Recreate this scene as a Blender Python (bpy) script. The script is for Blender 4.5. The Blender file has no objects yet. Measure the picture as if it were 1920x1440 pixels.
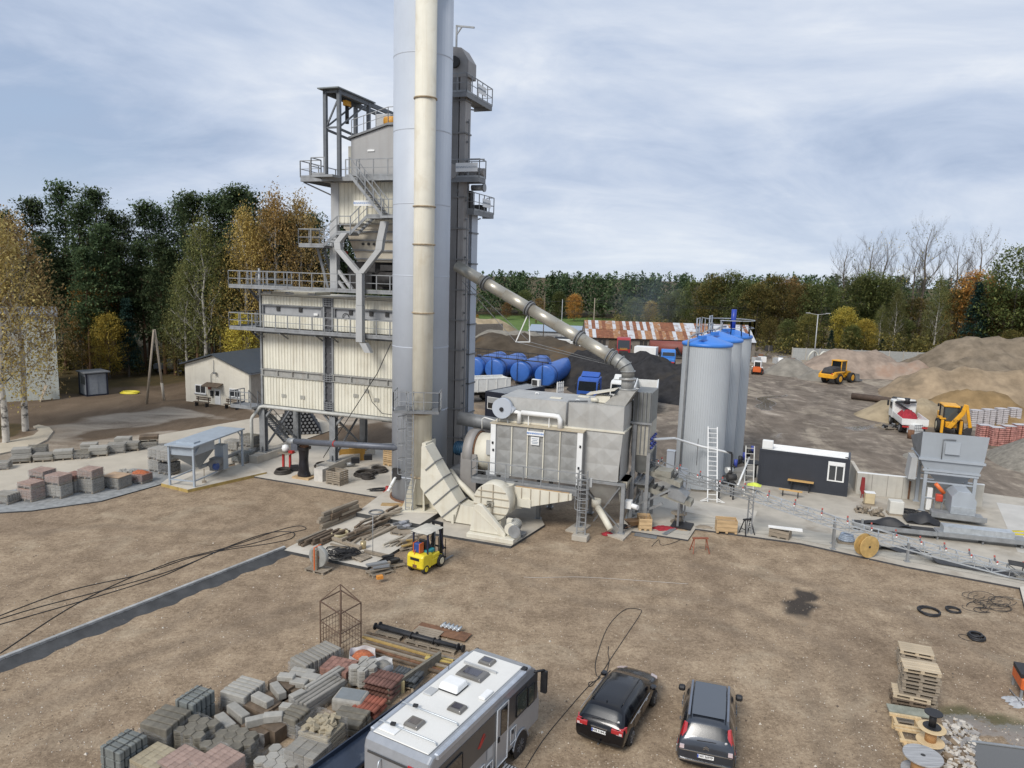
import bpy, bmesh, math, random
from mathutils import Vector, Matrix
random.seed(7)
sc = bpy.context.scene
R = math.radians
V = Vector
# ------------------------------------------------------------------ camera, world, sun
CF, CP, CR, CH = 1371.0, R(8.68), R(1.69),15.15          # focal length in 1920-px units, pitch, roll, height
_F = V((0, math.cos(CP),-math.sin(CP))); _R0 = V((1,0,0)); _U0 = _R0.cross(_F)
_RI = _R0*math.cos(CR) + _U0*math.sin(CR); _UP = -_R0*math.sin(CR) + _U0*math.cos(CR)
cam = bpy.data.cameras.new('camera'); cam.sensor_width = 36; cam.lens = CF/1920*36; cam.clip_end = 4000; cam.clip_start = .1
camo = bpy.data.objects.new('camera', cam); sc.collection.objects.link(camo)
camo.matrix_world = Matrix(((_RI.x, _UP.x, -_F.x, 0),(_RI.y, _UP.y, -_F.y, 0),(_RI.z, _UP.z, -_F.z, CH),(0,0,0,1)))
sc.camera = camo
SUN_EL, SUN_AZ = R(42), R(214)                              # azimuth clockwise from +Y (the view direction)
w = bpy.data.worlds.new('World'); sc.world = w; w.use_nodes = True
w.cycles.sampling_method = 'MANUAL'; w.cycles.sample_map_resolution = 256; nt = w.node_tree; N = nt.nodes; L = nt.links
for n in list(N): N.remove(n)
out = N.new('ShaderNodeOutputWorld'); bg = N.new('ShaderNodeBackground'); bg.inputs['Strength'].default_value = 0.1
sky = N.new('ShaderNodeTexSky'); sky.sky_type = 'NISHITA'; sky.sun_disc = False; sky.sun_elevation = SUN_EL; sky.sun_rotation = SUN_AZ
sky.air_density = 1.0; sky.dust_density = 1.2; sky.ozone_density = 1.5
tc = N.new('ShaderNodeTexCoord'); sep = N.new('ShaderNodeSeparateXYZ'); L.new(tc.outputs['Generated'], sep.inputs[0])
def mth(op, a, b=None, c=None, clamp=False, tree=None):
    t = tree or nt
    n = t.nodes.new('ShaderNodeMath'); n.operation = op; n.use_clamp = clamp
    for i, x in enumerate((a, b, c)):
        if x is None: continue
        if isinstance(x, (int, float)): n.inputs[i].default_value = x
        else: t.links.new(x, n.inputs[i])
    return n.outputs[0]
zc = mth('ADD', mth('MAXIMUM', sep.outputs['Z'], 0.0),0.27)
cmb = N.new('ShaderNodeCombineXYZ'); L.new(mth('DIVIDE', sep.outputs['X'], zc), cmb.inputs[0]); L.new(mth('DIVIDE', sep.outputs['Y'], zc), cmb.inputs[1])
mp = N.new('ShaderNodeMapping'); L.new(cmb.outputs[0], mp.inputs[0]); mp.inputs['Rotation'].default_value = (0,0, R(24)); mp.inputs['Scale'].default_value = (.75,1.0,1)
mp.inputs['Location'].default_value = (5.2,2.9,0)
def wnoise(s, d, ro, src, dist=0):
    n = N.new('ShaderNodeTexNoise'); n.inputs['Scale'].default_value = s; n.inputs['Detail'].default_value = d; n.inputs['Roughness'].default_value = ro
    n.inputs['Distortion'].default_value = dist; L.new(src, n.inputs['Vector']); return n.outputs['Fac']
def ramp(t, fac, stops):
    n = t.nodes.new('ShaderNodeValToRGB'); e = n.color_ramp.elements
    while len(e) < len(stops): e.new(.5)
    for k, (p, c) in enumerate(stops): e[k].position = p; e[k].color = c if len(c) == 4 else (*c, 1)
    t.links.new(fac, n.inputs[0]); return n.outputs[0]
n1 = wnoise(.9,9,.58, mp.outputs[0], .6); n2 = wnoise(.34,4,.5, mp.outputs[0], .3); n3 = wnoise(3.4,6,.6, mp.outputs[0], .8)
cl = mth('ADD', mth('MULTIPLY', n1,.62), mth('ADD', mth('MULTIPLY', n2,.42), mth('MULTIPLY', n3,.1)))
cov = ramp(nt, mth('ADD', mth('MULTIPLY', n1,.5), mth('MULTIPLY', n2,.5)), [(.27,(0,0,0)),(.43,(1,1,1))])
shade = ramp(nt, mth('ADD', mth('MULTIPLY', n2,.35), mth('ADD', mth('MULTIPLY', n1,.5), mth('MULTIPLY', n3,.15))), [(.41,(2.75,3.4,4.6)),(.475,(3.75,4.35,5.45)),(.535,(4.85,5.3,6.1)),(.6,(6.4,6.6,6.85))])
skyc = N.new('ShaderNodeMixRGB'); skyc.blend_type = 'MULTIPLY'; skyc.inputs[0].default_value = 1; L.new(sky.outputs[0], skyc.inputs[1]); skyc.inputs[2].default_value = (.95,.95,.95,1)
thin = N.new('ShaderNodeMixRGB'); thin.inputs[0].default_value = .62; L.new(skyc.outputs[0], thin.inputs[1]); thin.inputs[2].default_value = (2.8,3.7,5.2,1)
mx = N.new('ShaderNodeMixRGB'); L.new(mth('MULTIPLY', cov, .96), mx.inputs[0]); L.new(thin.outputs[0], mx.inputs[1]); L.new(shade, mx.inputs[2])
hz = ramp(nt, sep.outputs['Z'], [(.0,(.6,.6,.6)),(.12,(0,0,0))])
mx2 = N.new('ShaderNodeMixRGB'); L.new(hz, mx2.inputs[0]); L.new(mx.outputs[0], mx2.inputs[1]); mx2.inputs[2].default_value = (4.8,5.4,6.2,1)
L.new(mx2.outputs[0], bg.inputs['Color']); L.new(bg.outputs[0], out.inputs[0])
sun = bpy.data.lights.new('sun', 'SUN'); sun.energy = 2.1; sun.angle = R(22); sun.color = (1,.955,.89)
suno = bpy.data.objects.new('sun', sun); sc.collection.objects.link(suno)
sd = V((math.sin(SUN_AZ)*math.cos(SUN_EL), math.cos(SUN_AZ)*math.cos(SUN_EL), math.sin(SUN_EL)))
suno.rotation_euler = sd.to_track_quat('Z', 'Y').to_euler()
sc.view_settings.view_transform = 'Standard'; sc.view_settings.look = 'None'; sc.view_settings.exposure = 0.52; sc.view_settings.gamma = 1
sc.render.engine = 'CYCLES'; sc.cycles.max_bounces = 6; sc.cycles.diffuse_bounces = 3; sc.cycles.transparent_max_bounces = 8; sc.cycles.use_denoising = True
# ------------------------------------------------------------------ helpers: pixels of the photograph to places on the ground
CO = V((0,0, CH))
def ray(x, y): return _F*CF + _RI*(x-960) - _UP*(y-720)
def G(x, y, z=0.0):
    d = ray(x, y); return CO + d*((z-CH)/d.z)
def proj(P):
    d = V(P)-CO; z = d.dot(_F); return 960+CF*d.dot(_RI)/z, 720-CF*d.dot(_UP)/z
class Frame:                                               # an upright frame: u along a facade, v into depth
    def __init__(s, o, a):
        s.o = V((o[0], o[1], 0)); s.a = R(a); s.u = V((math.cos(s.a), math.sin(s.a),0)); s.v = V((-math.sin(s.a), math.cos(s.a),0))
    def on(s, x, y, v=0.0):
        d = ray(x, y); P = CO + d*((s.o+s.v*v-CO).dot(s.v)/d.dot(s.v)) - s.o; return P.dot(s.u), P.z
    def gr(s, x, y, z=0.0):
        P = G(x, y, z)-s.o; return P.dot(s.u), P.dot(s.v)
    def w(s, u, v, z=0.0): return s.o + s.u*u + s.v*v + V((0,0, z))
C = sc.collection
# ------------------------------------------------------------------ materials
MATS = {}
def mat(name, col, rough=.7, metal=0.0, var=.12, scale=3.0, bump=0.0, bscale=None, streak=0.0, scol=(.12,.07,.04), patch=0.0, pcol=(.2,.1,.05), pscale=1.2, rnd=.0, spec=.5, coat=0, det=6, anis=(1,1,1), stscale=2.2, pth=.55):
    if name in MATS: return MATS[name]
    m = bpy.data.materials.new(name); m.use_nodes = True; t = m.node_tree; b = t.nodes['Principled BSDF']; Nn = t.nodes; Ll = t.links
    b.inputs['Roughness'].default_value = rough; b.inputs['Metallic'].default_value = metal; b.inputs['Specular IOR Level'].default_value = spec
    if coat: b.inputs['Coat Weight'].default_value = coat; b.inputs['Coat Roughness'].default_value = .08
    co = Nn.new('ShaderNodeTexCoord'); src = co.outputs['Object']
    def noise(s, d=det, ro=.6, an=(1,1,1)):
        mpn = Nn.new('ShaderNodeMapping'); Ll.new(src, mpn.inputs[0]); mpn.inputs['Scale'].default_value = an
        n = Nn.new('ShaderNodeTexNoise'); n.inputs['Scale'].default_value = s; n.inputs['Detail'].default_value = d; n.inputs['Roughness'].default_value = ro
        Ll.new(mpn.outputs[0], n.inputs['Vector']); return n.outputs['Fac']
    c = V(col); lo = tuple(max(0, x*(1-var)) for x in c); hi = tuple(min(1, x*(1+var)) for x in c)
    f = noise(scale, an=anis); o = ramp(t, f, [(.3, lo),(.7, hi)])
    if streak:
        s = noise(stscale, 5,.65,(1,1,.06)); k = ramp(t, s, [(.5,(0,0,0)),(.78,(streak,)*3)])
        mxn = Nn.new('ShaderNodeMixRGB'); Ll.new(k, mxn.inputs[0]); Ll.new(o, mxn.inputs[1]); mxn.inputs[2].default_value = (*scol, 1); o = mxn.outputs[0]
    if patch:
        s = noise(pscale, 7,.62); k = ramp(t, s, [(pth, (0,0,0)),(pth+.09,(patch,)*3)])
        mxn = Nn.new('ShaderNodeMixRGB'); Ll.new(k, mxn.inputs[0]); Ll.new(o, mxn.inputs[1]); mxn.inputs[2].default_value = (*pcol, 1); o = mxn.outputs[0]
    if rnd:
        oi = Nn.new('ShaderNodeObjectInfo'); hs = Nn.new('ShaderNodeHueSaturation'); Ll.new(o, hs.inputs['Color'])
        Ll.new(mth('ADD', mth('MULTIPLY', oi.outputs['Random'], rnd*2, tree=t),1-rnd, tree=t), hs.inputs['Value']); o = hs.outputs[0]
    Ll.new(o, b.inputs['Base Color'])
    rr = mth('ADD', mth('MULTIPLY', f, .22, tree=t), rough-.11, clamp=True, tree=t); Ll.new(rr, b.inputs['Roughness'])
    if bump:
        bp = Nn.new('ShaderNodeBump'); bp.inputs['Strength'].default_value = min(1, bump); bp.inputs['Distance'].default_value = .03
        Ll.new(noise(bscale or scale*6,5), bp.inputs['Height']); Ll.new(bp.outputs[0], b.inputs['Normal'])
    MATS[name] = m; return m
def glassmat(name, col, rough=.05):
    if name in MATS: return MATS[name]
    m = bpy.data.materials.new(name); m.use_nodes = True; b = m.node_tree.nodes['Principled BSDF']
    b.inputs['Base Color'].default_value = (*col, 1); b.inputs['Roughness'].default_value = rough; b.inputs['Specular IOR Level'].default_value = .8; b.inputs['Coat Weight'].default_value = .6; b.inputs['Coat Roughness'].default_value = .02
    MATS[name] = m; return m
def clearfilm():
    if 'film' in MATS: return MATS['film']
    m = bpy.data.materials.new('stretch_film'); m.use_nodes = True; t = m.node_tree; b = t.nodes['Principled BSDF']
    b.inputs['Base Color'].default_value = (.5,.5,.49,1); b.inputs['Roughness'].default_value = .25
    n = t.nodes.new('ShaderNodeTexNoise'); n.inputs['Scale'].default_value = 3.2; n.inputs['Detail'].default_value = 6; n.inputs['Distortion'].default_value = 1.6
    tcn = t.nodes.new('ShaderNodeTexCoord'); mpn = t.nodes.new('ShaderNodeMapping'); mpn.inputs['Scale'].default_value = (1,1,2.6); t.links.new(tcn.outputs['Object'], mpn.inputs[0]); t.links.new(mpn.outputs[0], n.inputs['Vector'])
    a = ramp(t, n.outputs['Fac'], [(.34,(.1,)*3),(.7,(.42,)*3)]); t.links.new(a, b.inputs['Alpha'])
    bp = t.nodes.new('ShaderNodeBump'); bp.inputs['Distance'].default_value = .05; t.links.new(n.outputs['Fac'], bp.inputs['Height']); t.links.new(bp.outputs[0], b.inputs['Normal'])
    MATS['film'] = m; return m
# ------------------------------------------------------------------ mesh builder
def perp(d):
    a = V((0,0,1)) if abs(d.z) < .95 else V((1,0,0)); x = d.cross(a).normalized(); return x, x.cross(d).normalized()
class B:
    def __init__(s): s.v = []; s.f = []; s.m = []; s.k = 0; s.sm = []
    def add(s, vs, fs, sm=False):
        b = len(s.v); s.v += [tuple(p) for p in vs]
        for f in fs: s.f.append([b+i for i in f]); s.m.append(s.k); s.sm.append(sm)
        return s
    def mt(s, k): s.k = k; return s
    def hexa(s, p): return s.add(p, [(0,3,2,1),(4,5,6,7),(0,1,5,4),(1,2,6,5),(2,3,7,6),(3,0,4,7)])
    def box(s, x0, x1, y0, y1, z0, z1): return s.hexa([(x0, y0, z0),(x1, y0, z0),(x1, y1, z0),(x0, y1, z0),(x0, y0, z1),(x1, y0, z1),(x1, y1, z1),(x0, y1, z1)])
    def cbox(s, c, d, rz=0, M=None):
        m = M or Matrix.Rotation(rz, 3, 'Z'); c = V(c)
        return s.hexa([c + m @ V((x*d[0]/2, y*d[1]/2, z*d[2]/2)) for z in (-1,1) for x, y in ((-1,-1),(1,-1),(1,1),(-1,1))])
    def beam(s, p, q, w, h=None):
        p = V(p); q = V(q); h = h or w; x, y = perp((q-p).normalized()); x = x*w/2; y = y*h/2
        return s.hexa([p-x-y, p+x-y, p+x+y, p-x+y, q-x-y, q+x-y, q+x+y, q-x+y])
    def cyl(s, p, q, r, r2=None, n=12, cap=True, sm=True):
        p = V(p); q = V(q); r2 = r if r2 is None else r2; x, y = perp((q-p).normalized()); vs = []
        for c, rr in ((p, r),(q, r2)):
            for i in range(n): a = 2*math.pi*i/n; vs.append(c + x*math.cos(a)*rr + y*math.sin(a)*rr)
        s.add(vs, [(i, (i+1) % n, n+(i+1) % n, n+i) for i in range(n)], sm)
        if cap:
            b = len(s.v)-2*n
            for f in (list(range(n))[::-1], list(range(n, 2*n))): s.f.append([b+i for i in f]); s.m.append(s.k); s.sm.append(False)
        return s
    def tube(s, pts, r, n=6, closed=False):
        pts = [V(p) for p in pts]; k = len(pts); vs = []; x = None
        for i, p in enumerate(pts):
            d = (pts[(i+1) % k if closed else min(i+1, k-1)] - pts[(i-1) % k if closed else max(i-1,0)]).normalized()
            if x is None: x, y = perp(d)
            else:
                x = (x - d*x.dot(d)); x = x.normalized() if x.length > 1e-6 else perp(d)[0]; y = x.cross(d)
            for j in range(n): a = 2*math.pi*j/n; vs.append(p + x*math.cos(a)*r + y*math.sin(a)*r)
        fs = [(i*n+j, i*n+(j+1) % n, ((i+1) % k)*n+(j+1) % n, ((i+1) % k)*n+j) for i in range(k if closed else k-1) for j in range(n)]
        if not closed: fs += [tuple(range(n))[::-1], tuple((k-1)*n+j for j in range(n))]
        return s.add(vs, fs, True)
    def prism(s, poly, vec):
        n = len(poly); vec = V(vec); vs = [V(p) for p in poly] + [V(p)+vec for p in poly]
        return s.add(vs, [tuple(range(n))[::-1], tuple(range(n, 2*n))] + [(i, (i+1) % n, n+(i+1) % n, n+i) for i in range(n)])
    def lathe(s, prof, n=24, c=(0,0,0), cap=True, sm=True):
        c = V(c); vs = [c + V((r*math.cos(2*math.pi*i/n), r*math.sin(2*math.pi*i/n), z)) for r, z in prof for i in range(n)]; k = len(prof)
        s.add(vs, [(a*n+i, a*n+(i+1) % n, (a+1)*n+(i+1) % n, (a+1)*n+i) for a in range(k-1) for i in range(n)], sm)
        if cap:
            b = len(s.v)-k*n
            for f in (list(range(n))[::-1], [(k-1)*n+i for i in range(n)]): s.f.append([b+i for i in f]); s.m.append(s.k); s.sm.append(False)
        return s
    def grid(s, fn, nu, nv, sm=True):
        vs = [fn(i/nu, j/nv) for j in range(nv+1) for i in range(nu+1)]
        return s.add(vs, [(j*(nu+1)+i, j*(nu+1)+i+1,(j+1)*(nu+1)+i+1,(j+1)*(nu+1)+i) for j in range(nv) for i in range(nu)], sm)
    def obj(s, name, mats, parent=None, loc=(0,0,0), rz=0.0, bevel=0.0, rot=None, seg=1, label=None):
        me = bpy.data.meshes.new(name); me.from_pydata(s.v, [], s.f); me.validate()
        if not isinstance(mats, (list, tuple)): mats = [mats]
        for m in mats: me.materials.append(m)
        if len(me.polygons) == len(s.m):
            me.polygons.foreach_set('material_index', s.m); me.polygons.foreach_set('use_smooth', s.sm)
        bm = bmesh.new(); bm.from_mesh(me); bmesh.ops.recalc_face_normals(bm, faces=bm.faces); bm.to_mesh(me); bm.free()
        o = bpy.data.objects.new(name, me); C.objects.link(o); o.location = loc; o.rotation_euler = rot or (0,0, rz)
        if parent is not None: o.parent = parent
        if bevel:
            md = o.modifiers.new('bevel', 'BEVEL'); md.width = bevel; md.segments = seg; md.limit_method = 'ANGLE'; md.angle_limit = R(50)
        if label: o['label'] = label
        return o
def tag(o, label, cat, group=None, kind=None):
    if label: o['label'] = label
    if cat: o['category'] = cat; o['kind'] = 'thing'
    if group: o['group'] = group
    if kind: o['kind'] = kind
    return o
def thing(name, label, cat, loc=(0,0,0), rz=0.0, group=None, scale=1.0):
    o = bpy.data.objects.new(name, None); C.objects.link(o); o.location = loc; o.rotation_euler = (0,0, rz); o.empty_display_size = .2
    if scale != 1: o.scale = (scale,)*3
    return tag(o, label, cat, group)
def dup(root, loc=None, rz=None, label=None, group=None, scale=None, parent=None):
    r = root.copy(); C.objects.link(r)
    if parent is not None: r.parent = parent
    if loc is not None: r.location = loc
    if rz is not None: r.rotation_euler = (0,0, rz)
    if label: r['label'] = label
    if group: r['group'] = group
    if scale is not None: r.scale = (scale,)*3 if isinstance(scale, (int, float)) else scale
    for ch in list(root.children):
        c = ch.copy(); C.objects.link(c); c.parent = r
        for g in ch.children: d = g.copy(); C.objects.link(d); d.parent = c
    return r
def text(body, size, m, parent, loc, rot, name='lettering', ext=.004, align='CENTER', bold=0.0):
    cu = bpy.data.curves.new(name, 'FONT'); cu.body = body; cu.size = size; cu.extrude = ext; cu.align_x = align; cu.align_y = 'CENTER'; cu.offset = bold
    cu.materials.append(m); cu.resolution_u = 3; tmp = bpy.data.objects.new('tmp_text', cu); me = bpy.data.meshes.new_from_object(tmp); bpy.data.objects.remove(tmp)
    o = bpy.data.objects.new(name, me); C.objects.link(o); o.location = loc; o.rotation_euler = rot
    if parent is not None: o.parent = parent
    return o
def bo(a, *r, **k): return B().box(*a).obj(*r, **k)
def bc(a, *r, **k):
    kw = {}; return B().cyl(*[x for x in a if not isinstance(x, dict)], **(a[-1] if isinstance(a[-1], dict) else kw)).obj(*r, **k)
def railing(b, pts, h=1.05, post=1.5, w=.05, mid=True, kick=True, endposts=True):
    """handrail, knee rail, toe board and posts along a path of floor points"""
    for p, q in zip(pts[:-1], pts[1:]):
        p = V(p); q = V(q); n = max(1, round((q-p).length/post)); up = V((0,0, h))
        b.beam(p+up, q+up, w, w)
        if mid: b.beam(p+up*.5, q+up*.5, w*.7, w*.7)
        if kick: b.beam(p+V((0,0,.06)), q+V((0,0,.06)),.02,.12)
        for i in range(n+1): c = p.lerp(q, i/n); b.beam(c, c+up, w, w)
    return b
def stair(b, p, q, width, wv, n=None, str_h=.2, tread=.26):
    """two stringers and treads from p (low) to q (high), wv = unit vector across the flight"""
    p = V(p); q = V(q); wv = V(wv); n = n or max(3, int(abs(q.z-p.z)/.21))
    for s in (0,1): o = wv*width*s; b.beam(p+o, q+o, .05, str_h)
    run = V((q.x-p.x, q.y-p.y, 0)).normalized()
    for i in range(1, n+1):
        c = p.lerp(q, i/(n+.6)) + wv*width/2; a = wv*width/2; r = run*tread/2; t = V((0,0,.03))
        b.hexa([c-a-r, c+a-r, c+a+r, c-a+r, c-a-r+t, c+a-r+t, c+a+r+t, c-a+r+t])
    return b
# ------------------------------------------------------------------ the ground and the paved surfaces
import numpy as np
def axis(segs):
    a = []
    for lo, hi, st in segs: a += list(np.arange(lo, hi, st))
    return np.array(a+[segs[-1][1]])
GX = axis([(-2200,-300,190),(-300,-90,14),(-90,-45,1.5),(-45,45,.55),(45,90,1.2),(90,300,14),(300,2200,190)])
GY = axis([(-80,8,8),(8,70,.5),(70,150,.9),(150,330,6),(330,2600,220)])
def pxpoly(pts): return np.array([tuple(G(x, y))[:2] for x, y in pts])
def polymask(X, Y, poly, soft):
    ins = np.zeros(X.shape, bool); dist = np.full(X.shape, 1e9); n = len(poly)
    for i in range(n):
        x0, y0 = poly[i]; x1, y1 = poly[(i+1) % n]
        cond = (y0 > Y) != (y1 > Y)
        xin = (x1-x0)*(Y-y0)/((y1-y0) if abs(y1-y0) > 1e-9 else 1e-9)+x0
        ins ^= cond & (X < xin)
        dx, dy = x1-x0, y1-y0; t = np.clip(((X-x0)*dx+(Y-y0)*dy)/(dx*dx+dy*dy+1e-9),0,1)
        dist = np.minimum(dist, np.hypot(X-x0-t*dx, Y-y0-t*dy))
    return np.clip(.5+np.where(ins, dist, -dist)/soft, 0,1)
XX, YY = np.meshgrid(GX, GY)
jx = XX+1.6*np.sin(YY*.31+XX*.13)+.6*np.sin(YY*1.1); jy = YY+1.6*np.sin(XX*.27+1.3)+.6*np.sin(XX*.9+YY*.4)
def pm(pts, soft): return polymask(jx, jy, pxpoly(pts), soft)
mud = pm([(884,960),(884,640),(960,628),(1400,640),(1640,655),(2300,720),(2500,990),(1905,950),(1600,892),(1420,880),(1200,925)], 4)
dirt = pm([(-260,790),(-100,725),(130,700),(480,722),(520,800),(300,768),(180,775),(90,812),(-300,862)], 3)
dirt = np.maximum(dirt, pm([(250,800),(360,782),(520,790),(760,800),(760,850),(480,815),(300,815),(160,842),(140,826)], 2)*.9)
lot = pm([(-300,862),(60,830),(180,770),(330,765),(470,742),(790,760),(790,860),(480,850),(130,860),(-320,925)], 3)
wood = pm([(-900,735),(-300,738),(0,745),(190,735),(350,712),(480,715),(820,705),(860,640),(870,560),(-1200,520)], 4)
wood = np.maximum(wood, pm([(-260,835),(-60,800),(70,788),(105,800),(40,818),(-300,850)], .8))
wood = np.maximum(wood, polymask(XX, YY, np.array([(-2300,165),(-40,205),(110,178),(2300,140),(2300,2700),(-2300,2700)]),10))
field = polymask(XX, YY, np.array([(-60,176),(-30,168),(24,176),(34,190),(36,262),(-75,262)]),6)
oil = np.clip(polymask(XX+.25*np.sin(YY*5), YY+.2*np.sin(XX*6), pxpoly([(1468,1140),(1500,1105),(1532,1108),(1525,1150),(1500,1158),(1478,1150)]), .7)+.7*polymask(XX+.25*np.sin(YY*5), YY+.2*np.sin(XX*6), pxpoly([(1488,1172),(1515,1165),(1522,1180),(1500,1186)]), .5),0,1)
wet = pm([(1440,752),(1475,742),(1480,755),(1420,772),(1395,768)], 1.2)+pm([(1430,812),(1470,800),(1480,812),(1440,824)], 1.5)*.5+pm([(1625,790),(1660,800),(1650,820),(1600,808)], 1.2)*.6
wet = np.clip(wet + pm([(0,1160),(0,1130),(160,1115),(140,1140)], .8)*.0,0,1)
def track(pts, wd):
    P_ = pxpoly(pts); d_ = np.full(XX.shape, 1e9)
    for (x0, y0), (x1, y1) in zip(P_[:-1], P_[1:]):
        dx, dy = x1-x0, y1-y0; q = np.clip(((XX-x0)*dx+(YY-y0)*dy)/(dx*dx+dy*dy), 0,1); d_ = np.minimum(d_, np.hypot(XX-x0-q*dx, YY-y0-q*dy))
    return np.clip(1.3-d_/wd, 0,1)
trk = np.zeros(XX.shape)
for pts, wd in (([(-60,1390),(120,1312),(330,1240),(480,1185),(620,1150),(760,1130)], .55), ([(-60,1345),(140,1270),(340,1205),(480,1160),(620,1125)], .45), ([(300,1190),(390,1125),(430,1090)], .4), ([(60,1000),(200,985),(420,1000),(540,960)], .5), ([(900,1060),(1100,1130),(1300,1150),(1500,1240),(1560,1440)], .5), ([(960,1045),(1150,1100),(1370,1130),(1570,1220),(1640,1440)], .5), ([(1300,1060),(1500,1090),(1700,1150),(1900,1250)], .5), ([(1410,860),(1440,800),(1500,765),(1510,735),(1480,715),(1440,705)], 1.0), ([(1430,870),(1480,805),(1545,760),(1560,735),(1545,722)], 1.0), ([(1500,890),(1570,830),(1640,790),(1600,755),(1560,725)], 1.2), ([(1660,880),(1600,835),(1520,800),(1450,790)], 1.2), ([(1900,900),(1780,850),(1650,820),(1560,800)], 1.2)): trk = np.maximum(trk, track(pts, wd))
puddle = pm([(1850,1440),(1840,1400),(1868,1362),(1960,1330),(2060,1440)], .35)
moss = pm([(1815,1385),(1822,1350),(1880,1335),(1960,1330),(1960,1375),(1850,1412)], .5)
b = B(); nx, ny = len(GX), len(GY)
b.v = [(float(XX[j, i]), float(YY[j, i]),0.0) for j in range(ny) for i in range(nx)]
me = bpy.data.meshes.new('ground'); me.from_pydata(b.v, [], [(j*nx+i, j*nx+i+1,(j+1)*nx+i+1,(j+1)*nx+i) for j in range(ny-1) for i in range(nx-1)])
def vcol(me, name, r, g, bl, al):
    a = me.color_attributes.new(name, 'FLOAT_COLOR', 'POINT'); a.data.foreach_set('color', np.stack([r.ravel(), g.ravel(), bl.ravel(), al.ravel()], 1).astype(np.float32).ravel())
vcol(me, 'zone_one', mud, dirt, lot, wood); vcol(me, 'zone_two', field, oil, np.maximum(wet, puddle*.62), moss*.8); vcol(me, 'zone_three', trk, trk, trk, trk)
gm = bpy.data.materials.new('ground'); gm.use_nodes = True; t = gm.node_tree; bs = t.nodes['Principled BSDF']; bs.inputs['Specular IOR Level'].default_value = .25
Nn = t.nodes; Ll = t.links
tcg = Nn.new('ShaderNodeTexCoord'); src = tcg.outputs['Object']
def gnoise(s, d=8, ro=.6, an=(1,1,1), rot=0, dist=0):
    mpn = Nn.new('ShaderNodeMapping'); Ll.new(src, mpn.inputs[0]); mpn.inputs['Scale'].default_value = an; mpn.inputs['Rotation'].default_value = (0,0, R(rot))
    n = Nn.new('ShaderNodeTexNoise'); n.inputs['Scale'].default_value = s; n.inputs['Detail'].default_value = min(d, 5); n.inputs['Roughness'].default_value = ro; n.inputs['Distortion'].default_value = dist
    Ll.new(mpn.outputs[0], n.inputs['Vector']); return n.outputs['Fac']
def gmix(f, a, c, bt='MIX'):
    n = Nn.new('ShaderNodeMixRGB'); n.blend_type = bt
    for i, x in enumerate((f, a, c)):
        if isinstance(x, (int, float)): n.inputs[i].default_value = x
        elif isinstance(x, tuple): n.inputs[i].default_value = (*x, 1)
        else: Ll.new(x, n.inputs[i])
    return n.outputs[0]
def gm_(op, a, c=None, clamp=False): return mth(op, a, c, clamp=clamp, tree=t)
big = gnoise(.13,4,.6, dist=.6); mid = gnoise(.8,5,.65); fine = gnoise(5.5,5,.78); peb = gnoise(15,3,.7); drag = gnoise(.5,5,.65,(1,.16,1),62, .8)
drag2 = gnoise(.2,5,.66,(1,.4,1),-18,2.2)
gv = gm_('ADD', gm_('MULTIPLY', mid, .34), gm_('ADD', gm_('MULTIPLY', fine, .4), gm_('MULTIPLY', peb, .26)))
tan = ramp(t, gv, [(.36,(.135,.096,.061)),(.47,(.260,.192,.127)),(.55,(.376,.285,.191)),(.66,(.524,.420,.298))])
tan = gmix(ramp(t, gm_('ADD', gm_('MULTIPLY', big, .55), gm_('MULTIPLY', drag, .45)), [(.4,(.62,)*3),(.54,(0,)*3)]), tan, ramp(t, gv, [(.38,(.120,.084,.055)),(.6,(.260,.192,.131))]))
tan = gmix(ramp(t, gnoise(.3,4,.6, dist=1.0), [(.55,(0,)*3),(.66,(.5,)*3)]), tan, ramp(t, gv, [(.36,(.261,.207,.140)),(.6,(.493,.399,.284))]))
tan = gmix(ramp(t, gnoise(3.2,4,.8), [(.62,(0,)*3),(.7,(.55,)*3)]), tan, (.125,.088,.060))
mudc = ramp(t, gm_('ADD', gm_('MULTIPLY', drag2, .6), gm_('ADD', gm_('MULTIPLY', mid, .25), gm_('MULTIPLY', fine, .15))), [(.38,(.101,.081,.063)),(.5,(.179,.146,.114)),(.57,(.238,.195,.152)),(.66,(.454,.390,.315))])
mudc = gmix(ramp(t, gm_('ADD', gm_('MULTIPLY', gnoise(.09,4,.6,(1,.5,1),-30,2.5), .7), gm_('MULTIPLY', mid, .3)), [(.5,(0,)*3),(.6,(.75,)*3)]), mudc, ramp(t, gv, [(.38,(.24,.195,.14)),(.6,(.42,.36,.28))]))
dirtc = ramp(t, gm_('ADD', gm_('MULTIPLY', drag2,.5), gm_('MULTIPLY', fine, .5)), [(.33,(.081,.056,.035)),(.66,(.202,.147,.099))])
lotc = ramp(t, gm_('ADD', gm_('MULTIPLY', gnoise(.35,7,.6,(.4,1,1),20,.6),.7), gm_('MULTIPLY', fine, .3)), [(.36,(.156,.120,.086)),(.5,(.325,.273,.215)),(.66,(.442,.384,.305))])
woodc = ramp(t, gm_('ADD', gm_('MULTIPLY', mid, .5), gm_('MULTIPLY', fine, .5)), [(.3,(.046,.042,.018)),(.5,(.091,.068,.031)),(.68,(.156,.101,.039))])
grassc = ramp(t, gm_('ADD', gm_('MULTIPLY', big, .5), gm_('MULTIPLY', mid, .5)), [(.35,(.075,.125,.03)),(.65,(.13,.19,.05))])
v1 = Nn.new('ShaderNodeVertexColor'); v1.layer_name = 'zone_one'; v2 = Nn.new('ShaderNodeVertexColor'); v2.layer_name = 'zone_two'
s1 = Nn.new('ShaderNodeSeparateColor'); Ll.new(v1.outputs[0], s1.inputs[0]); s2 = Nn.new('ShaderNodeSeparateColor'); Ll.new(v2.outputs[0], s2.inputs[0])
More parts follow.
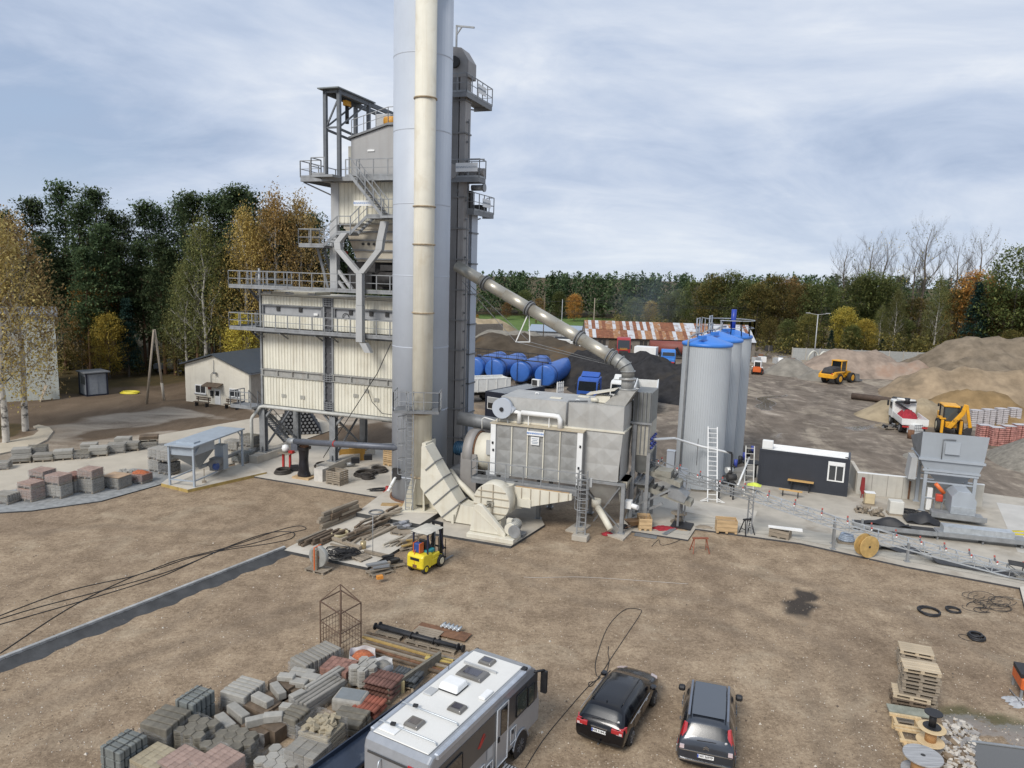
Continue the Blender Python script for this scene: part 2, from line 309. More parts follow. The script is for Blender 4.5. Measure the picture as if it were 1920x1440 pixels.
brk = gm_('MULTIPLY', gm_('SUBTRACT', gm_('ADD', gm_('MULTIPLY', mid, .5), gm_('MULTIPLY', fine, .5)),.5),1.5)
def msk(o, k=3.0): return gm_('ADD', gm_('MULTIPLY', gm_('SUBTRACT', gm_('ADD', o, gm_('MULTIPLY', brk, .8)),.5), k),.5, True)
c = gmix(msk(s1.outputs[2]), tan, lotc); c = gmix(msk(s1.outputs[1]), c, dirtc); c = gmix(msk(s1.outputs[0], 2), c, mudc)
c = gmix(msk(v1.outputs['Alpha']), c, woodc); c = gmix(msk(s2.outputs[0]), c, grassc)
c = gmix(gm_('MULTIPLY', msk(s2.outputs[1], 2.2), .9), c, (.03,.027,.026)); c = gmix(gm_('MULTIPLY', msk(v2.outputs['Alpha'], 2),.8), c, (.07,.072,.03))
v3 = Nn.new('ShaderNodeVertexColor'); v3.layer_name = 'zone_three'; c = gmix(gm_('MULTIPLY', msk(v3.outputs['Alpha'], 2), .26), c, (.13,.1,.074)); wetm = msk(s2.outputs[2], 6); c = gmix(gm_('MULTIPLY', wetm, .6), c, (.14,.12,.1))
Ll.new(c, bs.inputs['Base Color'])
Ll.new(gm_('SUBTRACT', .92, gm_('MULTIPLY', wetm, .86)), bs.inputs['Roughness'])
Ll.new(gm_('ADD', .22, gm_('MULTIPLY', wetm, .78)), bs.inputs['Specular IOR Level'])
bp = Nn.new('ShaderNodeBump'); bp.inputs['Distance'].default_value = .07; Ll.new(gm_('SUBTRACT', .75, gm_('MULTIPLY', wetm, .75)), bp.inputs['Strength'])
Ll.new(gm_('ADD', gm_('MULTIPLY', fine, .5), gm_('ADD', gm_('MULTIPLY', drag2,.9), gm_('MULTIPLY', peb, .3))), bp.inputs['Height']); Ll.new(bp.outputs[0], bs.inputs['Normal'])
me.materials.append(gm); go = bpy.data.objects.new('ground', me); C.objects.link(go); tag(go, None, None, kind='structure')
conc = mat('concrete', (.43,.39,.325),.85, var=.14, scale=.9, bump=.25, bscale=30, patch=.55, pcol=(.27,.225,.17), pscale=.4)
concL = mat('concrete_new', (.54,.495,.42),.85, var=.12, scale=.7, bump=.15, bscale=30, patch=.5, pcol=(.35,.295,.225), pscale=.35)
cream_pav = mat('cream_paving', (.46,.41,.33),.88, var=.1, scale=.5, bump=.2, bscale=26, patch=.4, pcol=(.35,.31,.25), pscale=.35)
tarry = mat('bitumen_edge', (.055,.055,.058),.8, var=.3, scale=4)
dconc = mat('damp_concrete', (.055,.056,.057), .85, var=.35, scale=1.5, bump=.4, bscale=18)
def slab(name, pts, z, m, side=None, z0=-.2, kind='structure', dz=None):
    b = B(); P = [G(x, y, z) for x, y in pts]; n = len(P)
    if sum(P[i].x*P[(i+1) % n].y-P[(i+1) % n].x*P[i].y for i in range(n)) < 0: P.reverse()
    b.add(P, [tuple(range(n))]); b.mt(1)
    for i in range(n):
        p, q = P[i], P[(i+1) % n]; b.add([p, q, (q.x, q.y, z0),(p.x, p.y, z0)], [(0,3,2,1)])
    o = b.obj(name, [m, side or m]); tag(o, None, None, kind=kind); return o
slab('plant_pad', [(444,888),(724,934),(664,962),(668,972),(800,1000),(920,985),(960,880),(760,830),(560,835),(440,868)], .1, concL, tarry)
slab('stack_pad', [(668,961),(787,983),(848,945),(880,900),(730,915)], .42, concL, dconc)
slab('timber_pad', [(530,1031),(689,1064),(770,1015),(800,985),(668,964)], .16, concL, dconc)
slab('fan_pad', [(815,1000),(958,1024),(1021,984),(1000,940),(900,935),(840,962)], .14, conc, dconc)
slab('column_pad', [(1134,1000),(1168,1012),(1190,990),(1158,980)], .1, conc, conc)
slab('ladder_pad', [(1060,993),(1088,1000),(1108,984),(1082,978)], .1, conc, conc)
slab('conveyor_pad', [(1163,992),(1290,1012),(1304,991),(1500,1018),(1700,1062),(1912,1102),(2160,1150),(2180,960),(1925,935),(1850,925),(1600,880),(1420,870),(1225,905),(1180,950)], .1, conc, tarry)
slab('trench_floor', [(1200,990),(1320,965),(1550,1000),(1930,1070),(1925,1095),(1700,1052),(1480,1008),(1300,985),(1290,1003)], .108, mat('paver_floor', (.42,.39,.33), .85, var=.2, scale=1.2, bump=.5, bscale=9, anis=(.3,3,1)), tarry, z0=.09)
slab('pale_apron', [(1225,925),(1420,958),(1410,985),(1215,945)], .112, concL, conc, z0=.09)
slab('wash_bay_floor', [(1868,942),(1990,958),(2060,1060),(1908,1035)], .114, mat('wash_floor', (.5,.48,.44),.85, var=.12, scale=.5, patch=.5, pcol=(.36,.33,.28), pscale=.4), conc, z0=.09)
slab('corner_kerb', [(1912,1100),(1932,1098),(1960,1165),(1925,1150)], .2, concL, dconc)
slab('hopper_pad', [(302,906),(352,918),(500,885),(470,868),(322,892)], .22, concL, mat('form_board', (.42,.3,.1),.8, var=.25, scale=3))
slab('paver_yard', [(-80,905),(0,872),(160,845),(300,815),(470,785),(560,772),(640,800),(540,835),(440,868),(312,905),(190,938),(60,956),(-100,966)], .06, cream_pav, dconc)
slab('grey_paving', [(-100,967),(60,957),(190,939),(318,903),(330,885),(250,878),(120,905),(-100,935)], .075, mat('grey_paver_floor', (.26,.265,.26),.85, var=.3, scale=3, bump=.4, bscale=10), dconc, z0=-.1)
# curved kerb round the birches
pts = [(-120,868),(0,850),(60,838),(88,824),(100,808),(92,800),(72,796),(62,799),(74,806),(62,816),(0,830),(-120,846)]
slab('kerb_walk', pts, .13, mat('sand_concrete', (.5,.44,.34),.9, var=.1, scale=.8), conc)
# low concrete upstand running diagonally over the gravel, with a dark haunch of concrete along it
kA, kB = G(-140,1300), G(532,1033); d = (kB-kA).normalized(); nrm = V((d.y, -d.x, 0))
t0 = thing('boundary_upstand', 'long low concrete upstand running diagonally across the gravel in front of the timber pad', 'kerb', kA, 0)
b = B(); n = 26; Lk = (kB-kA).length
for i in range(n):
    p, q = d*(Lk*i/n+.004), d*(Lk*(i+1)/n-.004)
    b = B().hexa([p, q, q+nrm*.16, p+nrm*.16] + [x+V((0,0,.3)) for x in (p, q, q+nrm*.16, p+nrm*.16)]); b.obj('kerb_stone', mat('kerb_concrete', (.33,.33,.32),.85, var=.2, scale=3, rnd=.1), t0, bevel=.012)
b = B()
b.grid(lambda u, v: d*(Lk*u) + nrm*(.16+(.62+.09*math.sin(u*37)+.06*math.sin(u*91+1))*v) + V((0,0, max(.004,.2*(1-v)**1.5+.012*math.sin(u*260+v*9)*(1-v)))),120,6)
b.obj('concrete_haunch', dconc, t0)
# ------------------------------------------------------------------ the asphalt mixing tower
galv = mat('galvanised_steel', (.3,.31,.315),.5,.35, var=.2, scale=2.2, streak=.3, scol=(.2,.17,.13))
galvD = mat('painted_steel_grey', (.2,.205,.21),.55,.2, var=.2, scale=2)
cream = mat('cream_sheet', (.7,.67,.56), .65, var=.08, scale=.7, streak=.65, scol=(.36,.31,.21), patch=.22, pcol=(.45,.4,.28), pscale=.6)
creamP = mat('cream_paint', (.66,.625,.52), .62, var=.07, scale=.9, streak=.4, scol=(.42,.33,.2), patch=.25, pcol=(.46,.38,.25), pscale=.8)
greyP = mat('pale_grey_paint', (.42,.425,.42),.5, var=.08, scale=.8, streak=.3, scol=(.28,.26,.23))
dark = mat('dark_machine', (.035,.033,.032),.7, var=.4, scale=3)
black = mat('black_plastic', (.018,.018,.02),.55, var=.3, scale=4)
redm = mat('red_paint', (.42,.03,.025),.5, var=.2, scale=3)
yel = mat('yellow_paint', (.74,.36,.02),.45, var=.12, scale=2, patch=.25, pcol=(.25,.14,.05), pscale=2.5)
white = mat('white_paint', (.78,.78,.76),.45, var=.06, scale=1.2, streak=.2, scol=(.5,.47,.42))
steel = mat('stainless_steel', (.46,.43,.36), .4,.55, var=.06, scale=.6)
rust = mat('rusty_steel', (.17,.085,.045),.85, var=.4, scale=5, bump=.3)
txtB = mat('sign_blue', (.06,.2,.5),.5, var=.05); txtK = mat('print_black', (.02,.02,.022),.6, var=.05); txtG = mat('print_grey', (.25,.3,.36),.6, var=.05)
T = Frame((-19.3,55.9),-20)
tw = thing('mixing_tower', 'tall cream-clad asphalt mixing tower on grey legs with walkways and stairs', 'tower', T.o, T.a)
UE, VD = 12.7,4.2
def corrug(u0, u1, z0, z1, v, name, m=cream, pitch=.27, dep=.045):
    b = B(); n = max(2, round((u1-u0)/pitch)); pts = []
    for i in range(n):
        a = u0+(u1-u0)*i/n; p = (u1-u0)/n
        pts += [(a, 0),(a+p*.12,-dep),(a+p*.3,-dep),(a+p*.42,0)]
    pts.append((u1,0))
    vs = [(u, v+d, z0) for u, d in pts] + [(u, v+d, z1) for u, d in pts]; k = len(pts)
    b.add(vs, [(i, i+1, k+i+1, k+i) for i in range(k-1)])
    b.box(u0, u1, v+.012, v+.1, z0, z1)
    return b.obj(name, m, tw)
# footings, legs and braces
for u in (0,6.4,12.6):
    bo((u-.55, u+.55,-1.5, VD+.9,-.1,.68), 'footing_beam', concL, tw, bevel=.03)
    for v in (0, VD):
        b = B(); w_, d_ = .5,.42
        b.box(u-w_/2, u+w_/2, v-d_/2, v-d_/2+.05,.7,4.1).box(u-w_/2, u+w_/2, v+d_/2-.05, v+d_/2,.7,4.1).box(u-.03, u+.03, v-d_/2+.05, v+d_/2-.05,.7,4.1)
        b.box(u-.42, u+.42, v-.4, v+.4,.68,.74).box(u-.06, u+.06, v-.38, v-.24,.74,1.15)
        for k in range(5): b.box(u-.45+k*.2, u-.38+k*.2, v-.24, v+.24,4.1,4.42)
        b.obj('leg', galv, tw, bevel=.006)
    b = B().beam((u, .15,4.0),(u, VD-.2,1.0),.14).beam((u, VD-.15,4.0),(u, .2,1.0),.12); b.obj('cross_brace', galvD, tw)
for u, s in ((0,1),(6.4,-1),(6.4,1),(12.6,-1)):
    b = B().beam((u+s*.05,0,3.3),(u+s*.95,0,4.3),.14); b.obj('knee_brace', galv, tw)
b = B().box(-.15, UE+.05,-.12,.1,4.3,4.47).box(-.15, UE+.05, VD-.1, VD+.12,4.3,4.47)
for u in (0,6.4,12.6): b.box(u-.1, u+.1,.1, VD-.1,4.3,4.45)
b.obj('base_frame', galv, tw)
# hot storage bins: the solid body and the cladding panels in front
bo((0, UE, .16, VD, 4.47,12.9), 'bin_body', mat('bin_inner', (.2,.2,.195),.7, var=.2), tw)
PU = ((.14,5.55),(6.5,12.55))
for a, c in PU:
    corrug(a, c, 4.5,6.72,-.02, 'cladding_panel'); corrug(a, c, 7.32,10.0,-.02, 'cladding_panel')
    corrug(a, c, 10.5,11.48,-.02, 'cladding_panel'); corrug(a, c, 12.22,12.86,-.02, 'cladding_panel')
    bo((a, c, .1,.16,11.48,12.22), 'instrument_recess', mat('recess_sheet', (.34,.345,.35),.5, var=.08), tw)
    b = B().box(a, c, -.1,.1,12.14,12.24).box(a, c, -.06,.1,11.44,11.5).box(a, a+.12,-.06,.1,11.5,12.14).box(c-.12, c, -.06,.1,11.5,12.14); b.obj('recess_frame', galvD, tw)
    for z0, z1 in ((6.72,7.32),):
        b = B().box(a-.2, c+.2,-.16,-.1,6.74,6.8).box(a-.2, c+.2,-.16,-.1,7.22,7.28).box(a, c, -.03,.1,6.72,7.32)
        for k in range(5): u = a+(c-a)*k/4; b.box(u-.03, u+.03,-.155,-.03,6.8,7.22)
        b.obj('seam_beam', mat('seam_grey', (.33,.325,.3),.6, var=.15, streak=.4, scol=(.2,.13,.08)), tw)
for u in (1.55,3.55,7.9,9.6,10.9,12.1):
    b = B().box(u-.15, u+.15,.02,.1,11.75,12.06); b.box(u-.09, u+.09,.005,.02,11.82,12.0); b.obj('gauge_box', dark, tw)
bo((4.75,5.1,-.02,.1,11.55,11.72), 'junction_box', white, tw, bevel=.01)
b = B().tube([(7.5+.25*math.cos(a),.0,11.6+.25*math.sin(a)) for a in [k*.5 for k in range(13)]], .03,5); b.obj('hose_coil', black, tw)
for px, py in ((532,742),(567,745),(667,742),(687,733),(706,750)):      # small data plates on the lower cladding
    u, z = T.on(px, py, -.07); b = B().box(u-.2, u+.2,-.085,-.072, z-.13, z+.13).box(u-.1, u+.1,-.09,-.086, z-.05, z+.05); b.obj('data_plate', mat('plate_aluminium', (.42,.41,.36),.4,.3), tw)
# corner posts and the open slot between the two bins
for u in (-.05,5.62,6.36,12.55):
    b = B().box(u, u+.14,-.14,.14,4.47,10.2).box(u, u+.14,-.14,.14,10.5,12.9)
    b.obj('corner_post', galv, tw)
bo((5.78,6.34,.02,.15,4.47,12.9), 'slot_backing', mat('slot_dark', (.085,.085,.09),.6, var=.2), tw)
for z0 in (4.6,6.7,10.05,12.3):
    b = B()
    for k in range(4): b.box(5.66,6.46,-.2,-.15, z0+k*.16, z0+k*.16+.06)
    for k in range(4): b.box(5.62+k*.27,5.68+k*.27,-.15,-.1, z0-.05, z0+.6)
    b.obj('splice_plate', galvD, tw)
for u in (5.72,6.3):
    b = B()
    for k in range(16): z = 4.8+k*.5; b.box(u-.12, u+.12,-.12,.02, z, z+.05)
    b.obj('slot_rung', galvD, tw)
b = B().box(-.2, UE+.1,-.16, VD+.1,12.9,13.02); b.box(.9,4.6,.4,2.4,13.02,13.25).box(1.0,2.4,-.1,.4,13.02,13.22); b.obj('bin_roof', mat('roof_cream', (.45,.42,.34),.6, var=.15), tw)
for u in (.4,2.4,4.4,8.6,11.5): bc(((u, -.18,13.12),(u+.7,-.18,13.12),.07, {'n':8}), 'vent_pipe', greyP, tw)
# walkways
def walkway(name, rects, z, rail, dark_un=True, th=.16):
    b = B()
    for u0, u1, v0, v1 in rects:
        b.box(u0, u1, v0, v1, z-.05, z)
        b.box(u0, u1, v0, v0+.06, z-th, z-.05).box(u0, u1, v1-.06, v1, z-th, z-.05).box(u0, u0+.06, v0+.06, v1-.06, z-th, z-.05).box(u1-.06, u1, v0+.06, v1-.06, z-th, z-.05)
        n = max(1, int((u1-u0)/1.6))
        for k in range(1, n): u = u0+(u1-u0)*k/n; b.box(u-.04, u+.04, v0+.06, v1-.06, z-th, z-.052)
    o = b.obj(name, galv, tw)
    for path in rail:
        r = B(); railing(r, [(u, v, z) for u, v in path], 1.12,1.05,.06); r.obj('railing', galv, o)
    return o
walkway('walkway', [(-2.0,12.9,-1.2,-.18),(-2.0,-.2,-.18, VD)], 10.42, [[(-2.0, VD),(-2.0,-1.2),(12.9,-1.2)], [(-.3,-.3),(-.3, VD)]])
walkway('walkway', [(-1.95,12.9,-1.2,-.1),(-1.95,-.2,-.1, VD)], 13.55, [[(-1.95, VD),(-1.95,-1.2),(12.9,-1.2)], [(-.3,1.2),(-.3, VD)]])
b = B()
for u in (.3,2.5,5.6,6.9,9.4,12.3): b.beam((u, -.1,9.7),(u, -1.1,10.24),.08).box(u-.05, u+.05,-1.1,-.1,10.1,10.26)
b.obj('walkway_bracket', galvD, tw)
bc(((.72,-1.0,12.9),(.72,-1.0,14.9),.09, {'n':10}), 'vent_stub', galv, tw)
# flights behind the free end of the walkways
fl = [((-1.75, VD, 10.42),(-1.75,.6,13.5)),((-1.75, VD, 7.5),(-1.75,.6,10.35)),((-1.7, VD+.6,.2),(-1.7,.4,4.35))]
for p, q in fl:
    b = B(); stair(b, p, q, .85,(1,0,0)); o = b.obj('stair_flight', galvD, tw)
    r = B(); railing(r, [p, q], 1.0,1.4,.045, kick=False); railing(r, [(p[0]+.85, p[1], p[2]),(q[0]+.85, q[1], q[2])], 1.0,1.4,.045, kick=False); r.obj('stair_railing', galvD, o)
walkway('landing', [(-2.2,-.2,-1.1,.5)], 4.35, [[(-2.2,.5),(-2.2,-1.1),(-.3,-1.1)]])
b = B(); stair(b, (-2.4,-1.0,4.4),(-.3,-1.0,7.3),.8,(0,1,0)); 
walkway('landing', [(-2.1,-.2, VD, VD+1.0)], 7.5, [[(-2.1, VD),(-2.1, VD+1),(-.3, VD+1)]])
# mixer storey
Z2 = 13.55
for u in (6.55,12.5):
    for v in (.1,3.9): bo((u-.28, u+.28, v-.22, v+.22, Z2,18.2), 'mixer_column', greyP, tw)
b = B().beam((6.85,.1,14.9),(8.0,.1, Z2+.05),.22).beam((6.85,.12, Z2+.6),(7.4,.12, Z2),.2); b.obj('column_knee', greyP, tw)
b = B().box(6.9,12.4,1.2,3.8, Z2+.1,15.6).box(7.2,9.2,.8,1.2, Z2+.1,14.8).cyl((9.8,.9,14.4),(11.8,.9,14.4),.55, n=16).box(10.0,12.2,.6,1.1,15.0,15.4); b.obj('mixer', dark, tw)
bo((7.05,7.4,.2,.5,15.95,16.3), 'alarm_beacon', redm, tw, bevel=.03)
hopM = mat('stained_cream', (.5,.45,.36),.6, var=.15, scale=1, streak=.6, scol=(.22,.13,.07), stscale=1.4)
b = B().hexa([(8.2,.5,15.6),(11.0,.5,15.6),(11.0,3.2,15.6),(8.2,3.2,15.6),(7.3,.3,17.9),(11.9,.3,17.9),(11.9,3.6,17.9),(7.3,3.6,17.9)]).box(7.2,12.0,.26,3.7,17.9,18.3)
b.obj('weigh_hopper', hopM, tw)
for z in (15.75,16.35,17.05,17.65):
    k = (z-15.6)/2.3; bo((8.15-.9*k, 11.05+.9*k, .36-.2*k, .5-.2*k, z, z+.1), 'hopper_rib', galvD, tw)
b = B()
for k in range(4): b.cyl((8.75+k*.45,.38,16.85),(8.75+k*.45,.3,16.85),.1, n=10)
b.obj('inspection_hole', dark, tw)
for v0 in (1.4,):
    b = B().box(9.2,9.8,.25,.4,14.9,15.5).box(11.4,12.3,.2,.5,15.7,16.6); b.obj('drive_housing', dark, tw)
# the Y-shaped discharge chute in front of the walkway
def chute(pts, w_, d_, name):
    b = B()
    for (u0, z0),(u1, z1) in zip(pts[:-1], pts[1:]):
        hw = w_/2
        if abs(u1-u0) < .01: q = [(u0-hw, z0),(u0+hw, z0),(u1+hw, z1),(u1-hw, z1)]
        else: q = [(u0-hw, z0),(u0+hw, z0),(u1+hw, z1),(u1-hw, z1)]
        b.prism([(u, -1.32-d_, z) for u, z in q], (0, d_, 0))
    return b.obj(name, greyP, tw, bevel=.015)
chute([(9.68,10.0),(9.68,12.55)], .52,.42, 'discharge_chute'); chute([(9.68,12.56),(9.68,14.75)], .48,.4, 'discharge_chute')
chute([(9.6,14.75),(7.97,16.36),(7.9,16.85),(8.5,17.5)], .5,.38, 'chute_arm'); chute([(9.76,14.77),(11.2,16.4),(11.28,17.0),(11.6,18.3)], .5,.37, 'chute_arm')
b = B().prism([(9.7,-1.7,9.95),(10.2,-1.7,9.95),(10.6,-1.7,9.3),(10.1,-1.7,9.3)], (0,.4,0)); b.obj('chute_outlet', greyP, tw)
# upper block: cream corrugated housing of the screen
bo((6.35, UE-.1,.06, VD, 18.2,21.3), 'housing_body', mat('housing_inner', (.36,.35,.31),.6, var=.1), tw)
corrug(7.0,9.2,18.3,21.2,.04, 'cladding_panel', pitch=.33); corrug(9.25,12.5,18.3,21.2,.04, 'cladding_panel', pitch=.33)
bo((6.33,6.98,-.02,.2,18.2,21.3), 'corner_panel', greyP, tw)
# stairs in front of the housing
vf = -1.15
def P3(px, py, v=vf): u, z = T.on(px, py, v); return u, z
l1 = P3(560,459); l2 = P3(607,459); m1 = P3(632,436); m2 = P3(657,436); h1 = P3(688,405); h2 = P3(742,405)
zA, zB, zC = l1[1], m1[1], h1[1]
walkway('landing', [(l1[0], l2[0], vf, 1.4)], zA, [[(l2[0], 1.4),(l1[0], 1.4),(l1[0], vf),(l2[0], vf)]])
walkway('landing', [(m1[0], m2[0], vf, -.05)], zB, [[(m1[0], vf),(m2[0], vf)]])
walkway('landing', [(h1[0], 12.6, vf, -.05)], zC, [[(h1[0], vf),(12.6, vf)]])
for (a, c) in (((l2[0], zA),(m1[0], zB)),((m2[0], zB),(h1[0], zC))):
    b = B(); stair(b, (a[0], vf+.03, a[1]),(c[0], vf+.03, c[1]),.95,(0,1,0)); o = b.obj('stair_flight', galv, tw)
    r = B(); railing(r, [(a[0], vf, a[1]),(c[0], vf, c[1])], 1.1,1.0,.055, kick=False); r.obj('stair_railing', galv, o)
s0 = P3(716,404,-2.1); s1 = P3(655,331,-2.1)
b = B(); stair(b, (s0[0], -2.1, s0[1]),(s1[0], -2.1,21.38),.85,(0,1,0)); o = b.obj('stair_flight', galv, tw)
for v in (-2.12,-1.22):
    r = B(); railing(r, [(s0[0], v, s0[1]),(s1[0], v, 21.38)], 1.1,.9,.055, kick=False); r.obj('stair_railing', galv, o)
walkway('landing', [(s0[0]-.1,12.6,-2.15, vf)], s0[1], [[(s0[0]+1.0,-2.15),(12.6,-2.15)]])
b = B(); u, z = P3(682,381); b.box(u-.75, u+.75, vf-.06, vf-.03, z-.18, z+.18); sg = b.obj('sign_board', white, tw)
text('BENNINGHOVEN', .2, txtB, tw, (u, vf-.065, z),(R(90),0,0), 'sign_lettering')
b = B(); stair(b, (5.9,.2, Z2),(l1[0]+.6,.2, zA),.85,(0,1,0)); o = b.obj('stair_flight', galvD, tw)
# top walkway and screen house
walkway('walkway', [(4.47,6.5,-1.0,3.4),(6.5,12.6,-1.0,.02)], 21.38, [[(6.2,3.4),(4.47,3.4),(4.47,-1.0),(6.2,-1.0)], [(8.2,-1.0),(12.6,-1.0)]], th=.3)
walkway('landing', [(6.2,7.9,-2.15,-1.0)], 21.385, [[(6.2,-1.0),(6.2,-2.15),(7.3,-2.15)]])
b = B().beam((4.6,-.8,21.05),(6.4,.1,20.2),.1).beam((4.6,3.2,21.05),(6.4,3.2,20.2),.1); b.obj('walkway_bracket', galvD, tw)
hs = [(7.95,21.4),(12.6,21.4),(12.6,24.85),(10.9,24.85),(7.95,24.05)]
b = B().prism([(u, .1, z) for u, z in hs], (0, VD-.2,0)); b.obj('screen_house', mat('screen_grey', (.36,.355,.345),.55, var=.06, scale=.6, streak=.2), tw)
b = B().hexa([(7.8,-.05,24.06),(10.9,-.05,24.88),(10.9, VD+.05,24.88),(7.8, VD+.05,24.06),(7.8,-.05,24.2),(10.9,-.05,25.02),(10.9, VD+.05,25.02),(7.8, VD+.05,24.2)]); b.box(10.9,12.7,-.05, VD+.05,24.88,25.03); b.obj('screen_roof', galvD, tw)
bo((7.65,7.93,.2,1.6,21.5,23.6), 'side_door', creamP, tw)
bo((9.3,9.85,.04,.1,23.18,23.3), 'warning_sticker', white, tw)
bo((9.0,10.2,1.6,2.6,24.6,26.0), 'dust_hood', greyP, tw, bevel=.05)
b = B().cyl((10.2,1.0,25.3),(11.1,1.0,25.3),.36, n=14).cyl((11.1,1.0,25.3),(11.7,1.0,25.3),.22, n=12); b.obj('vibrator_motor', mat('motor_orange', (.62,.3,.04),.5, var=.1), tw)
r = B(); railing(r, [(8.0,.1,24.3),(10.9,.1,25.03),(12.6,.1,25.03)], 1.05,1.0,.045, kick=False); railing(r, [(8.0,3.9,24.3),(10.9,3.9,25.03)], 1.05,1.0,.045, kick=False); r.obj('roof_railing', galv, tw)
b = B(); stair(b, (6.5,2.2,21.4),(7.9,2.2,24.3),.8,(0,1,0)); b.obj('stair_flight', galv, tw)
# hoist gantry reaching back over the screen
ht = mat('gantry_steel', (.13,.14,.15),.55,.2, var=.2)
for u in (6.5,7.6):
    for v in (-.85,3.0,6.2):
        b = B().box(u-.12, u+.12, v-.12, v+.12,21.4 if v < 4 else 24.9,27.2)
        b.obj('gantry_post', ht, tw)
    bo((u-.1, u+.1,-.97,7.4,26.9,27.2), 'runway_beam', ht, tw)
    b = B().beam((u, -.8,24.6),(u, 3.0,24.4),.14).beam((u, -.7,24.8),(u, 2.8,27.0),.1); b.obj('gantry_brace', ht, tw)
b = B().beam((6.5,-.85,24.7),(7.6,-.85,24.7),.12).beam((6.6,-.85,24.8),(7.55,-.85,26.6),.1).beam((6.5,-.85,27.05),(7.6,-.85,27.05),.14); b.obj('gantry_brace', ht, tw)
bo((6.15,7.85,-1.3,3.6,27.2,27.28), 'gantry_roof', mat('gantry_sheet', (.2,.22,.22),.5,.2), tw)
b = B().box(6.9,7.2,.7,1.3,26.5,26.85); ho = b.obj('hoist_trolley', yel, tw); bc(((7.05,1,26.5),(7.05,1,25.3),.14, {'n':10}), 'hoist_bag', black, ho)
# pipe under the cladding with its drop at the free end
b = B().tube([(12.6,-.32,4.36),(.3,-.32,4.36),(0,-.35,4.3),(-.55,-.6,3.5),(-.62,-.65,3.3),(-.62,-.65,.7)], .13,10); b.obj('hot_oil_pipe', mat('pipe_cream', (.5,.5,.46),.5, var=.15, streak=.3), tw)
bc(((-.62,-.65,.68),(-.62,-.65,1.0),.28, {'n':14}), 'pipe_foot', galvD, tw)
# steel stairs at the back between the legs
b = B(); stair(b, (12.2, VD+2.0,.2),(9.0, VD+2.0,3.0),.8,(0,1,0)); o = b.obj('stair_flight', galvD, tw)
r = B(); railing(r, [(12.2, VD+2.0,.2),(9.0, VD+2.0,3.0),(8.2, VD+2.0,3.0)], 1.0,1.2,.05, kick=False); r.obj('stair_railing', galvD, o)
bo((7.6,9.0, VD+.8, VD+2.9,2.9,3.0), 'landing', galvD, tw)
# steel rope tensioned from the stack down to the pad
b = B().tube([(14.0,-4.9,10.4),(12.2,-3.5,8.2),(8.6,-2.2,3.9),(6.3,-1.2,1.2)], .03,5); ro = b.obj('guy_rope', black, None, T.o, T.a); tag(ro, 'dark rope hanging slack from the cream stack down across the tower cladding', 'rope')
b = B().tube([(9.5,-.4,6.6),(10.0,-.5,5.6),(11.0,-.8,4.9),(12.4,-1.4,5.0),(13.6,-2.6,5.4)], .025,5); ro = b.obj('cable', black, None, T.o, T.a); tag(ro, 'thin black cable sagging from the seam beam to the silo gallery', 'cable')
# ------------------------------------------------------------------ filler silo, exhaust stack, elevator
siloM = mat('silo_blue_grey', (.45,.485,.535),.5, var=.06, scale=.35, streak=.25, scol=(.33,.37,.43), stscale=1.0, patch=.15, pcol=(.32,.35,.4), pscale=.5)
SX, SY = -5.92,46.55
si = thing('filler_silo', 'tall pale blue-grey cylindrical silo standing behind the cream exhaust stack', 'silo', (SX, SY, .42))
b = B().lathe([(1.78,0),(1.78,31.2)], 48); b.obj('shell', siloM, si)
for z in (1.6,5.9,9.9,14.3,18.6,22.9,27.2): b = B().lathe([(1.782, z),(1.795, z+.02),(1.795, z+.06),(1.782, z+.08)], 48, cap=False); b.obj('weld_seam', siloM, si)
b = B().lathe([(1.78,31.2),(1.6,31.45),(.4,31.9)], 48); b.obj('domed_top', siloM, si)
r = B(); railing(r, [(1.6*math.cos(k*.393),1.6*math.sin(k*.393),31.3) for k in range(17)], 1.0,1.0,.05, kick=False); r.obj('top_railing', galv, si)
bo((-1.95,-1.7,-.5,-.3,31.1,32.2), 'lifting_lug', black, si)
b = B().lathe([(1.9,-.02),(1.9,.1),(1.8,.12)], 48, cap=False); b.obj('base_ring', rust, si)
bo((-1.5,-1.0,-1.63,-1.3,1.5,2.2), 'access_port', dark, si)
for k in range(3): b = B().tube([(-1.2+.05*k, -1.2,1.75-.0*k),(-1.35-.06*k, -1.75,1.55-.16*k),(-1.5-.1*k, -2.05,1.25-.2*k)], .1,8); b.obj('filler_pipe', white, si)
bo((-2.1,.2,-2.35,-1.85,.0,.05), 'cover_board', mat('plywood', (.4,.27,.13),.8, var=.2, scale=3), si)
# stack
KX, KY = -5.49,44.3
stk = thing('exhaust_stack', 'tall cream exhaust stack in front of the blue-grey silo with a caged ladder and gallery', 'chimney', (KX, KY, .42))
b = B().lathe([(.62,.3),(.62,33)], 32); b.obj('stack_tube', creamP, stk)
for z in (24.5,18.4,16.2,12.15,6.0,2.0):
    b = B().lathe([(.62, z-.03),(.69, z-.03),(.69, z+.05),(.62, z+.05)], 32, cap=False); b.obj('flange', mat('flange_stained', (.36,.28,.18),.6, var=.3, scale=4), stk)
for k in range(8):
    a = k*math.pi/4+.3; c, s = math.cos(a), math.sin(a); n = V((-s, c, 0))*.02; b = B().prism([V((c*.6, s*.6,.06))-n, V((c*1.12, s*1.12,.06))-n, V((c*1.12, s*1.12,.2))-n, V((c*.6, s*.6,2.0))-n], n*2); b.obj('base_gusset', creamP, stk)
bo((-1.15,1.15,-1.15,1.15,0,.06), 'base_plate', creamP, stk)
GZ = 6.3
b = B()
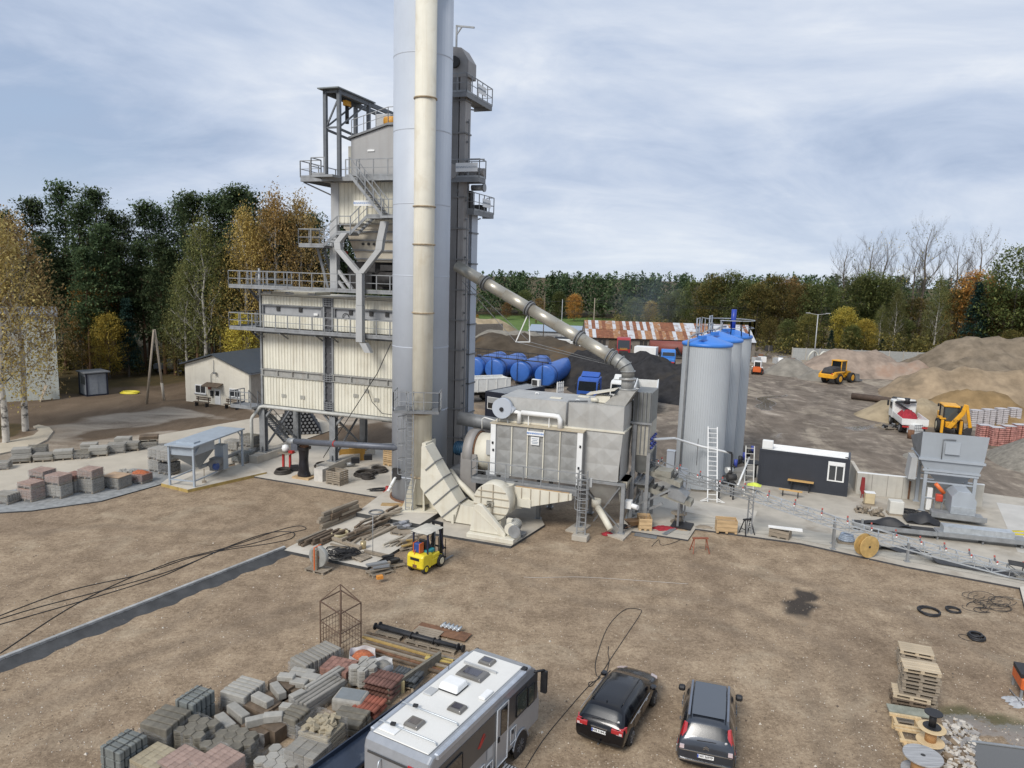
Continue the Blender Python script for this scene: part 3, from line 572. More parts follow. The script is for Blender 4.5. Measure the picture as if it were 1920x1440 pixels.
def ring(b, r0, r1, z0, z1, a0, a1, n=14, c=(0,0)):
    for k in range(n):
        t0_, t1_ = a0+(a1-a0)*k/n, a0+(a1-a0)*(k+1)/n
        q = [(c[0]+r*math.cos(t), c[1]+r*math.sin(t)) for r, t in ((r0, t0_),(r1, t0_),(r1, t1_),(r0, t1_))]
        b.hexa([(x, y, z0) for x, y in q]+[(x, y, z1) for x, y in q])
b.box(-1.6,1.15,-1.1,-.64, GZ-.16, GZ).box(-1.6,-.64,-.64,.5, GZ-.16, GZ).box(.64,1.15,-.64,.3, GZ-.16, GZ); ga = b.obj('gallery', galvD, stk)
r = B(); railing(r, [(-1.6,.5, GZ),(-1.6,-1.1, GZ),(1.15,-1.1, GZ),(1.15,.3, GZ)], 1.15,.8,.05, kick=False); r.obj('railing', galv, ga)
LX = -.62
b = B().beam((LX-.22,-.95,0),(LX-.22,-.95, GZ+1.2),.06).beam((LX+.22,-.95,0),(LX+.22,-.95, GZ+1.2),.06)
for k in range(24): b.beam((LX-.22,-.95,.25+k*.28),(LX+.22,-.95,.25+k*.28),.035)
la = b.obj('ladder', galv, stk)
b = B()
for z in (2.4,3.3,4.2,5.1,5.9): b.tube([(LX+.22*math.cos(a)-.22,-1.0+.35*math.sin(a), z) for a in ()] or [(LX-.3-.42*math.sin(k*math.pi/8),-.95-.4*math.cos(k*math.pi/8)+.0, z) for k in range(9)], .025,5)
for k in (1,4,7): b.beam((LX-.3-.42*math.sin(k*math.pi/8),-.95-.4*math.cos(k*math.pi/8),2.4),(LX-.3-.42*math.sin(k*math.pi/8),-.95-.4*math.cos(k*math.pi/8),5.9),.03)
b.obj('ladder_cage', galv, la)
# bucket elevator
E_ = Frame((-4.0,50),-20)
el = thing('bucket_elevator', 'dark grey bucket elevator beside the silo with railed platforms and a jib crane', 'elevator', E_.o, E_.a)
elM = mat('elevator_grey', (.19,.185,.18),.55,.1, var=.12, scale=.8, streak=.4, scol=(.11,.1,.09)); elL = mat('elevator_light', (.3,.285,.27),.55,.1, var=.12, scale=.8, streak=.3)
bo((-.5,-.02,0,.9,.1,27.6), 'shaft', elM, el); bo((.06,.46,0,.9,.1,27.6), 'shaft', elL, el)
for k in range(13): z = 1.5+k*2.05; bo((-.56,.52,-.06,.96, z, z+.1), 'shaft_flange', elM, el)
b = B()
for k in range(20): b.box(.5,.6,.2,.34,1+k*1.25,1.12+k*1.25)
b.beam((.62,.27,1),(.62,.27,25),.05); b.obj('cable_tray', galvD, el)
b = B().prism([(-.5,-.02,27.6),(.62,-.02,27.6),(.62,-.02,28.6),(.1,-.02,29.4),(-.5,-.02,29.5)], (0,1.3,0)); b.obj('elevator_head', elL, el)
bc(((-.3,-.04,28.5),(-.3,-.3,28.5),.36, {'n':16}), 'head_bearing', dark, el)
def plat(z, u0, u1, v0, v1, sg, side):
    b = B(); b.box(u0, u1, v0, v1, z-.06, z); b.box(u0, u1, v0, v0+.08, z-.3, z-.06).box(u0, u1, v1-.08, v1, z-.3, z-.06).box(u1-.08, u1, v0+.08, v1-.08, z-.3, z-.06)
    b.beam((0, v0+.4, z-.9), (0, v1-.2, z-.3), .08); o = b.obj('platform', galvD, el)
    r = B(); railing(r, [(u0, v0, z), (u1, v0, z), (u1, v1, z), (u0+.3, v1, z)], 1.15,.85,.05); r.obj('railing', galv, o)
    c = (sg[0]+sg[1])/2; h = (sg[1]-sg[0])/2; b = B(); b.box(-h, h, -.03,0,-.28,.28); q = b.obj('sign_board', white, o, (u1+.04, c, z+.63) if side else (c, v0-.04, z+.63), R(90)*side)
    text('BENNINGHOVEN', h*.25, txtG, q, (0,-.035,0), (R(90),0,0), 'sign_lettering')
    return o
plat(26.55,-.6,.75,-.5,3.9,(1.2,2.6),1); plat(21.2,-.6,1.75,-.5,.6,(.1,1.65),0); o = plat(19.2,.1,.95,.6,4.2,(2.0,3.4),1)
b = B().box(.62,1.3,0.0,.9,21.25,21.7).cyl((1.2,.4,21.6),(1.75,.4,21.6),.28, n=14); b.obj('gear_motor', elL, el)
b = B().cyl((.6,1.0,20.7),(1.5,1.0,20.7), .2, n=14).cyl((1.45,1.0,20.7),(1.55,1.0,20.7), .28, n=14); b.obj('exhaust_fan', galv, el)
bc(((-.3,-.55,21.6),(-.3,.0,21.6),.5, {'n':18}), 'drive_wheel', elL, el)
b = B().box(.2,.6,.8,1.3,19.25,20.5).box(.2,.8,2.2,3.2,19.25,19.7); b.obj('drive_unit', dark, el)
b = B().beam((-.4,.3,29.4),(-.4,.3,30.9),.1).beam((-.4,.3,30.85),(.85,.3,30.65),.1).beam((-.4,.3,30.3),(0,.3,30.8),.07); b.obj('jib_crane', galv, el)
b = B().beam((.6,-.5,22.3),(2.1,-.5,22.3),.08); b.obj('jib_arm', galv, el)
# filler shaft with ribbed pale blue sheets behind the elevator
fs = thing('filler_shaft', 'square pale blue ribbed shaft with dark straps behind the bucket elevator', 'shaft', E_.w(0,1.5), E_.a)
bo((-.6,.45,0,1.0,.1,19.0), 'shaft_body', siloM, fs)
for k in range(9):
    z = .9+k*2.1; bo((-.66,.51,-.06,1.06, z, z+.1), 'strap', galvD, fs)
for u in (-.1,.15,.36): bo((u, u+.04,-.04,0,.1,19), 'stiffener', galvD, fs)
# screw conveyor tube between the tower and the silo
p = V((-15.6,51.0,2.75)); q = V((-7.0,45.4,3.9))
ux = (q-p)
sco = thing('screw_conveyor', 'long dark grey screw conveyor tube slung from the tower legs to the silo ladder', 'conveyor', (0,0,0))
bc((p, q, .21, {'n':14}), 'tube', mat('tube_slate', (.12,.13,.155),.45,.2, var=.15), sco)
bc((p-ux*.03, p+ux*.035,.25, {'n':14}), 'inlet_collar', galv, sco); b = B().cbox(p+ux*.03+V((0,0,-.35)),(.45,.45,.5)); b.obj('outlet_box', mat('tube_slate', (.12,.13,.155)), sco)
bc((p+ux*.42, p+ux*.43,.225, {'n':14}), 'red_band', redm, sco); b = B().cyl(q+V((0,0,.25)), q+V((.3,-.1,.3)),.15, n=10); b.obj('drive_motor', black, sco)
# ------------------------------------------------------------------ the bag filter and its fan
F = Frame((6.7,41.4),-20)
fl_ = thing('bag_filter', 'large weathered grey steel bag filter with pressed diamond panels on steel legs', 'filter unit', F.o, F.a)
inox = mat('weathered_sheet', (.36,.36,.345),.5,.3, var=.16, scale=.8, streak=.55, scol=(.2,.19,.17), stscale=1.4, patch=.25, pcol=(.25,.245,.23), pscale=.8)
inoxL = mat('weathered_sheet_light', (.46,.455,.43),.5,.25, var=.14, scale=.8, streak=.5, scol=(.27,.25,.22), stscale=1.1, patch=.2, pcol=(.32,.3,.27), pscale=.8)
def pyr(b, u0, u1, z0, z1, v, d):
    b.add([(u0, v, z0),(u1, v, z0),(u1, v, z1),(u0, v, z1),((u0+u1)/2, v-d*.5, (z0+z1)/2)], [(0,1,4),(1,2,4),(2,3,4),(3,0,4)])
b = B().hexa([(-2.55,.02,3.15),(-.4,.02,3.15),(-.4,2.8,3.15),(-2.55,2.8,3.15),(-2.55,.02,6.1),(-.2,.02,6.1),(-.2,3.0,6.1),(-2.55,3.0,6.1)])
b.box(-8.0,-2.56,.05,2.9,2.9,6.1); b.obj('filter_body', inoxL, fl_)
b = B()
for (a, c) in ((-2.45,-1.35),(-1.35,-.35)):
    for z in (3.2,4.15,5.1): pyr(b, a, c, z, z+.92,.018,.07)
b.obj('pressed_panel', inoxL, fl_)
bo((-8.1,-.1,-.06,3.1,6.1,6.2), 'seam_flange', creamP, fl_)
bo((-7.8,-.2,.02,3.0,6.2,7.66), 'clean_gas_chamber', inoxL, fl_)
cs = [-7.7,-6.2,-4.9,-3.6,-1.9,-.25]
for k, (a, c) in enumerate(zip(cs[:-1], cs[1:])): b = B(); pyr(b, a+.02, c-.02,6.25,7.62,.018,.1); b.obj('pressed_panel', inoxL, fl_)
b = B(); pyr(b, 0,2.9,6.25,7.62,0,.1); b.obj('pressed_panel', inoxL, fl_, loc=(-.2,.05,0), rz=R(90))
b = B(); pyr(b, 0,2.7,3.2,6.05,0,.08); b.obj('pressed_panel', inoxL, fl_, loc=(-.28,.05,0), rz=R(90))
b = B().tube([(-2.5,.5,7.72),(-3.55,.1,7.72),(-3.6,-.1,7.6),(-3.6,-.1,6.3)], .05,6); b.obj('air_pipe', galvD, fl_)
for u, v in ((-4.6,1.0),(-3.2,2.3)): bo((u-.35, u+.35, v-.2, v+.2,7.66,7.7), 'hatch_cover', creamP, fl_)
for u, v in ((-6.0,1.5),(-3.1,.4),(-1.0,.5)): b = B().tube([(u-.12, v, 7.66),(u-.08, v, 7.8),(u+.08, v, 7.8),(u+.12, v, 7.66)], .03,6); b.obj('lifting_eye', white, fl_)
# raw gas hood with round branch
b = B().hexa([(-1.5,.3,7.67),(-.22,.3,7.67),(-.22,2.6,7.67),(-1.5,2.6,7.67),(-.75,1.0,8.45),(.2,1.0,8.45),(.2,2.2,8.45),(-.75,2.2,8.45)]); b.obj('inlet_hood', mat('hood_sheet', (.27,.26,.235),.55,.2, var=.15, streak=.4, scol=(.16,.14,.11)), fl_)
b = B().cyl((-.4,1.6,8.4),(-.4,1.6,9.3), .37, n=20); b.cyl((-.4,1.6,9.05),(-.4,1.6,9.15),.52, n=20).cyl((-.4,1.6,8.45),(-.4,1.6,8.53),.55, n=20); b.obj('inlet_branch', inox, fl_)
b = B().box(-2.1,-1.2,.6,1.3,7.7,8.1); b.prism([(-2.5,.4,8.1),(-.9,.4,8.5),(-.85,.4,8.56),(-2.6,.4,8.15)], (0,1.1,0)); b.cyl((-2.3,.5,7.85),(-1.9,.5,7.85),.12, n=10); b.obj('weather_hood', creamP, fl_)
# pre-separator chamber at the far side
ribm = mat('ribbed_chamber', (.2,.205,.195),.55,.2, var=.15, streak=.4, scol=(.12,.11,.09)); ribc = mat('ribbed_chamber_cream', (.42,.4,.34),.6, var=.15, streak=.6, scol=(.2,.17,.12))
bo((-.1,1.0,2.2,4.6,6.4,8.25), 'separator_chamber', ribm, fl_)
bo((-.1,1.0,2.2,4.6,4.4,6.38), 'separator_chamber', ribc, fl_)
b = B().hexa([(.2,2.6,3.2),(.8,2.6,3.2),(.8,4.0,3.2),(.2,4.0,3.2),(-.08,2.22,4.4),(.98,2.22,4.4),(.98,4.58,4.4),(-.08,4.58,4.4)]); b.obj('dust_hopper', ribm, fl_)
for k in range(5): u = -.05+k*.24; bo((u, u+.05,2.1,2.2,4.5,8.3), 'chamber_rib', galvD, fl_)
for k in range(3):
    for j in range(4): bc(((1.0+.0*k, 2.5+j*.5,4.8+k*.28),(1.14,2.5+j*.5,4.9+k*.28),.08, {'n':8}), 'sleeve_bolt', mat('cobalt_blue', (.03,.05,.25),.5), fl_)
bo((-.2,1.1,2.05,2.16,6.33,6.45), 'chamber_flange', galv, fl_)
for u, v in ((.12,2.1),(1.0,2.2),(.12,4.4),(1.0,4.5)): bo((u-.1, u+.1, v-.1, v+.1,.1,6.3 if v < 2.15 else 4.6), 'chamber_leg', galv, fl_)
b = B().beam((.12,2.1,2.2),(1.0,4.4,3.6),.1).beam((.12,2.1,1.2),(1.0,4.4,2.6),.1).box(.1,1.1,2.2,4.5,2.55,2.62); b.obj('chamber_brace', galvD, fl_)
# pressed front module with white stiles
bo((-8.18,-2.45,-.5,.04,2.85,6.0), 'door_module', inox, fl_)
ce = [-7.85+k*1.012 for k in range(6)]
for a, c in zip(ce[:-1], ce[1:]):
    b = B()
    for j in range(4): pyr(b, a+.04, c-.04,2.92+j*.76,2.92+(j+1)*.76-.02,-.5,.075)
    b.obj('pressed_panel', inox, fl_)
for u in ce[1:-1]: bo((u-.03, u+.03,-.6,-.5,2.9,5.95), 'stile', creamP, fl_)
for a, c in ((-8.2,-7.88),(-2.75,-2.43)): bo((a, c, -.6,-.503,2.85,6.03), 'end_stile', white, fl_)
bo((-8.25,-2.38,-.64,.02,6.03,6.09), 'module_cover', mat('stained_cap', (.48,.42,.31),.6, var=.15, patch=.4, pcol=(.3,.18,.09), pscale=1.5), fl_)
for u, z in ((-8.05,4.85),(-8.0,4.4),(-2.6,3.9),(-2.55,5.2)): bo((u-.05, u+.05,-.66,-.6, z-.07, z+.07), 'latch', black, fl_)
bo((-5.86,-4.8,-.64,-.6,5.56,5.82), 'sign_board', white, fl_); text('BENNINGHOVEN', .135, txtB, fl_, (-5.33,-.645,5.69),(R(90),0,0), 'sign_lettering', bold=.004)
bo((-5.6,-5.08,-.64,-.6,5.0,5.48), 'notice_plate', white, fl_)
for k, (w_, z) in enumerate(((.4,5.38),(.3,5.28),(.42,5.18),(.36,5.1))): bo((-5.34-w_/2,-5.34+w_/2,-.645,-.641, z-.02, z+.02), 'notice_line', txtG, fl_)
# cooling fan and white pipe on top of the module
b = B().cyl((-7.55,-.55,7.0),(-7.55,-.1,7.0),.62, n=28).prism([(-7.15,-.5,7.3),(-6.75,-.5,7.0),(-6.9,-.5,6.75),(-7.3,-.5,6.8)], (0,.35,0)); b.obj('blower_volute', siloM, fl_)
bc(((-7.55,-.56,6.95),(-7.55,-.62,6.95),.13, {'n':14}), 'blower_inlet', black, fl_)
b = B().beam((-7.9,-.3,6.1),(-7.75,-.3,6.6),.08).beam((-7.2,-.3,6.1),(-7.35,-.3,6.6),.08); b.obj('blower_foot', galv, fl_)
b = B().tube([(-6.9,-.3,6.85),(-6.5,-.3,6.8),(-6.5,-.3,6.15)], .14,10); b.obj('white_duct', white, fl_)
b = B().tube([(-6.35,-.3,6.82),(-4.3,-.3,6.8),(-4.05,-.3,6.78),(-3.93,-.3,6.62),(-3.92,-.3,6.1)], .15,10); b.obj('white_duct', white, fl_)
for u in (-5.9,-4.6): b = B().beam((u, -.3,6.09),(u, -.3,6.68),.05); b.obj('duct_post', white, fl_)
b = B().tube([(-8.3,.4,6.0),(-9.2,.8,6.05),(-9.4,.9,5.9),(-9.4,.9,5.3)], .04,6); b.obj('handrail_pipe', white, fl_)
# gallery below the module
b = B().box(-9.0,-2.35,-1.6,-.62,2.68,2.75).box(-9.0,-2.35,-1.6,-1.55,2.48,2.68); o = b.obj('gallery', galvD, fl_)
r = B(); railing(r, [(-9.0,-.7,2.75),(-9.0,-1.6,2.75),(-2.35,-1.6,2.75),(-2.35,-.7,2.75)], 1.1,1.1,.055); r.obj('railing', galv, o)
bo((-8.0,-2.5,-1.3,.0,2.35,2.46), 'gallery_beam', rust, fl_)
b = B().beam((-1.75,-1.75,.3),(-1.75,-1.75,4.1),.07).beam((-2.25,-1.75,.3),(-2.25,-1.75,4.1),.07)
for k in range(13): b.beam((-2.25,-1.75,.5+k*.28),(-1.75,-1.75,.5+k*.28),.04)
la = b.obj('ladder', galv, fl_)
b = B()
for z in (1.9,2.5,3.1,3.7): b.tube([(-2.0+.4*math.cos(a_),-1.75-.55*math.sin(a_), z) for a_ in [k*math.pi/8 for k in range(9)]], .025,5)
for k in (1,4,7): a_ = k*math.pi/8; b.beam((-2.0+.4*math.cos(a_),-1.75-.55*math.sin(a_),1.9),(-2.0+.4*math.cos(a_),-1.75-.55*math.sin(a_),3.75),.03)
b.obj('ladder_cage', galv, la)
bo((-2.45,-1.55,-2.1,-1.4,0,.32), 'ladder_footing', conc, fl_, bevel=.02)
bo((-1.62,-1.48,-1.8,-1.65,3.2,3.7), 'control_box', greyP, fl_)
for u, v, z in ((0,0,3.1),(-2.62,.1,2.9),(-5.3,.4,2.8),(-8.0,.4,2.8),(-.1,2.9,3.1),(-2.6,2.9,3.0),(-5.3,2.9,2.9)):
    b = B().box(u-.11, u+.11, v-.11, v-.07,.12, z).box(u-.11, u+.11, v+.07, v+.11,.12, z).box(u-.02, u+.02, v-.07, v+.07,.12, z).box(u-.2, u+.2, v-.2, v+.2,.1,.14); b.obj('leg', galv, fl_)
bo((-2.6,.1,-.12,.1,2.98,3.12), 'support_beam', galv, fl_)
b = B().beam((-.1,0,.4),(-2.4,0,2.6),.08); b.obj('diagonal_brace', galvD, fl_)
b = B().beam((-.2,.0,2.9),(-1.7,.0,.6),.08); b.obj('diagonal_brace', galvD, fl_); b = B().beam((0,.15,2.7),(-.1,2.8,.5),.07); b.obj('diagonal_brace', galvD, fl_)
b = B().hexa([(-1.6,.9,1.5),(-1.0,.9,1.5),(-1.0,1.9,1.5),(-1.6,1.9,1.5),(-2.5,.1,2.95),(-.3,.1,2.95),(-.3,2.8,2.95),(-2.5,2.8,2.95)]); b.obj('dust_hopper', inoxL, fl_)
b = B().prism([(-.3,.6,1.8),(.1,.6,2.9),(.1,.6,3.1),(-.5,.6,3.1)], (0,1.6,0)); b.obj('side_hopper', inoxL, fl_)
b = B().cyl((-1.75,-.2,1.75),(.55,-1.1,.35),.16, n=12) if False else b.tube([(-1.6,.1,1.6),(-1.1,-.3,1.15),(-.75,-.5,.75),(-.5,-.7,.5)], .2,10); b.cyl((-1.6,.1,1.5),(-1.6,.1,1.95),.28, n=14); b.obj('dust_screw', creamP, fl_)
b = B().cyl((.1,.6,1.75),(.85,.3,1.7),.15, n=12).box(.05,.45,.3,.8,1.55,2.0); b.obj('rotary_valve', white, fl_)
# fan: volute, inlet duct, belt guard, motor
fa = thing('exhaust_fan', 'large cream drum-shaped exhaust fan with triangular belt guard on a concrete pad', 'fan', F.o, F.a)
bc(((-7.1,-3.0,1.88),(-7.1,-2.0,1.88),1.13, {'n':40}), 'fan_casing', creamP, fa, bevel=.02)
for z in (1.25,1.7,2.15,2.55):
    hw = math.sqrt(max(0,1.1**2-(z-1.88)**2)); bo((-7.1-hw, -7.1+hw, -3.06,-3.0, z-.02, z+.02), 'casing_rib', mat('rib_stain', (.4,.34,.25),.6), fa)
for u in (-7.75,-7.0): hw = math.sqrt(1.1**2-(u+7.1)**2); bo((u-.02, u+.02,-3.065,-3.0,1.88-hw*.9,1.88+hw), 'casing_rib', mat('rib_stain', (.4,.34,.25)), fa)
b = B().box(-7.35,-6.95,-3.12,-3.0,1.65,1.95).cyl((-7.15,-3.1,1.8),(-7.15,-3.9,1.8),.07, n=10); b.obj('bearing_block', rust, fa)
b = B().box(-6.6,-5.5,-2.7,-1.9,1.3,2.85) if False else b.hexa([(-6.5,-2.7,1.1),(-6.2,-2.0,1.1),(-6.2,-.9,1.1),(-6.9,-1.9,1.1),(-6.5,-2.7,2.75),(-6.2,-2.0,2.75),(-6.2,-.9,2.75),(-6.9,-1.9,2.75)]); b.obj('fan_neck', creamP, fa)
b = B().prism([(-6.2,-1.7,1.2),(-2.65,-1.7,2.25),(-2.65,-1.7,2.62),(-6.2,-1.7,2.62)], (0,1.2,0)); b.obj('suction_duct', creamP, fa)
bo((-6.1,-2.8,-1.68,-.6,2.62,2.66), 'stained_top', mat('rust_stained_top', (.42,.27,.13),.7, var=.3, scale=2, patch=.6, pcol=(.2,.09,.04), pscale=1.3), fa)
for k in range(6): u = -5.7+k*.57; zb = 1.2+(u+6.2)/3.55*1.05; bo((u-.015, u+.015,-1.76,-1.7, zb, 2.6), 'duct_rib', mat('rib_stain', (.4,.34,.25)), fa)
bo((-5.95,-5.1,-1.79,-1.71,1.45,1.95), 'inspection_cover', creamP, fa)
b = B().prism([(-7.95,-4.15,.42),(-7.68,-4.15,1.95),(-7.5,-4.15,2.08),(-7.2,-4.15,2.0),(-5.75,-4.15,.55),(-5.78,-4.15,.36),(-6.2,-4.15,.42)], (0,.3,0)); b.obj('belt_guard', creamP, fa, bevel=.03)
b = B().beam((-7.62,-4.17,1.72),(-5.95,-4.17,.42),.05,.03); b.obj('guard_crease', creamP, fa)
bo((-8.0,-5.15,-4.5,-3.2,.14,.4), 'fan_base', creamP, fa, bevel=.02)
bo((-6.7,-5.0,-3.2,-2.6,.14,.3), 'fan_base', galvD, fa)
bo((-7.4,-6.5,-2.9,-2.1,.15,1.0), 'fan_pedestal', creamP, fa)
b = B().cyl((-5.5,-4.1,.85),(-5.5,-3.0,.85),.34, n=18).box(-5.75,-5.25,-3.9,-3.3,.4,.6).box(-5.8,-5.5,-3.9,-3.6,1.0,1.35); mo = b.obj('fan_motor', creamP, fa)
bc(((-5.2,-4.25,.8),(-5.2,-4.12,.8),.36, {'n':18}), 'motor_pulley', galv, fa)
for k in range(6): b = B(); v = -4.0+k*.16; b.cyl((-5.5, v, .85),(-5.5, v+.04,.85),.37, n=18); b.obj('cooling_fin', galv, mo)
# rectangular duct to the stack
outer = [(-11.86,4.62),(-11.9,2.1),(-11.62,1.7),(-10.45,.38),(-10.1,.2),(-8.0,.2),(-8.0,1.3),(-9.0,1.3),(-9.35,1.42),(-10.38,2.83),(-11.6,4.66)]
duc = thing('stack_duct', 'cream rectangular duct rising from the fan to the exhaust stack', 'duct', F.o, F.a)
b = B().prism([(u, -2.65, z) for u, z in outer], (0,1.15,0)); b.obj('duct_body', creamP, duc, bevel=.01)
for (a, c) in (((-11.55,3.2),(-10.95,3.75)),((-11.6,1.75),(-10.4,2.85)),((-11.0,1.1),(-9.9,2.15)),((-10.42,.4),(-9.3,1.42)),((-9.6,.22),(-9.25,1.4))):
    b = B().beam((a[0], -2.69, a[1]),(c[0], -2.69, c[1]),.06); b.beam((c[0]+.02,-2.7, c[1]+.02),(c[0]+.02,-1.48, c[1]+.02),.06); b.obj('duct_flange', galvD, duc)
b = B().box(-11.8,-11.4,-2.5,-1.2,1.9,4.8) if False else b.box(-12.0,-11.75,-2.3,-.9,2.0,4.75); b.obj('stack_connection', creamP, duc)
b = B().box(-9.75,-9.6,-2.75,-2.66,.14,.7).box(-9.75,-9.6,-2.74,-2.0,.13,.2); b.obj('duct_support', creamP, duc)
# drum dryer end with burner motor
dr = thing('dryer_drum', 'grey and cream dryer drum with blue motor between silo and bag filter', 'dryer', F.o, F.a)
bc(((-9.55,.9,3.85),(-8.0,.9,3.85),1.18, {'n':36}), 'drum_shell', creamP, dr)
bc(((-10.15,.9,3.85),(-9.5,.9,3.85),1.34, {'n':36}), 'drum_casing', elL, dr)
bc(((-9.5,.9,3.85),(-9.42,.9,3.85),1.26, {'n':36}), 'rust_ring', rust, dr)
b = B().cyl((-11.2,.9,3.85),(-10.15,.9,3.85),.42, n=20); mo = b.obj('motor', mat('motor_blue', (.03,.085,.15),.5, var=.2), dr)
for k in range(7): bc(((-11.1+k*.13,.9,3.85),(-11.05+k*.13,.9,3.85),.47, {'n':20}), 'cooling_fin', mat('motor_blue', (.03,.085,.15)), mo)
b = B().box(-11.3,-9.4,.2,1.6,2.35,2.6).box(-10.2,-9.5,-.1,.3,.1,2.9).box(-10.2,-9.5,1.6,2.0,.1,2.9).box(-11.3,-11.0,.3,.6,.1,2.4); b.obj('drum_stand', galvD, dr)
b = B().prism([(-10.3,-.4,1.0),(-9.2,-.4,1.0),(-9.2,-.4,3.9),(-10.25,-.4,3.9)], (0,.12,0)); b.obj('casing_skirt', elL, dr)
bo((-8.55,-8.25,-.42,-.3,4.0,4.9), 'burner_panel', greyP, dr)
bc(((-11.5,1.9,5.6),(-8.0,2.6,5.2),.45, {'n':16}), 'cold_feed_duct', galvD, dr)
b = B().tube([(-11.0,-.3,2.6),(-10.2,-.9,2.2),(-8.6,-1.5,1.4)], .2,10); b.cyl((-10.3,-.85,2.2),(-10.3,-.85,1.2),.2, n=12); ds = b.obj('dust_screw', creamP, None, F.o, F.a); tag(ds, 'cream tubular dust screw slanting down behind the exhaust fan', 'conveyor')
# stainless duct rising from the filter to the tower
dp = [F.w(-.4,1.6,9.2), F.w(-.42,1.6,9.55), F.w(-.62,1.62,9.85), F.w(-.95,1.66,10.06), F.w(-1.35,1.7,10.26)]
top = E_.w(.3,-.5,15.45)
du = thing('inclined_duct', 'long shiny stainless steel duct sloping from the bag filter up to the tower', 'duct', (0,0,0))
b = B().tube(dp, .385, 20); b.obj('elbow', mat('duct_zinc', (.3,.3,.28),.5,.4, var=.15), du)
for k in (1,2,3,4): dd = (dp[k]-dp[k-1]).normalized(); bc((dp[k]-dd*.02, dp[k]+dd*.02,.46, {'n':20}), 'elbow_seam', galv, du)
L_ = (top-dp[-1]); nL = L_.normalized()
for k in range(6): b = B().cyl(dp[-1]+L_*(k/6), dp[-1]+L_*((k+1)/6), .375, n=28); b.obj('duct_section', steel, du)
for t_ in (.0,.02,.19,.205,.5,.515,.79,.805): bc((dp[-1]+L_*t_, dp[-1]+L_*t_+nL*.07,.5, {'n':24}), 'clamp_ring', galvD, du)
mid_ = dp[-1]+L_*.5; sp = mid_+V((-.9,.2,-2.1)); 
b = B().beam(mid_+V((-.2,0,-.35)), sp, .06).beam(mid_+V((-.1,.4,-.35)), sp+V((.9,.3,0)),.06).beam(sp, sp+V((.9,.3,0)),.06); b.obj('strut', white, du)
b = B().tube([top+V((.4,-.3,-1.0)), sp, dp[-1]+V((.2,0,-.5))], .02,5); b.tube([top+V((.6,.2,-1.0)), sp+V((.9,.3,0)), dp[-1]+V((.4,.2,-.5))], .02,5); b.obj('tension_cable', galvD, du)
# ------------------------------------------------------------------ bitumen tanks, site container, feed hopper and conveyors
tankM = mat('tank_cladding', (.5,.525,.54),.45,.15, var=.05, scale=.3, streak=.25, scol=(.34,.37,.4), stscale=.9); blueM = mat('tank_blue', (.045,.2,.62),.4, var=.06)
wood = mat('fresh_wood', (.5,.35,.19),.8, var=.25, scale=3, anis=(.4,4,4), rnd=.18); woodO = mat('old_wood', (.27,.225,.17),.88, var=.3, scale=3, anis=(.4,5,5), rnd=.2); woodD = mat('dark_wood', (.13,.095,.065),.9, var=.35, scale=4, rnd=.2)
galvB = mat('bright_galvanised', (.5,.53,.55),.4,.5, var=.15, scale=4)
tnk = [('front', (13.84,52.0)),('middle', (15.8,56.0)),('rear', (17.8,60.0))]
tank0 = None
for i, (w_, (x, y)) in enumerate(tnk):
    lab = ['nearest of the three grey ribbed bitumen tanks with bright blue roofs', 'middle one of the three grey ribbed bitumen tanks with blue roofs', 'farthest grey bitumen tank with a railing and blue post on its roof'][i]
    tk = thing('bitumen_tank', lab, 'tank', (x, y, .1),0, 'bitumen tanks')
    if tank0 is None:
        b = B(); n = 66; prof = []
        for k in range(n): prof += [(1.69,(k)/n),(1.69,(k+.72)/n),(1.665,(k+.78)/n),(1.665,(k+.94)/n)]
        vs = [(r*math.cos(a*2*math.pi), r*math.sin(a*2*math.pi), z) for z in (.15,10.35) for r, a in prof]; k = len(prof)
        b.add(vs, [(j, (j+1) % k, k+(j+1) % k, k+j) for j in range(k)]); sh = b.obj('cladding', tankM, tk)
        b = B().lathe([(1.72,10.3),(1.77,10.33),(1.77,10.5),(1.72,10.53),(.25,11.0),(0.01,11.02)], 48, cap=False); rf = b.obj('roof', blueM, tk)
        b = B().lathe([(1.6,0),(1.6,.16)], 32); b.obj('plinth', conc, tk); tank0 = tk
        b = B().cbox((-.7,-1.15,10.95),(.45,.4,.24),.5); b.obj('hatch', blueM, tk)
    else:
        for ch in list(tank0.children)[:4]: c = ch.copy(); C.objects.link(c); c.parent = tk
    b = B().tube([(-1.6,-.9,.3),(-1.6,-.95,10.6),(-1.5,-.9,10.95),(-1.0,-.7,11.2),(-.55,-.5,11.2)], .07,8); b.cyl((-.9,-.6,10.9),(-.9,-.6,11.7),.05, n=8).cyl((-.9,-.6,11.65),(-.9,-.6,11.72),.2, n=12); b.obj('vent_pipe', galv, tk)
    if i == 2:
        r = B(); railing(r, [(1.85*math.cos(k*.45-2.3),1.85*math.sin(k*.45-2.3),10.55) for k in range(13)]+[(-1.9,2.0,10.55)], 1.2,.9,.06, kick=False); r.obj('roof_railing', galvB, tk)
        bc(((.1,-.2,10.9),(.1,-.2,12.6),.2, {'n':14}), 'mixer_motor', mat('deep_blue', (.02,.05,.32),.4), tk)
    if i < 2: b = B().beam((-.7,.6,10.9),(-.7,.6,12.2),.08).beam((-.3,1.4,10.8),(-.3,1.4,12.2),.08).beam((-.7,.6,12.15),(-.3,1.4,12.15),.06); b.obj('roof_gate', galvB, tk)
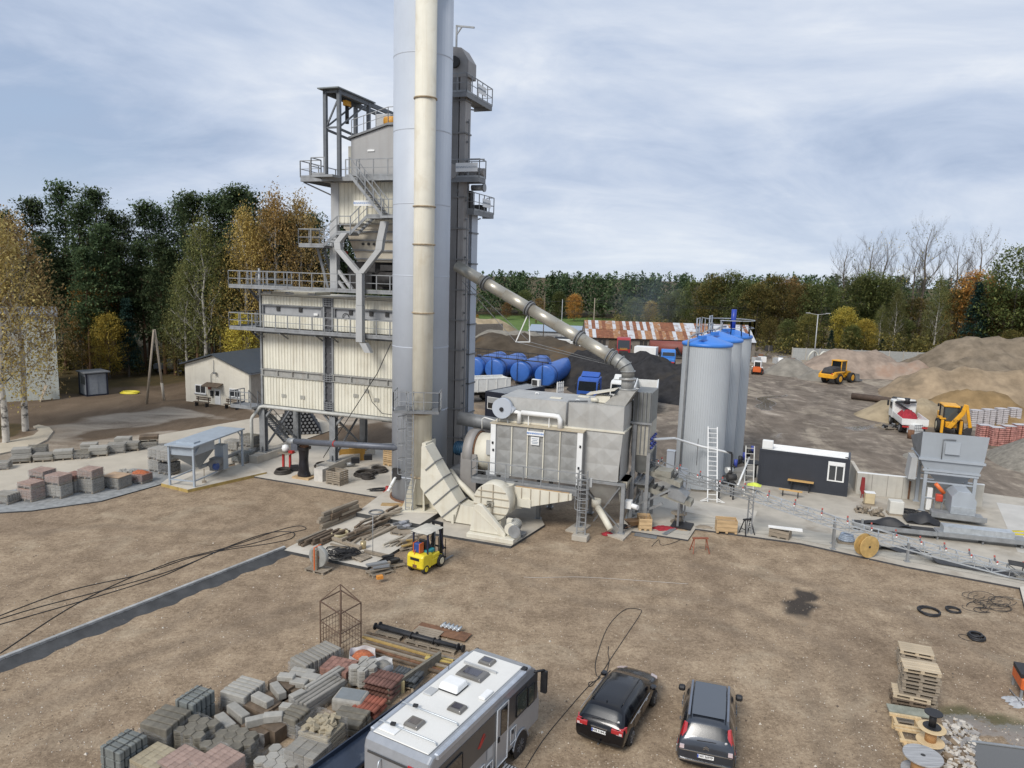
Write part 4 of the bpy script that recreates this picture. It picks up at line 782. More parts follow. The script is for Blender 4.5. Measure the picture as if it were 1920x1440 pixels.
# valves and pipework at the foot of the tanks
pw = thing('bitumen_pump', 'black pump and pipework between the nearest tank and the dark container', 'pump', (15.3,49.0,.1))
b = B().tube([(-.05,.2,3.2),(.0,.15,3.1),(.02,.1,2.0),(.02,.1,1.0)], .07,8); b.tube([(.0,.1,3.2),(-.5,.3,3.25)], .07,8); b.obj('drop_pipe', black, pw)
b = B().cyl((-.25,0,1.5),(.35,.1,1.5),.25, n=12).box(-.15,.2,-.15,.25,.9,1.4).cyl((-.1,.1,1.7),(-.1,.1,2.0),.14, n=10); b.obj('pump_body', dark, pw)
bc(((-.3,.2,1.95),(.15,.3,1.95),.22, {'n':12}), 'pump_lagging', mat('foil_lagging', (.55,.55,.53),.5,.3), pw)
for dx, dy in ((-.8,-.2),(.15,-.3),(.2,.4)): b = B().beam((dx, dy, 0),(dx, dy, 1.2),.09); b.obj('stand_leg', black, pw)
bo((-.9,.3,-.35,.5,1.1,1.18), 'stand_deck', black, pw)
pw2 = thing('valve_manifold', 'black valve manifold on a small steel stand beside the far tanks', 'valve', (18.1,54.3,.1))
b = B().tube([(-2.0,-2.6,1.3),(-.8,-1.0,1.7),(0,0,2.0),(.6,.6,2.0)], .1,8); b.obj('manifold_pipe', black, pw2)
for k in range(5): bc(((-1.5+k*.5,-2+k*.62,1.4+k*.12),(-1.5+k*.5,-2+k*.62,1.95+k*.12),.13, {'n':10}), 'valve', black if k % 2 else mat('valve_blue', (.04,.06,.3),.5), pw2)
b = B().box(-.4,.9,-.9,.4,1.25,1.35); b.beam((-.3,-.8,0),(-.3,-.8,1.3),.1).beam((.8,-.8,0),(.8,-.8,1.3),.1).beam((.8,.3,0),(.8,.3,1.3),.1); b.obj('stand', black, pw2)
wh = B(); p0, p1 = G(1371,892,1.2), V((17.5,52.0,1.9)); wh.cyl(V((15.75,48.9,1.0)), V((17.6,52.4,2.2)),.07, n=8); o = wh.obj('white_pole', white); tag(o, 'white pole leaning diagonally across the black valves', 'pole')
wp = thing('steam_pipe', 'white lagged pipe running from the bag filter chamber across to the nearest tank', 'pipe', (0,0,0))
b = B().tube([F.w(1.1,3.4,5.2), V((11.2,49.0,4.25)), V((13.3,49.75,3.55)), V((15.1,49.2,3.3))], .08,8); b.obj('lagged_tube', white, wp)
b = B().beam((13.05,49.7,2.2),(13.05,49.7,4.1),.05); b.obj('pipe_hanger', galvD, wp)
cb = B(); cb.box(-.3,.3,-.25,.25,0,1.9); cb.box(-.33,.33,-.28,.28,1.9,1.96); o = cb.obj('control_cabinet', siloM, None, (12.35,54.6,.1), R(-20), bevel=.02); tag(o, 'narrow pale grey control cabinet left of the nearest tank', 'cabinet')
cb = B(); cb.box(-.45,.45,-.3,.3,0,1.5); cb.box(-.48,.48,-.33,.33,1.5,1.56); o = cb.obj('control_cabinet', siloM, None, G(1284,916,.1), R(-20), bevel=.02); tag(o, 'low pale grey switch cabinet in front of the nearest tank behind the truss', 'cabinet')
# ladders
def ladder(lab, foot, top, wd, nr, m, stab=False, dirv=None):
    foot = V(foot); top = V(top); s = V(dirv or (math.cos(R(-10)), math.sin(R(-10)),0))*wd/2
    t_ = thing('ladder', lab, 'ladder', foot, 0, 'white ladders'); d = top-foot
    for sg in (-1,1): b = B().beam(s*sg, d+s*sg, .07,.05); b.obj('stile', m, t_)
    b = B()
    for k in range(nr): c = d*((k+.6)/nr); b.beam(c-s, c+s, .04)
    b.obj('rung', m, t_); t_.children[-1]['kind'] = 'stuff'
    if stab:
        for sg in (-1,1): b = B().beam(s*sg+V((0,0,.3)), s*sg*2.6+V((0,0,.02)),.05).beam(s*sg+V((0,0,.12)), s*sg*2.4+V((0,0,.02)),.05); b.obj('stabiliser_foot', m, t_)
ladder('tall white ladder with splayed feet leaning on the nearest tank', (13.83,47.93,.12),(14.1,50.1,4.9),.62,16, white, True)
ladder('shorter pale ladder beside the black valves and dark container', (16.75,49.4,.12),(17.7,52.7,3.0),.6,9, mat('ladder_aluminium', (.6,.58,.52),.45,.4), False)
# dark container office with a window
KO = G(1420,908,.1); KA = R(-25)
ct = thing('container_office', 'anthracite container office with white roof and one white framed window', 'container', KO, KA)
anth = mat('anthracite_sheet', (.032,.036,.046),.5, var=.1, scale=1.2)
bo((0,6.05,0,2.44,0,2.62), 'wall', anth, ct)
b = B()
for u in (-.03,5.93): b.box(u, u+.15,-.03,.12,0,2.72)
b.box(.12,5.93,-.03,.1,2.55,2.72).box(.12,5.93,-.03,.1,0,.15).box(5.93,6.08,.12,2.47,2.55,2.72).box(5.93,6.08,.12,2.47,0,.15); b.obj('corner_frame', anth, ct)
for k in range(23): u = .3+k*.25; bo((u, u+.1,-.012,0,.15,2.55), 'wall_rib', anth, ct)
b = B().box(.1,5.95,.1,2.4,2.62,2.68)
for k in range(5): b.box(.1,5.95,.25+k*.45,.37+k*.45,2.68,2.73)
b.obj('roof', white, ct)
b = B().box(4.68,5.78,-.05,-.0,1.0,2.42); wn = b.obj('window', white, ct)
for a, c in ((4.78,5.19),(5.26,5.68)): bo((a, c, -.065,-.05,1.1,2.12), 'pane', glassmat('window_glass', (.03,.035,.04)), wn)
bo((4.72,5.74,-.09,-.05,2.16,2.4), 'shutter_box', white, wn)
b = B().box(.1,.85,.2,.55,2.74,3.35); o = b.obj('air_conditioner', white, None, KO, KA, bevel=.03); tag(o, 'white air conditioner unit standing on the corner of the dark container roof', 'air conditioner')
b = B().tube([(5.75,.3,2.75),(5.9,.2,2.8),(5.95,.1,2.6),(5.85,.1,2.4)], .04,6); b.obj('cable_loop', black, ct)
# benches in front of it
def bench(lab, A, Bp, z=.1):
    A = G(*A, z); Bp = G(*Bp, z); d = Bp-A; Lb = d.length; t_ = thing('beer_bench', lab, 'bench', A, math.atan2(d.y, d.x))
    b = B().box(0, Lb, 0,.14,.44,.48).box(0, Lb, .16,.3,.44,.48); b.obj('seat', mat('bench_wood', (.62,.38,.14),.6, var=.15, anis=(.3,5,5)), t_)
    for u in (.25, Lb-.3): b = B().box(u, u+.05,.02,.06,0,.44).box(u, u+.05,.24,.28,0,.44).box(u, u+.05,.06,.24,.2,.24); b.obj('leg', black, t_)
    return t_
bench('wooden bench standing in front of the wooden table at the dark container', (1459,929),(1503,936))
t_ = thing('beer_table', 'narrow wooden folding table against the dark container wall', 'table', G(1475,919,.1), KA); b = B().box(0,1.75,0,.24,.72,.76).box(0,1.75,.26,.5,.72,.76); b.obj('table_top', mat('bench_wood', (.62,.38,.14)), t_)
for u in (.25,1.45): b = B().box(u, u+.06,.04,.09,0,.72).box(u, u+.06,.4,.45,0,.72).box(u, u+.06,.09,.4,.3,.34); b.obj('leg', black, t_)
# concrete retaining wall of L-units
WO = G(1604,926,.1); wl = thing('retaining_wall', 'pale concrete retaining wall of upright L-shaped units between container and hopper', 'wall', WO, R(-17))
for k in range(8):
    b = B(); u = k*1.0; b.box(u+.008, u+.992,0,.22,0,1.55); b.obj('wall_unit', mat('wall_concrete', (.46,.44,.39),.85, var=.12, scale=1.2, streak=.3, rnd=.06, patch=.25, pcol=(.33,.3,.25)), wl, bevel=.012)
bo((-.02,.22,.24,3.6,0,1.6), 'return_wall', concL, wl, bevel=.01)
bo((0,8.0,-.01,.24,1.552,1.6), 'coping', white, wl)
bo((3.35,3.47,-.07,-.005,.05,1.35), 'steel_post', rust, wl)
# feed hopper
HO = G(1727,957,.1); hp = thing('feed_hopper', 'large pale grey steel feed hopper with tall back plate on four legs', 'hopper', HO, R(-20))
hopG = mat('hopper_grey', (.37,.4,.43),.5,.1, var=.06, scale=.8, streak=.2, scol=(.28,.29,.3))
b = B().prism([(-.45,-.22,3.68),(3.22,-.22,3.68),(3.3,-.45,5.45),(-.5,-.45,5.45)], (0,.06,0)); bp_ = b.obj('front_plate', hopG, hp)
bo((.9,1.75,-.42,-.36,4.1,4.9), 'access_hatch', hopG, bp_)
b = B().tube([(.75,-.36,3.75),(.72,-.46,5.05),(.8,-.48,5.1),(1.45,-.48,5.1)], .03,6); b.obj('hose', galvD, bp_)
b = B().prism([(-.5,-.38,5.45),(-.44,-.16,3.68),(-.44,2.6,3.68),(-.7,2.6,4.6)], (.06,0,0)); b.obj('side_plate', galvD, hp)
b = B().prism([(3.3,-.38,5.45),(3.22,-.16,3.68),(3.22,2.6,3.68),(3.4,2.6,4.6)], (-.06,0,0)); b.obj('side_plate', hopG, hp)
b = B().box(-.55,3.32,-.36,-.16,3.55,3.68).box(-.55,3.32,2.6,2.75,3.55,3.68); b.obj('rim_beam', hopG, hp)
b = B().hexa([(-.1,-.1,2.9),(3.05,-.1,2.9),(3.05,2.5,2.9),(-.1,2.5,2.9),(-.42,-.24,3.55),(3.22,-.24,3.55),(3.22,2.65,3.55),(-.42,2.65,3.55)]); b.obj('upper_bin', hopG, hp)
bo((-.22,3.12,-.2,-.08,2.8,2.92), 'rim_beam', hopG, hp)
b = B().hexa([(1.25,.9,1.4),(1.7,.9,1.4),(1.7,1.5,1.4),(1.25,1.5,1.4),(-.05,-.05,2.88),(3.0,-.05,2.88),(3.0,2.45,2.88),(-.05,2.45,2.88)]); b.obj('cone', hopG, hp)
bo((-.1,3.05,-.16,-.02,2.62,2.76), 'leg_beam', hopG, hp)
for u in (.02,2.9):
    for v in (0,2.3): b = B().box(u-.1, u+.1, v-.1, v+.1,.0,2.85).box(u-.2, u+.2, v-.2, v+.2,0,.05); b.obj('leg', hopG, hp)
b = B().box(.12,2.8,-.05,.03,2.0,2.1).box(.12,2.8,2.27,2.35,2.0,2.1).box(.12,2.8,-.05,.02,.9,.98); b.obj('tie_beam', hopG, hp)
b = B().prism([(-.95,.3,2.0),(-.5,.3,2.0),(-.5,.3,3.5),(-.85,.3,3.5)], (0,1.5,0)); b.obj('side_chute', greyP, hp)
bo((.05,.12,-.12,.05,2.8,4.0), 'cable_conduit', galvD, hp)
# belt feeder below and its machine housing
bf = thing('belt_feeder', 'grey belt feeder with a hipped sheet housing under the feed hopper', 'conveyor', HO, R(-20))
b = B().prism([(1.35,-1.7,.5),(2.75,-1.7,.5),(2.75,-1.7,1.45),(2.4,-1.7,2.0),(1.65,-1.7,2.0),(1.35,-1.7,1.6)], (0,1.9,0)); b.obj('sheet_housing', hopG, bf, bevel=.015)
bo((1.36,2.74,-1.76,-1.702,.52,1.0), 'lower_panel', galvB, bf)
b = B().box(.3,3.2,-2.2,-1.0,.25,.5).box(.2,3.3,-2.25,-2.18,.3,.62); b.obj('feeder_frame', galv, bf)
bc(((.55,-.6,2.1),(1.1,-.6,1.5),.13, {'n':10}), 'hydraulic_cylinder', mat('orange_paint', (.7,.16,.04),.5), bf)
bo((.6,1.0,-1.0,-.6,1.0,1.45), 'gear_box', mat('signal_red', (.5,.06,.03),.5, var=.15), bf, bevel=.04)
for u in (.5,.95): bo((u, u+.08,-.9,-.82,.1,1.1), 'stand_leg', galvD, bf)
b = B().box(.25,.55,.0,.25,.1,1.6); o = b.obj('switch_box', white, None, HO, R(-20)); tag(o, 'tall narrow white switch box at the hopper leg', 'box')
# collecting conveyor lying in front
cc = thing('collecting_conveyor', 'low grey belt conveyor frame running along the concrete toward the hopper', 'conveyor', G(1600,996,.1), R(-15))
b = B().box(0,4.6,0,.8,.25,.5); b.box(4.6,9.3,-.05,.85,.3,.55); b.obj('belt_frame', galv, cc)
bo((.1,4.5,.1,.7,.5,.53), 'belt', dark, cc)
b = B().grid(lambda u, v: (.6+2.6*u, .1+.7*v, .53+.4*math.sin(u*3.14)*abs(math.sin(v*3.1))+.1*math.sin(u*9+v*4)),16,6); b.obj('tarpaulin', black, cc)
bo((4.9,8.6,.05,.78,.55,.9), 'skirt_plate', galvB, cc)
for u in (.2,2.3,4.6,7.0,9.0): bo((u, u+.1,.1,.7,0,.3), 'support', galvD, cc)
b = B().prism([(9.5,-.5,.1),(11.2,-.5,.1),(10.9,-.5,1.05),(9.6,-.5,1.2)], (0,1.3,0)); o = b.obj('grey_cover_box', mat('mint_grey', (.3,.34,.33),.5, var=.08), None, G(1600,996,.1), R(-15)); tag(o, 'grey-green sloping machine cover with a tyre ring on top beside the conveyor tail', 'cover')
b = B().tube([(10.1+.35*math.cos(k*.4),.2+.35*math.sin(k*.4),1.22) for k in range(16)], .07,8, True); o = b.obj('hose_ring', black, None, G(1600,996,.1), R(-15)); tag(o, 'black hose ring lying on the grey-green machine cover', 'hose')
b = B().grid(lambda u, v: (2.0*u, 1.3*v, .15+.55*math.sin(u*3.1)*math.sin(v*3.1)+.08*math.sin(u*13)),14,8); b.box(.1,1.9,.1,1.2,0,.15); o = b.obj('rubber_heap', black, None, G(1700,982,.1), R(-15)); tag(o, 'heap of black rubber belting in front of the hopper', 'belting', kind='stuff')
# truss belt conveyor
tc_ = thing('truss_conveyor', 'long lattice truss belt conveyor with red and white idlers climbing to the filter', 'conveyor', (0,0,0))
dirT = V((11.2,-5.2,0)).normalized(); nT = V((-dirT.y, dirT.x, 0))
TP = [V((8.9,44.9,3.75)), V((11.0,43.75,3.2)), V((14.7,42.2,2.6)), V((18.7,40.2,1.75)), V((22.1,38.65,1.2)), V((26.4,36.7,.62)), V((31.5,34.3,.5))]
def trussbay(p, q, m, wd=.42, dp=.42):
    n = max(2, round((q-p).length/.75)); 
    for sg in (-1,1):
        s = nT*wd*sg; b = B().beam(p+s, q+s, .06).beam(p+s-V((0,0, dp)), q+s-V((0,0, dp)),.06)
        for k in range(n):
            a, c = p.lerp(q, k/n)+s, p.lerp(q, (k+1)/n)+s; z = V((0,0, dp))
            b.beam(a, a-z, .035); b.beam(a-z if k % 2 else a, c if k % 2 else c-z, .035)
        b.obj('lattice_side', m, tc_)
    b = B()
    for k in range(n): a = p.lerp(q, k/n); b.beam(a-nT*wd, a+nT*wd, .035); b.beam(a-nT*wd-V((0,0, dp)), p.lerp(q, (k+1)/n)+nT*wd-V((0,0, dp)),.03)
    b.obj('lattice_cross', m, tc_)
for i in range(6): trussbay(TP[i], TP[i+1], galv if i < 2 or i == 5 else galvB)
idr = mat('idler_red', (.4,.08,.06),.5)
for i in range(6):
    p, q = TP[i], TP[i+1]; n = max(2, round((q-p).length/1.35))
    for k in range(n):
        c = p.lerp(q, (k+.5)/n)
        for sg in (-1,1): b = B(); a = c+nT*.42*sg; b.cyl(a+V((0,0,.03)), a+V((0,0,.16))+nT*.05*sg, .04, n=8); o = b.obj('idler_bracket', white, tc_); b = B().cyl(a+V((0,0,.16)), a+V((0,0,.25))+nT*.06*sg, .045, n=8); b.obj('idler_cap', idr, tc_)
        b = B().cyl(c-nT*.36+V((0,0,.12)), c+nT*.36+V((0,0,.12)),.045, n=8); b.obj('idler_roll', galvD, tc_)
b = B().grid(lambda u, v: TP[5].lerp(TP[6], u)+nT*(.38*(2*v-1))+V((0,0,.15+.1*(2*v-1)**2)),8,6); b.obj('belt', dark, tc_)
def post(x, y, z, lat=False):
    if lat:
        for sg in (-1,1): b = B(); a = V((x, y, .1)); b.beam(a+dirT*.13*sg-nT*.3, a+dirT*.13*sg-nT*.3+V((0,0, z-.2)),.07); b.obj('support_leg', galv, tc_)
        b = B()
        for k in range(6): z0 = .4+k*(z-.8)/6; b.beam(V((x, y, z0))+dirT*.13*(1 if k % 2 else -1)-nT*.3, V((x, y, z0+(z-.8)/6))+dirT*.13*(-1 if k % 2 else 1)-nT*.3,.04)
        b.obj('leg_lattice', galv, tc_)
    else: b = B(); a = V((x, y, .1)); b.beam(a, a+V((0,0, z-.1)),.11).cbox(a+V((0,0,.02)),(.28,.28,.04)); b.obj('support_leg', galv, tc_)
post(10.88,43.75,3.0, True); post(14.55,42.25,2.5, True); post(18.55,39.85,1.6); post(18.9,40.7,1.6); post(21.95,38.3,1.2); post(21.6,42.9,.9)
b = B().grid(lambda u, v: V((14.6,42.2,3.05))+dirT*(u-.5)*.8+nT*(v-.5)*.6+V((0,0,.16*math.sin(u*3.1)*math.sin(v*3.1))),8,6); o = b.obj('hi_vis_vest', mat('hi_vis', (.55,.62,.08),.8, var=.2)); tag(o, 'yellow-green work vest thrown over the truss conveyor support', 'vest')
b = B().tube([TP[2]+V((0,0,.2)), TP[2]*.6+TP[3]*.4+V((0,0,.0)), TP[2]*.3+TP[3]*.7+V((.2,.3,.1)), TP[3]+V((0,.2,.15)), TP[3]*.5+TP[4]*.5+V((0,.1,.1)), TP[4]], .016,5); b.obj('white_cable', greyP, tc_)
# older feed conveyor entering the filter
oc = thing('feed_conveyor', 'short grimy feed conveyor with a grey motor hood under the bag filter chamber', 'conveyor', F.w(.4,3.1,0), R(-24))
for k, (z, l_) in enumerate(((3.3,2.6),(2.2,3.3))):
    b = B().hexa([(0,-.5, z),(l_, -.5, z-.7),(l_, .5, z-.7),(0,.5, z),(0,-.5, z+.3),(l_, -.5, z-.4),(l_, .5, z-.4),(0,.5, z+.3)]); b.obj('conveyor_trough', mat('grimy_steel', (.26,.25,.21),.65,.1, var=.25, scale=2, streak=.3), oc)
    b = B()
    for j in range(6): b.cyl((.2+j*.4,-.45, z+.32-j*.085),(.2+j*.4,.45, z+.32-j*.085),.07, n=8)
    b.obj('roller_row', dark, oc); oc.children[-1]['kind'] = 'stuff'
b = B().prism([(1.9,-.55,1.95),(2.9,-.55,1.7),(3.05,-.55,2.1),(2.5,-.55,2.5),(1.9,-.55,2.45)], (0,1.1,0)); b.obj('motor_hood', galv, oc)
bo((1.0,2.0,-.5,.5,3.1,3.5), 'top_hood', mat('grimy_steel', (.26,.25,.21)), oc)
bo((2.2,3.4,-.7,.5,.0,.22), 'counterweight', black, oc)
for u in (.3,2.6): b = B().beam((u, -.5,0),(u, -.5,2.2-u*.2),.12).beam((u, .5,0),(u, .5,2.2-u*.2),.12); b.obj('trestle', galvD, oc)
b = B().beam((-.2,-.55,1.0),(2.0,-.55,2.4),.12).beam((-.2,-.55,.4),(1.6,-.55,1.5),.14); b.obj('truss_brace', galv, oc)
# ------------------------------------------------------------------ small things on the conveyor slab
def crate(lab, A, Bp, depth, h, m=wood, rows=4, z=.1, name='wooden_crate', grp='wooden crates', gap=.02, cat='crate', foot=True):
    A = G(*A, z); Bp = G(*Bp, z); d = Bp-A; Lc = d.length; t_ = thing(name, lab, cat, A, math.atan2(d.y, d.x), grp); z0 = .14 if foot else 0
    if foot:
        for u in (.0, Lc/2-.07, Lc-.14): bo((u, u+.14,0, depth, 0,.1), 'skid', m, t_)
        bo((0, Lc, 0, depth, .1, z0), 'base_board', m, t_)
    hh = (h-z0)/rows
    for k in range(rows):
        a, c = z0+k*hh+gap/2, z0+(k+1)*hh-gap/2
        for bx in ((0, Lc, 0,.03),(0, Lc, depth-.03, depth)): bo((bx[0], bx[1], bx[2], bx[3], a, c), 'side_board', m, t_)
        for bx in ((0,.03,.03, depth-.03),(Lc-.03, Lc, .03, depth-.03)): bo((bx[0], bx[1], bx[2], bx[3], a, c), 'end_board', m, t_)
    return t_
crate('open wooden crate of pale boards at the foot of the filter chamber', (1198,995),(1222,996),1.1,.75, wood, 3)
crate('open wooden crate on skids near the slab edge beside the black trestle', (1343,999),(1382,1002),.8,.8, wood, 3)
crate('flat board box carrying white steel profiles on the slab', (1441,1006),(1478,1014),.8,.5, woodO, 2)
b = B()
for k in range(3): b.cbox((1.0,.3+.14*k, .58+.03*(k % 2)),(1.9,.09,.07),.04*k)
o = b.obj('steel_profile', white, None, G(1437,1008,.1), R(-20)); tag(o, 'white steel profiles lying on the flat board box', 'profiles')
def trestle(lab, A, Bp, h, m, z=0.0):
    A = G(*A, z); Bp = G(*Bp, z); d = Bp-A; t_ = thing('trestle', lab, 'trestle', A, math.atan2(d.y, d.x), 'steel trestles'); Lt = d.length
    for u, s in ((.1,-1),(Lt-.1,1)):
        for v in (-.3,.3): b = B().beam((u+.12*s, v, 0),(u, v*.12, h-.06),.045); b.obj('leg', m, t_)
        b = B().beam((u+.06*s, -.2, h*.35),(u+.06*s, .2, h*.35),.035); b.obj('leg_brace', m, t_)
    bo((0, Lt, -.07,.07, h-.08, h), 'top_beam', m, t_)
trestle('rusty red steel trestle standing on the gravel by the slab corner', (1297,1035),(1326,1035),.85, mat('rust_red', (.26,.09,.05),.7, var=.3, scale=6))
trestle('black steel trestle next to the lattice conveyor leg', (1392,1002),(1408,1000),.95, black, .1)
def drum(lab, loc, rf, h, rc, m, mc=None, rot=(0,0,0), name='cable_drum', th=.05, hole=True, grp='cable drums'):
    t_ = thing(name, lab, 'drum', loc, 0, grp); t_.rotation_euler = rot
    for z in (0, h-th): b = B().lathe([(.05, z),(rf, z),(rf, z+th),(.05, z+th)], 32, sm=False); b.obj('flange', m, t_, bevel=.006)
    bc(((0,0, th),(0,0, h-th), rc, {'n':24}), 'core', mc or m, t_)
    if hole: bc(((0,0, h),(0,0, h+.004),.07, {'n':14}), 'hub_hole', dark, t_)
    return t_
drum('small wooden cable drum at the lattice leg on the slab', (10.6,43.7,.1),.5,.62,.24, woodO)
dd = drum('varnished wooden cable drum standing on edge at the slab edge', (19.9,39.15,.72),.62,.5,.3, mat('ochre_wood', (.5,.33,.12),.7, var=.25, scale=3), None, (R(90),0, R(15)))
# red rags, pipes, board, wheelbarrow
def blob(name, lab, cat, loc, sx, sy, h, m, grp=None, seed=0, n=10, rz=0, kind=None):
    rr = random.Random(seed); ph = [rr.uniform(0,6) for _ in range(6)]; b = B()
    def fn(u, v):
        x, y = 2*u-1,2*v-1; e = max(0,1-(x*x+y*y)**1.0); return (x*sx*(1+.15*math.sin(ph[0]+5*y)), y*sy*(1+.15*math.sin(ph[1]+5*x)), h*(e**.7)*(1+.5*math.sin(ph[2]+9*x)*math.sin(ph[3]+8*y)) + .004)
    b.grid(fn, n, n); o = b.obj(name, m, None, loc, rz); return tag(o, lab, cat, grp, kind)
ragM = mat('red_cloth', (.3,.02,.03),.85, var=.35, scale=8)
blob('red_rag', 'crumpled dark red cloth on the slab beside the open crate', 'cloth', G(1245,991,.1),.75,.42,.12, ragM, 'red cloths', 3)
blob('red_rag', 'small red cloth lying near the filter column foot', 'cloth', G(1140,1002,.02),.35,.25,.14, ragM, 'red cloths', 5)
b = B()
for k in range(4): b.beam((0,.07*k, .04),(1.35,.07*k+.05,.05),.05)
o = b.obj('steel_bars', galv, None, G(1248,1004,.1), R(50)); tag(o, 'small bundle of grey steel bars on the slab edge', 'bars')
o = blob('flat_sheet', 'flat brown cardboard sheet lying on the slab', 'cardboard', G(1281,993,.1),.4,.25,.02, mat('cardboard', (.36,.25,.15),.9), None, 8)
o = blob('grey_sack', 'flat grey sack on the slab at the kerb corner', 'sack', G(1319,988,.1),.5,.3,.08, woodO, None, 9)
b = B().box(-.65,.65,-.35,.35,0,.02); o = b.obj('steel_plate', galvD, None, G(1211,1004,.02), R(-20)); tag(o, 'dark flat steel plate on the gravel below the wooden crate', 'plate')
wb = thing('wheelbarrow', 'brown wheelbarrow parked beside the open wooden crate', 'wheelbarrow', G(1188,993), R(200), None)
b = B().hexa([(-.2,-.18,.35),(.35,-.18,.35),(.35,.18,.35),(-.2,.18,.35),(-.4,-.32,.62),(.55,-.32,.62),(.55,.32,.62),(-.4,.32,.62)]); b.obj('tray', mat('barrow_brown', (.2,.12,.06),.7), wb)
bc(((.62,-.05,.2),(.62,.05,.2),.2, {'n':16}), 'wheel', black, wb)
for s in (-1,1): b = B().beam((.62,.08*s, .2),(-.9,.27*s, .55),.04).beam((-.3,.25*s, .4),(-.4,.27*s, 0),.04); b.obj('handle', rust, wb)
# pallets of engine parts by the wall, white boxes, barrel
def scrap(lab, A, L_, W_, seed, m1, m2, name='scrap_pallet', z=.1, hmax=.5, rz=-.3, n=16, cat='pallet'):
    rr = random.Random(seed); t_ = thing(name, lab, cat, G(*A, z), rz, 'pallets of parts'); b = B()
    for k in range(5): b.box(0, L_, k*W_/5+.02,(k+1)*W_/5-.02,.1,.13)
    for u in (0, L_/2-.05, L_-.1): b.box(u, u+.1,0, W_, 0,.1)
    b.obj('pallet_base', woodO, t_)
    for k in range(n):
        b = B(); c = V((rr.uniform(.15, L_-.15), rr.uniform(.12, W_-.12),.17+rr.uniform(0, hmax)*.5)); M_ = Matrix.Rotation(rr.uniform(0,3),3, 'Z') @ Matrix.Rotation(rr.uniform(-.5,.5),3, 'X')
        if k % 3: b.cbox(c, (rr.uniform(.15,.6), rr.uniform(.08,.25), rr.uniform(.06,.22)), M=M_)
        else: d = M_ @ V((rr.uniform(.1,.35),0,0)); b.cyl(c-d, c+d, rr.uniform(.04,.12), n=10)
        b.obj('metal_part', m1 if k % 2 else m2, t_)
    return t_
scrap('pallet of pale dusty machine parts nearest the steel post of the wall', (1633,968),.85,.75,4, mat('dusty_part', (.34,.31,.26),.8, var=.3), woodO, rz=-.25)
scrap('pallet of dusty machine parts next to the white box on a pallet', (1605,962),.8,.75,6, mat('dusty_part2', (.27,.24,.2),.8, var=.3), woodO, rz=-.25)
def palbox(lab, A, w_, d_, h, m, rz=-.25, z=.1, top=None):
    t_ = thing('crated_unit', lab, 'box', G(*A, z), rz); bo((-.05, w_+.05,-.05, d_+.05,0,.1), 'pallet_base', woodO, t_); bo((0, w_, 0, d_, .1, h), 'casing', m, t_, bevel=.03)
    if top: bo((-.02, w_+.02,-.02, d_+.02, h, h+.03), 'lid', top, t_)
    return t_
palbox('white rounded machine housing on a pallet in front of the concrete wall', (1667,966),.85,.7,.95, mat('off_white_plastic', (.6,.58,.52),.5, var=.08))
palbox('cream box with white lid standing near the concrete wall corner', (1621,947),.62,.5,.85, mat('cream_box', (.55,.45,.28),.6, var=.1), top=white)
b = B().prism([(0,0,.6),(.12,0,.3),(.3,0,.35),(.26,0,1.5),(.05,0,1.5)], (0,.2,0)); b.beam((.1,.1,0),(.15,.1,.5),.05).beam((.3,.1,0),(.2,.1,.5),.05); o = b.obj('folded_parasol', mat('maroon_cloth', (.22,.02,.02),.7), None, G(1611,934,.1), R(-20)); tag(o, 'dark red folded tool stand by the wall corner', 'stand')
b = B()
for k in range(9): a = random.Random(k).uniform(0,3); b.tube([(.9*math.cos(a+j*.5)*(1+.2*math.sin(j*1.7+k))+random.Random(k*7).uniform(-.5,.5),.35*math.sin(a+j*.5)+random.Random(k*9).uniform(-.3,.3),.03+.02*k) for j in range(10)], .025,5)
o = b.obj('hydraulic_hoses', black, None, G(1712,962,.12), R(-20)); tag(o, 'tangle of black hydraulic hoses on the slab before the hopper', 'hoses', kind='stuff')
# wavy conveyor belt laid out on the slab
b = B(); PB = [G(1627,1012,.2), G(1640,1022,.45), G(1660,1030,.2), G(1692,1036,.14), G(1720,1036,.3), G(1742,1042,.5), G(1758,1056,.18), G(1790,1063,.13), G(1850,1073,.13), G(1905,1082,.13)]
def cr(P_, t_):
    k = min(int(t_*(len(P_)-1)), len(P_)-2); f = t_*(len(P_)-1)-k; p0, p1, p2, p3 = P_[max(k-1,0)], P_[k], P_[k+1], P_[min(k+2, len(P_)-1)]
    return .5*((2*p1)+(p2-p0)*f+(2*p0-5*p1+4*p2-p3)*f*f+(3*p1-p0-3*p2+p3)*f**3)
b.grid(lambda u, v: cr(PB, min(u, .9999))+V((.3,.85,0))*(v*.8)+V((0,0,.25*math.sin(u*21)*(v-.5) if u < .6 else 0)),60,4)
o = b.obj('conveyor_belt', mat('rubber_belt', (.06,.06,.062),.55, var=.2, scale=3)); tag(o, 'long twisted strip of black conveyor belt lying on the slab', 'belt')
o.modifiers.new('s', 'SOLIDIFY').thickness = .03
# wrapped hose coil on a pallet
t_ = thing('hose_coil_pallet', 'shrink-wrapped blue-white hose coils on a small pallet left of the varnished drum', 'pallet', G(1571,1019,.1), R(-15)); bo((0,1.0,0,.7,0,.12), 'pallet_base', woodO, t_)
for k in range(4): b = B().tube([(.5+(.38-.03*k)*math.cos(j*.4),.35+(.3-.02*k)*math.sin(j*.4),.19+.1*k) for j in range(16)], .075,7, True); b.obj('hose_coil', mat('film_blue', (.36,.42,.5),.35, var=.3, scale=9), t_)
b = B().tube([G(1857,1000,.14)+V((.9*math.cos(k*.45)*(1+.3*math.sin(k)),.3*math.sin(k*.45),.02)) for k in range(26)], .05,6); o = b.obj('yellow_hose', mat('hose_yellow', (.65,.55,.05),.5)); tag(o, 'yellow hose loops on the pale wash bay floor', 'hose'); o.location = (2.0,.2,0)
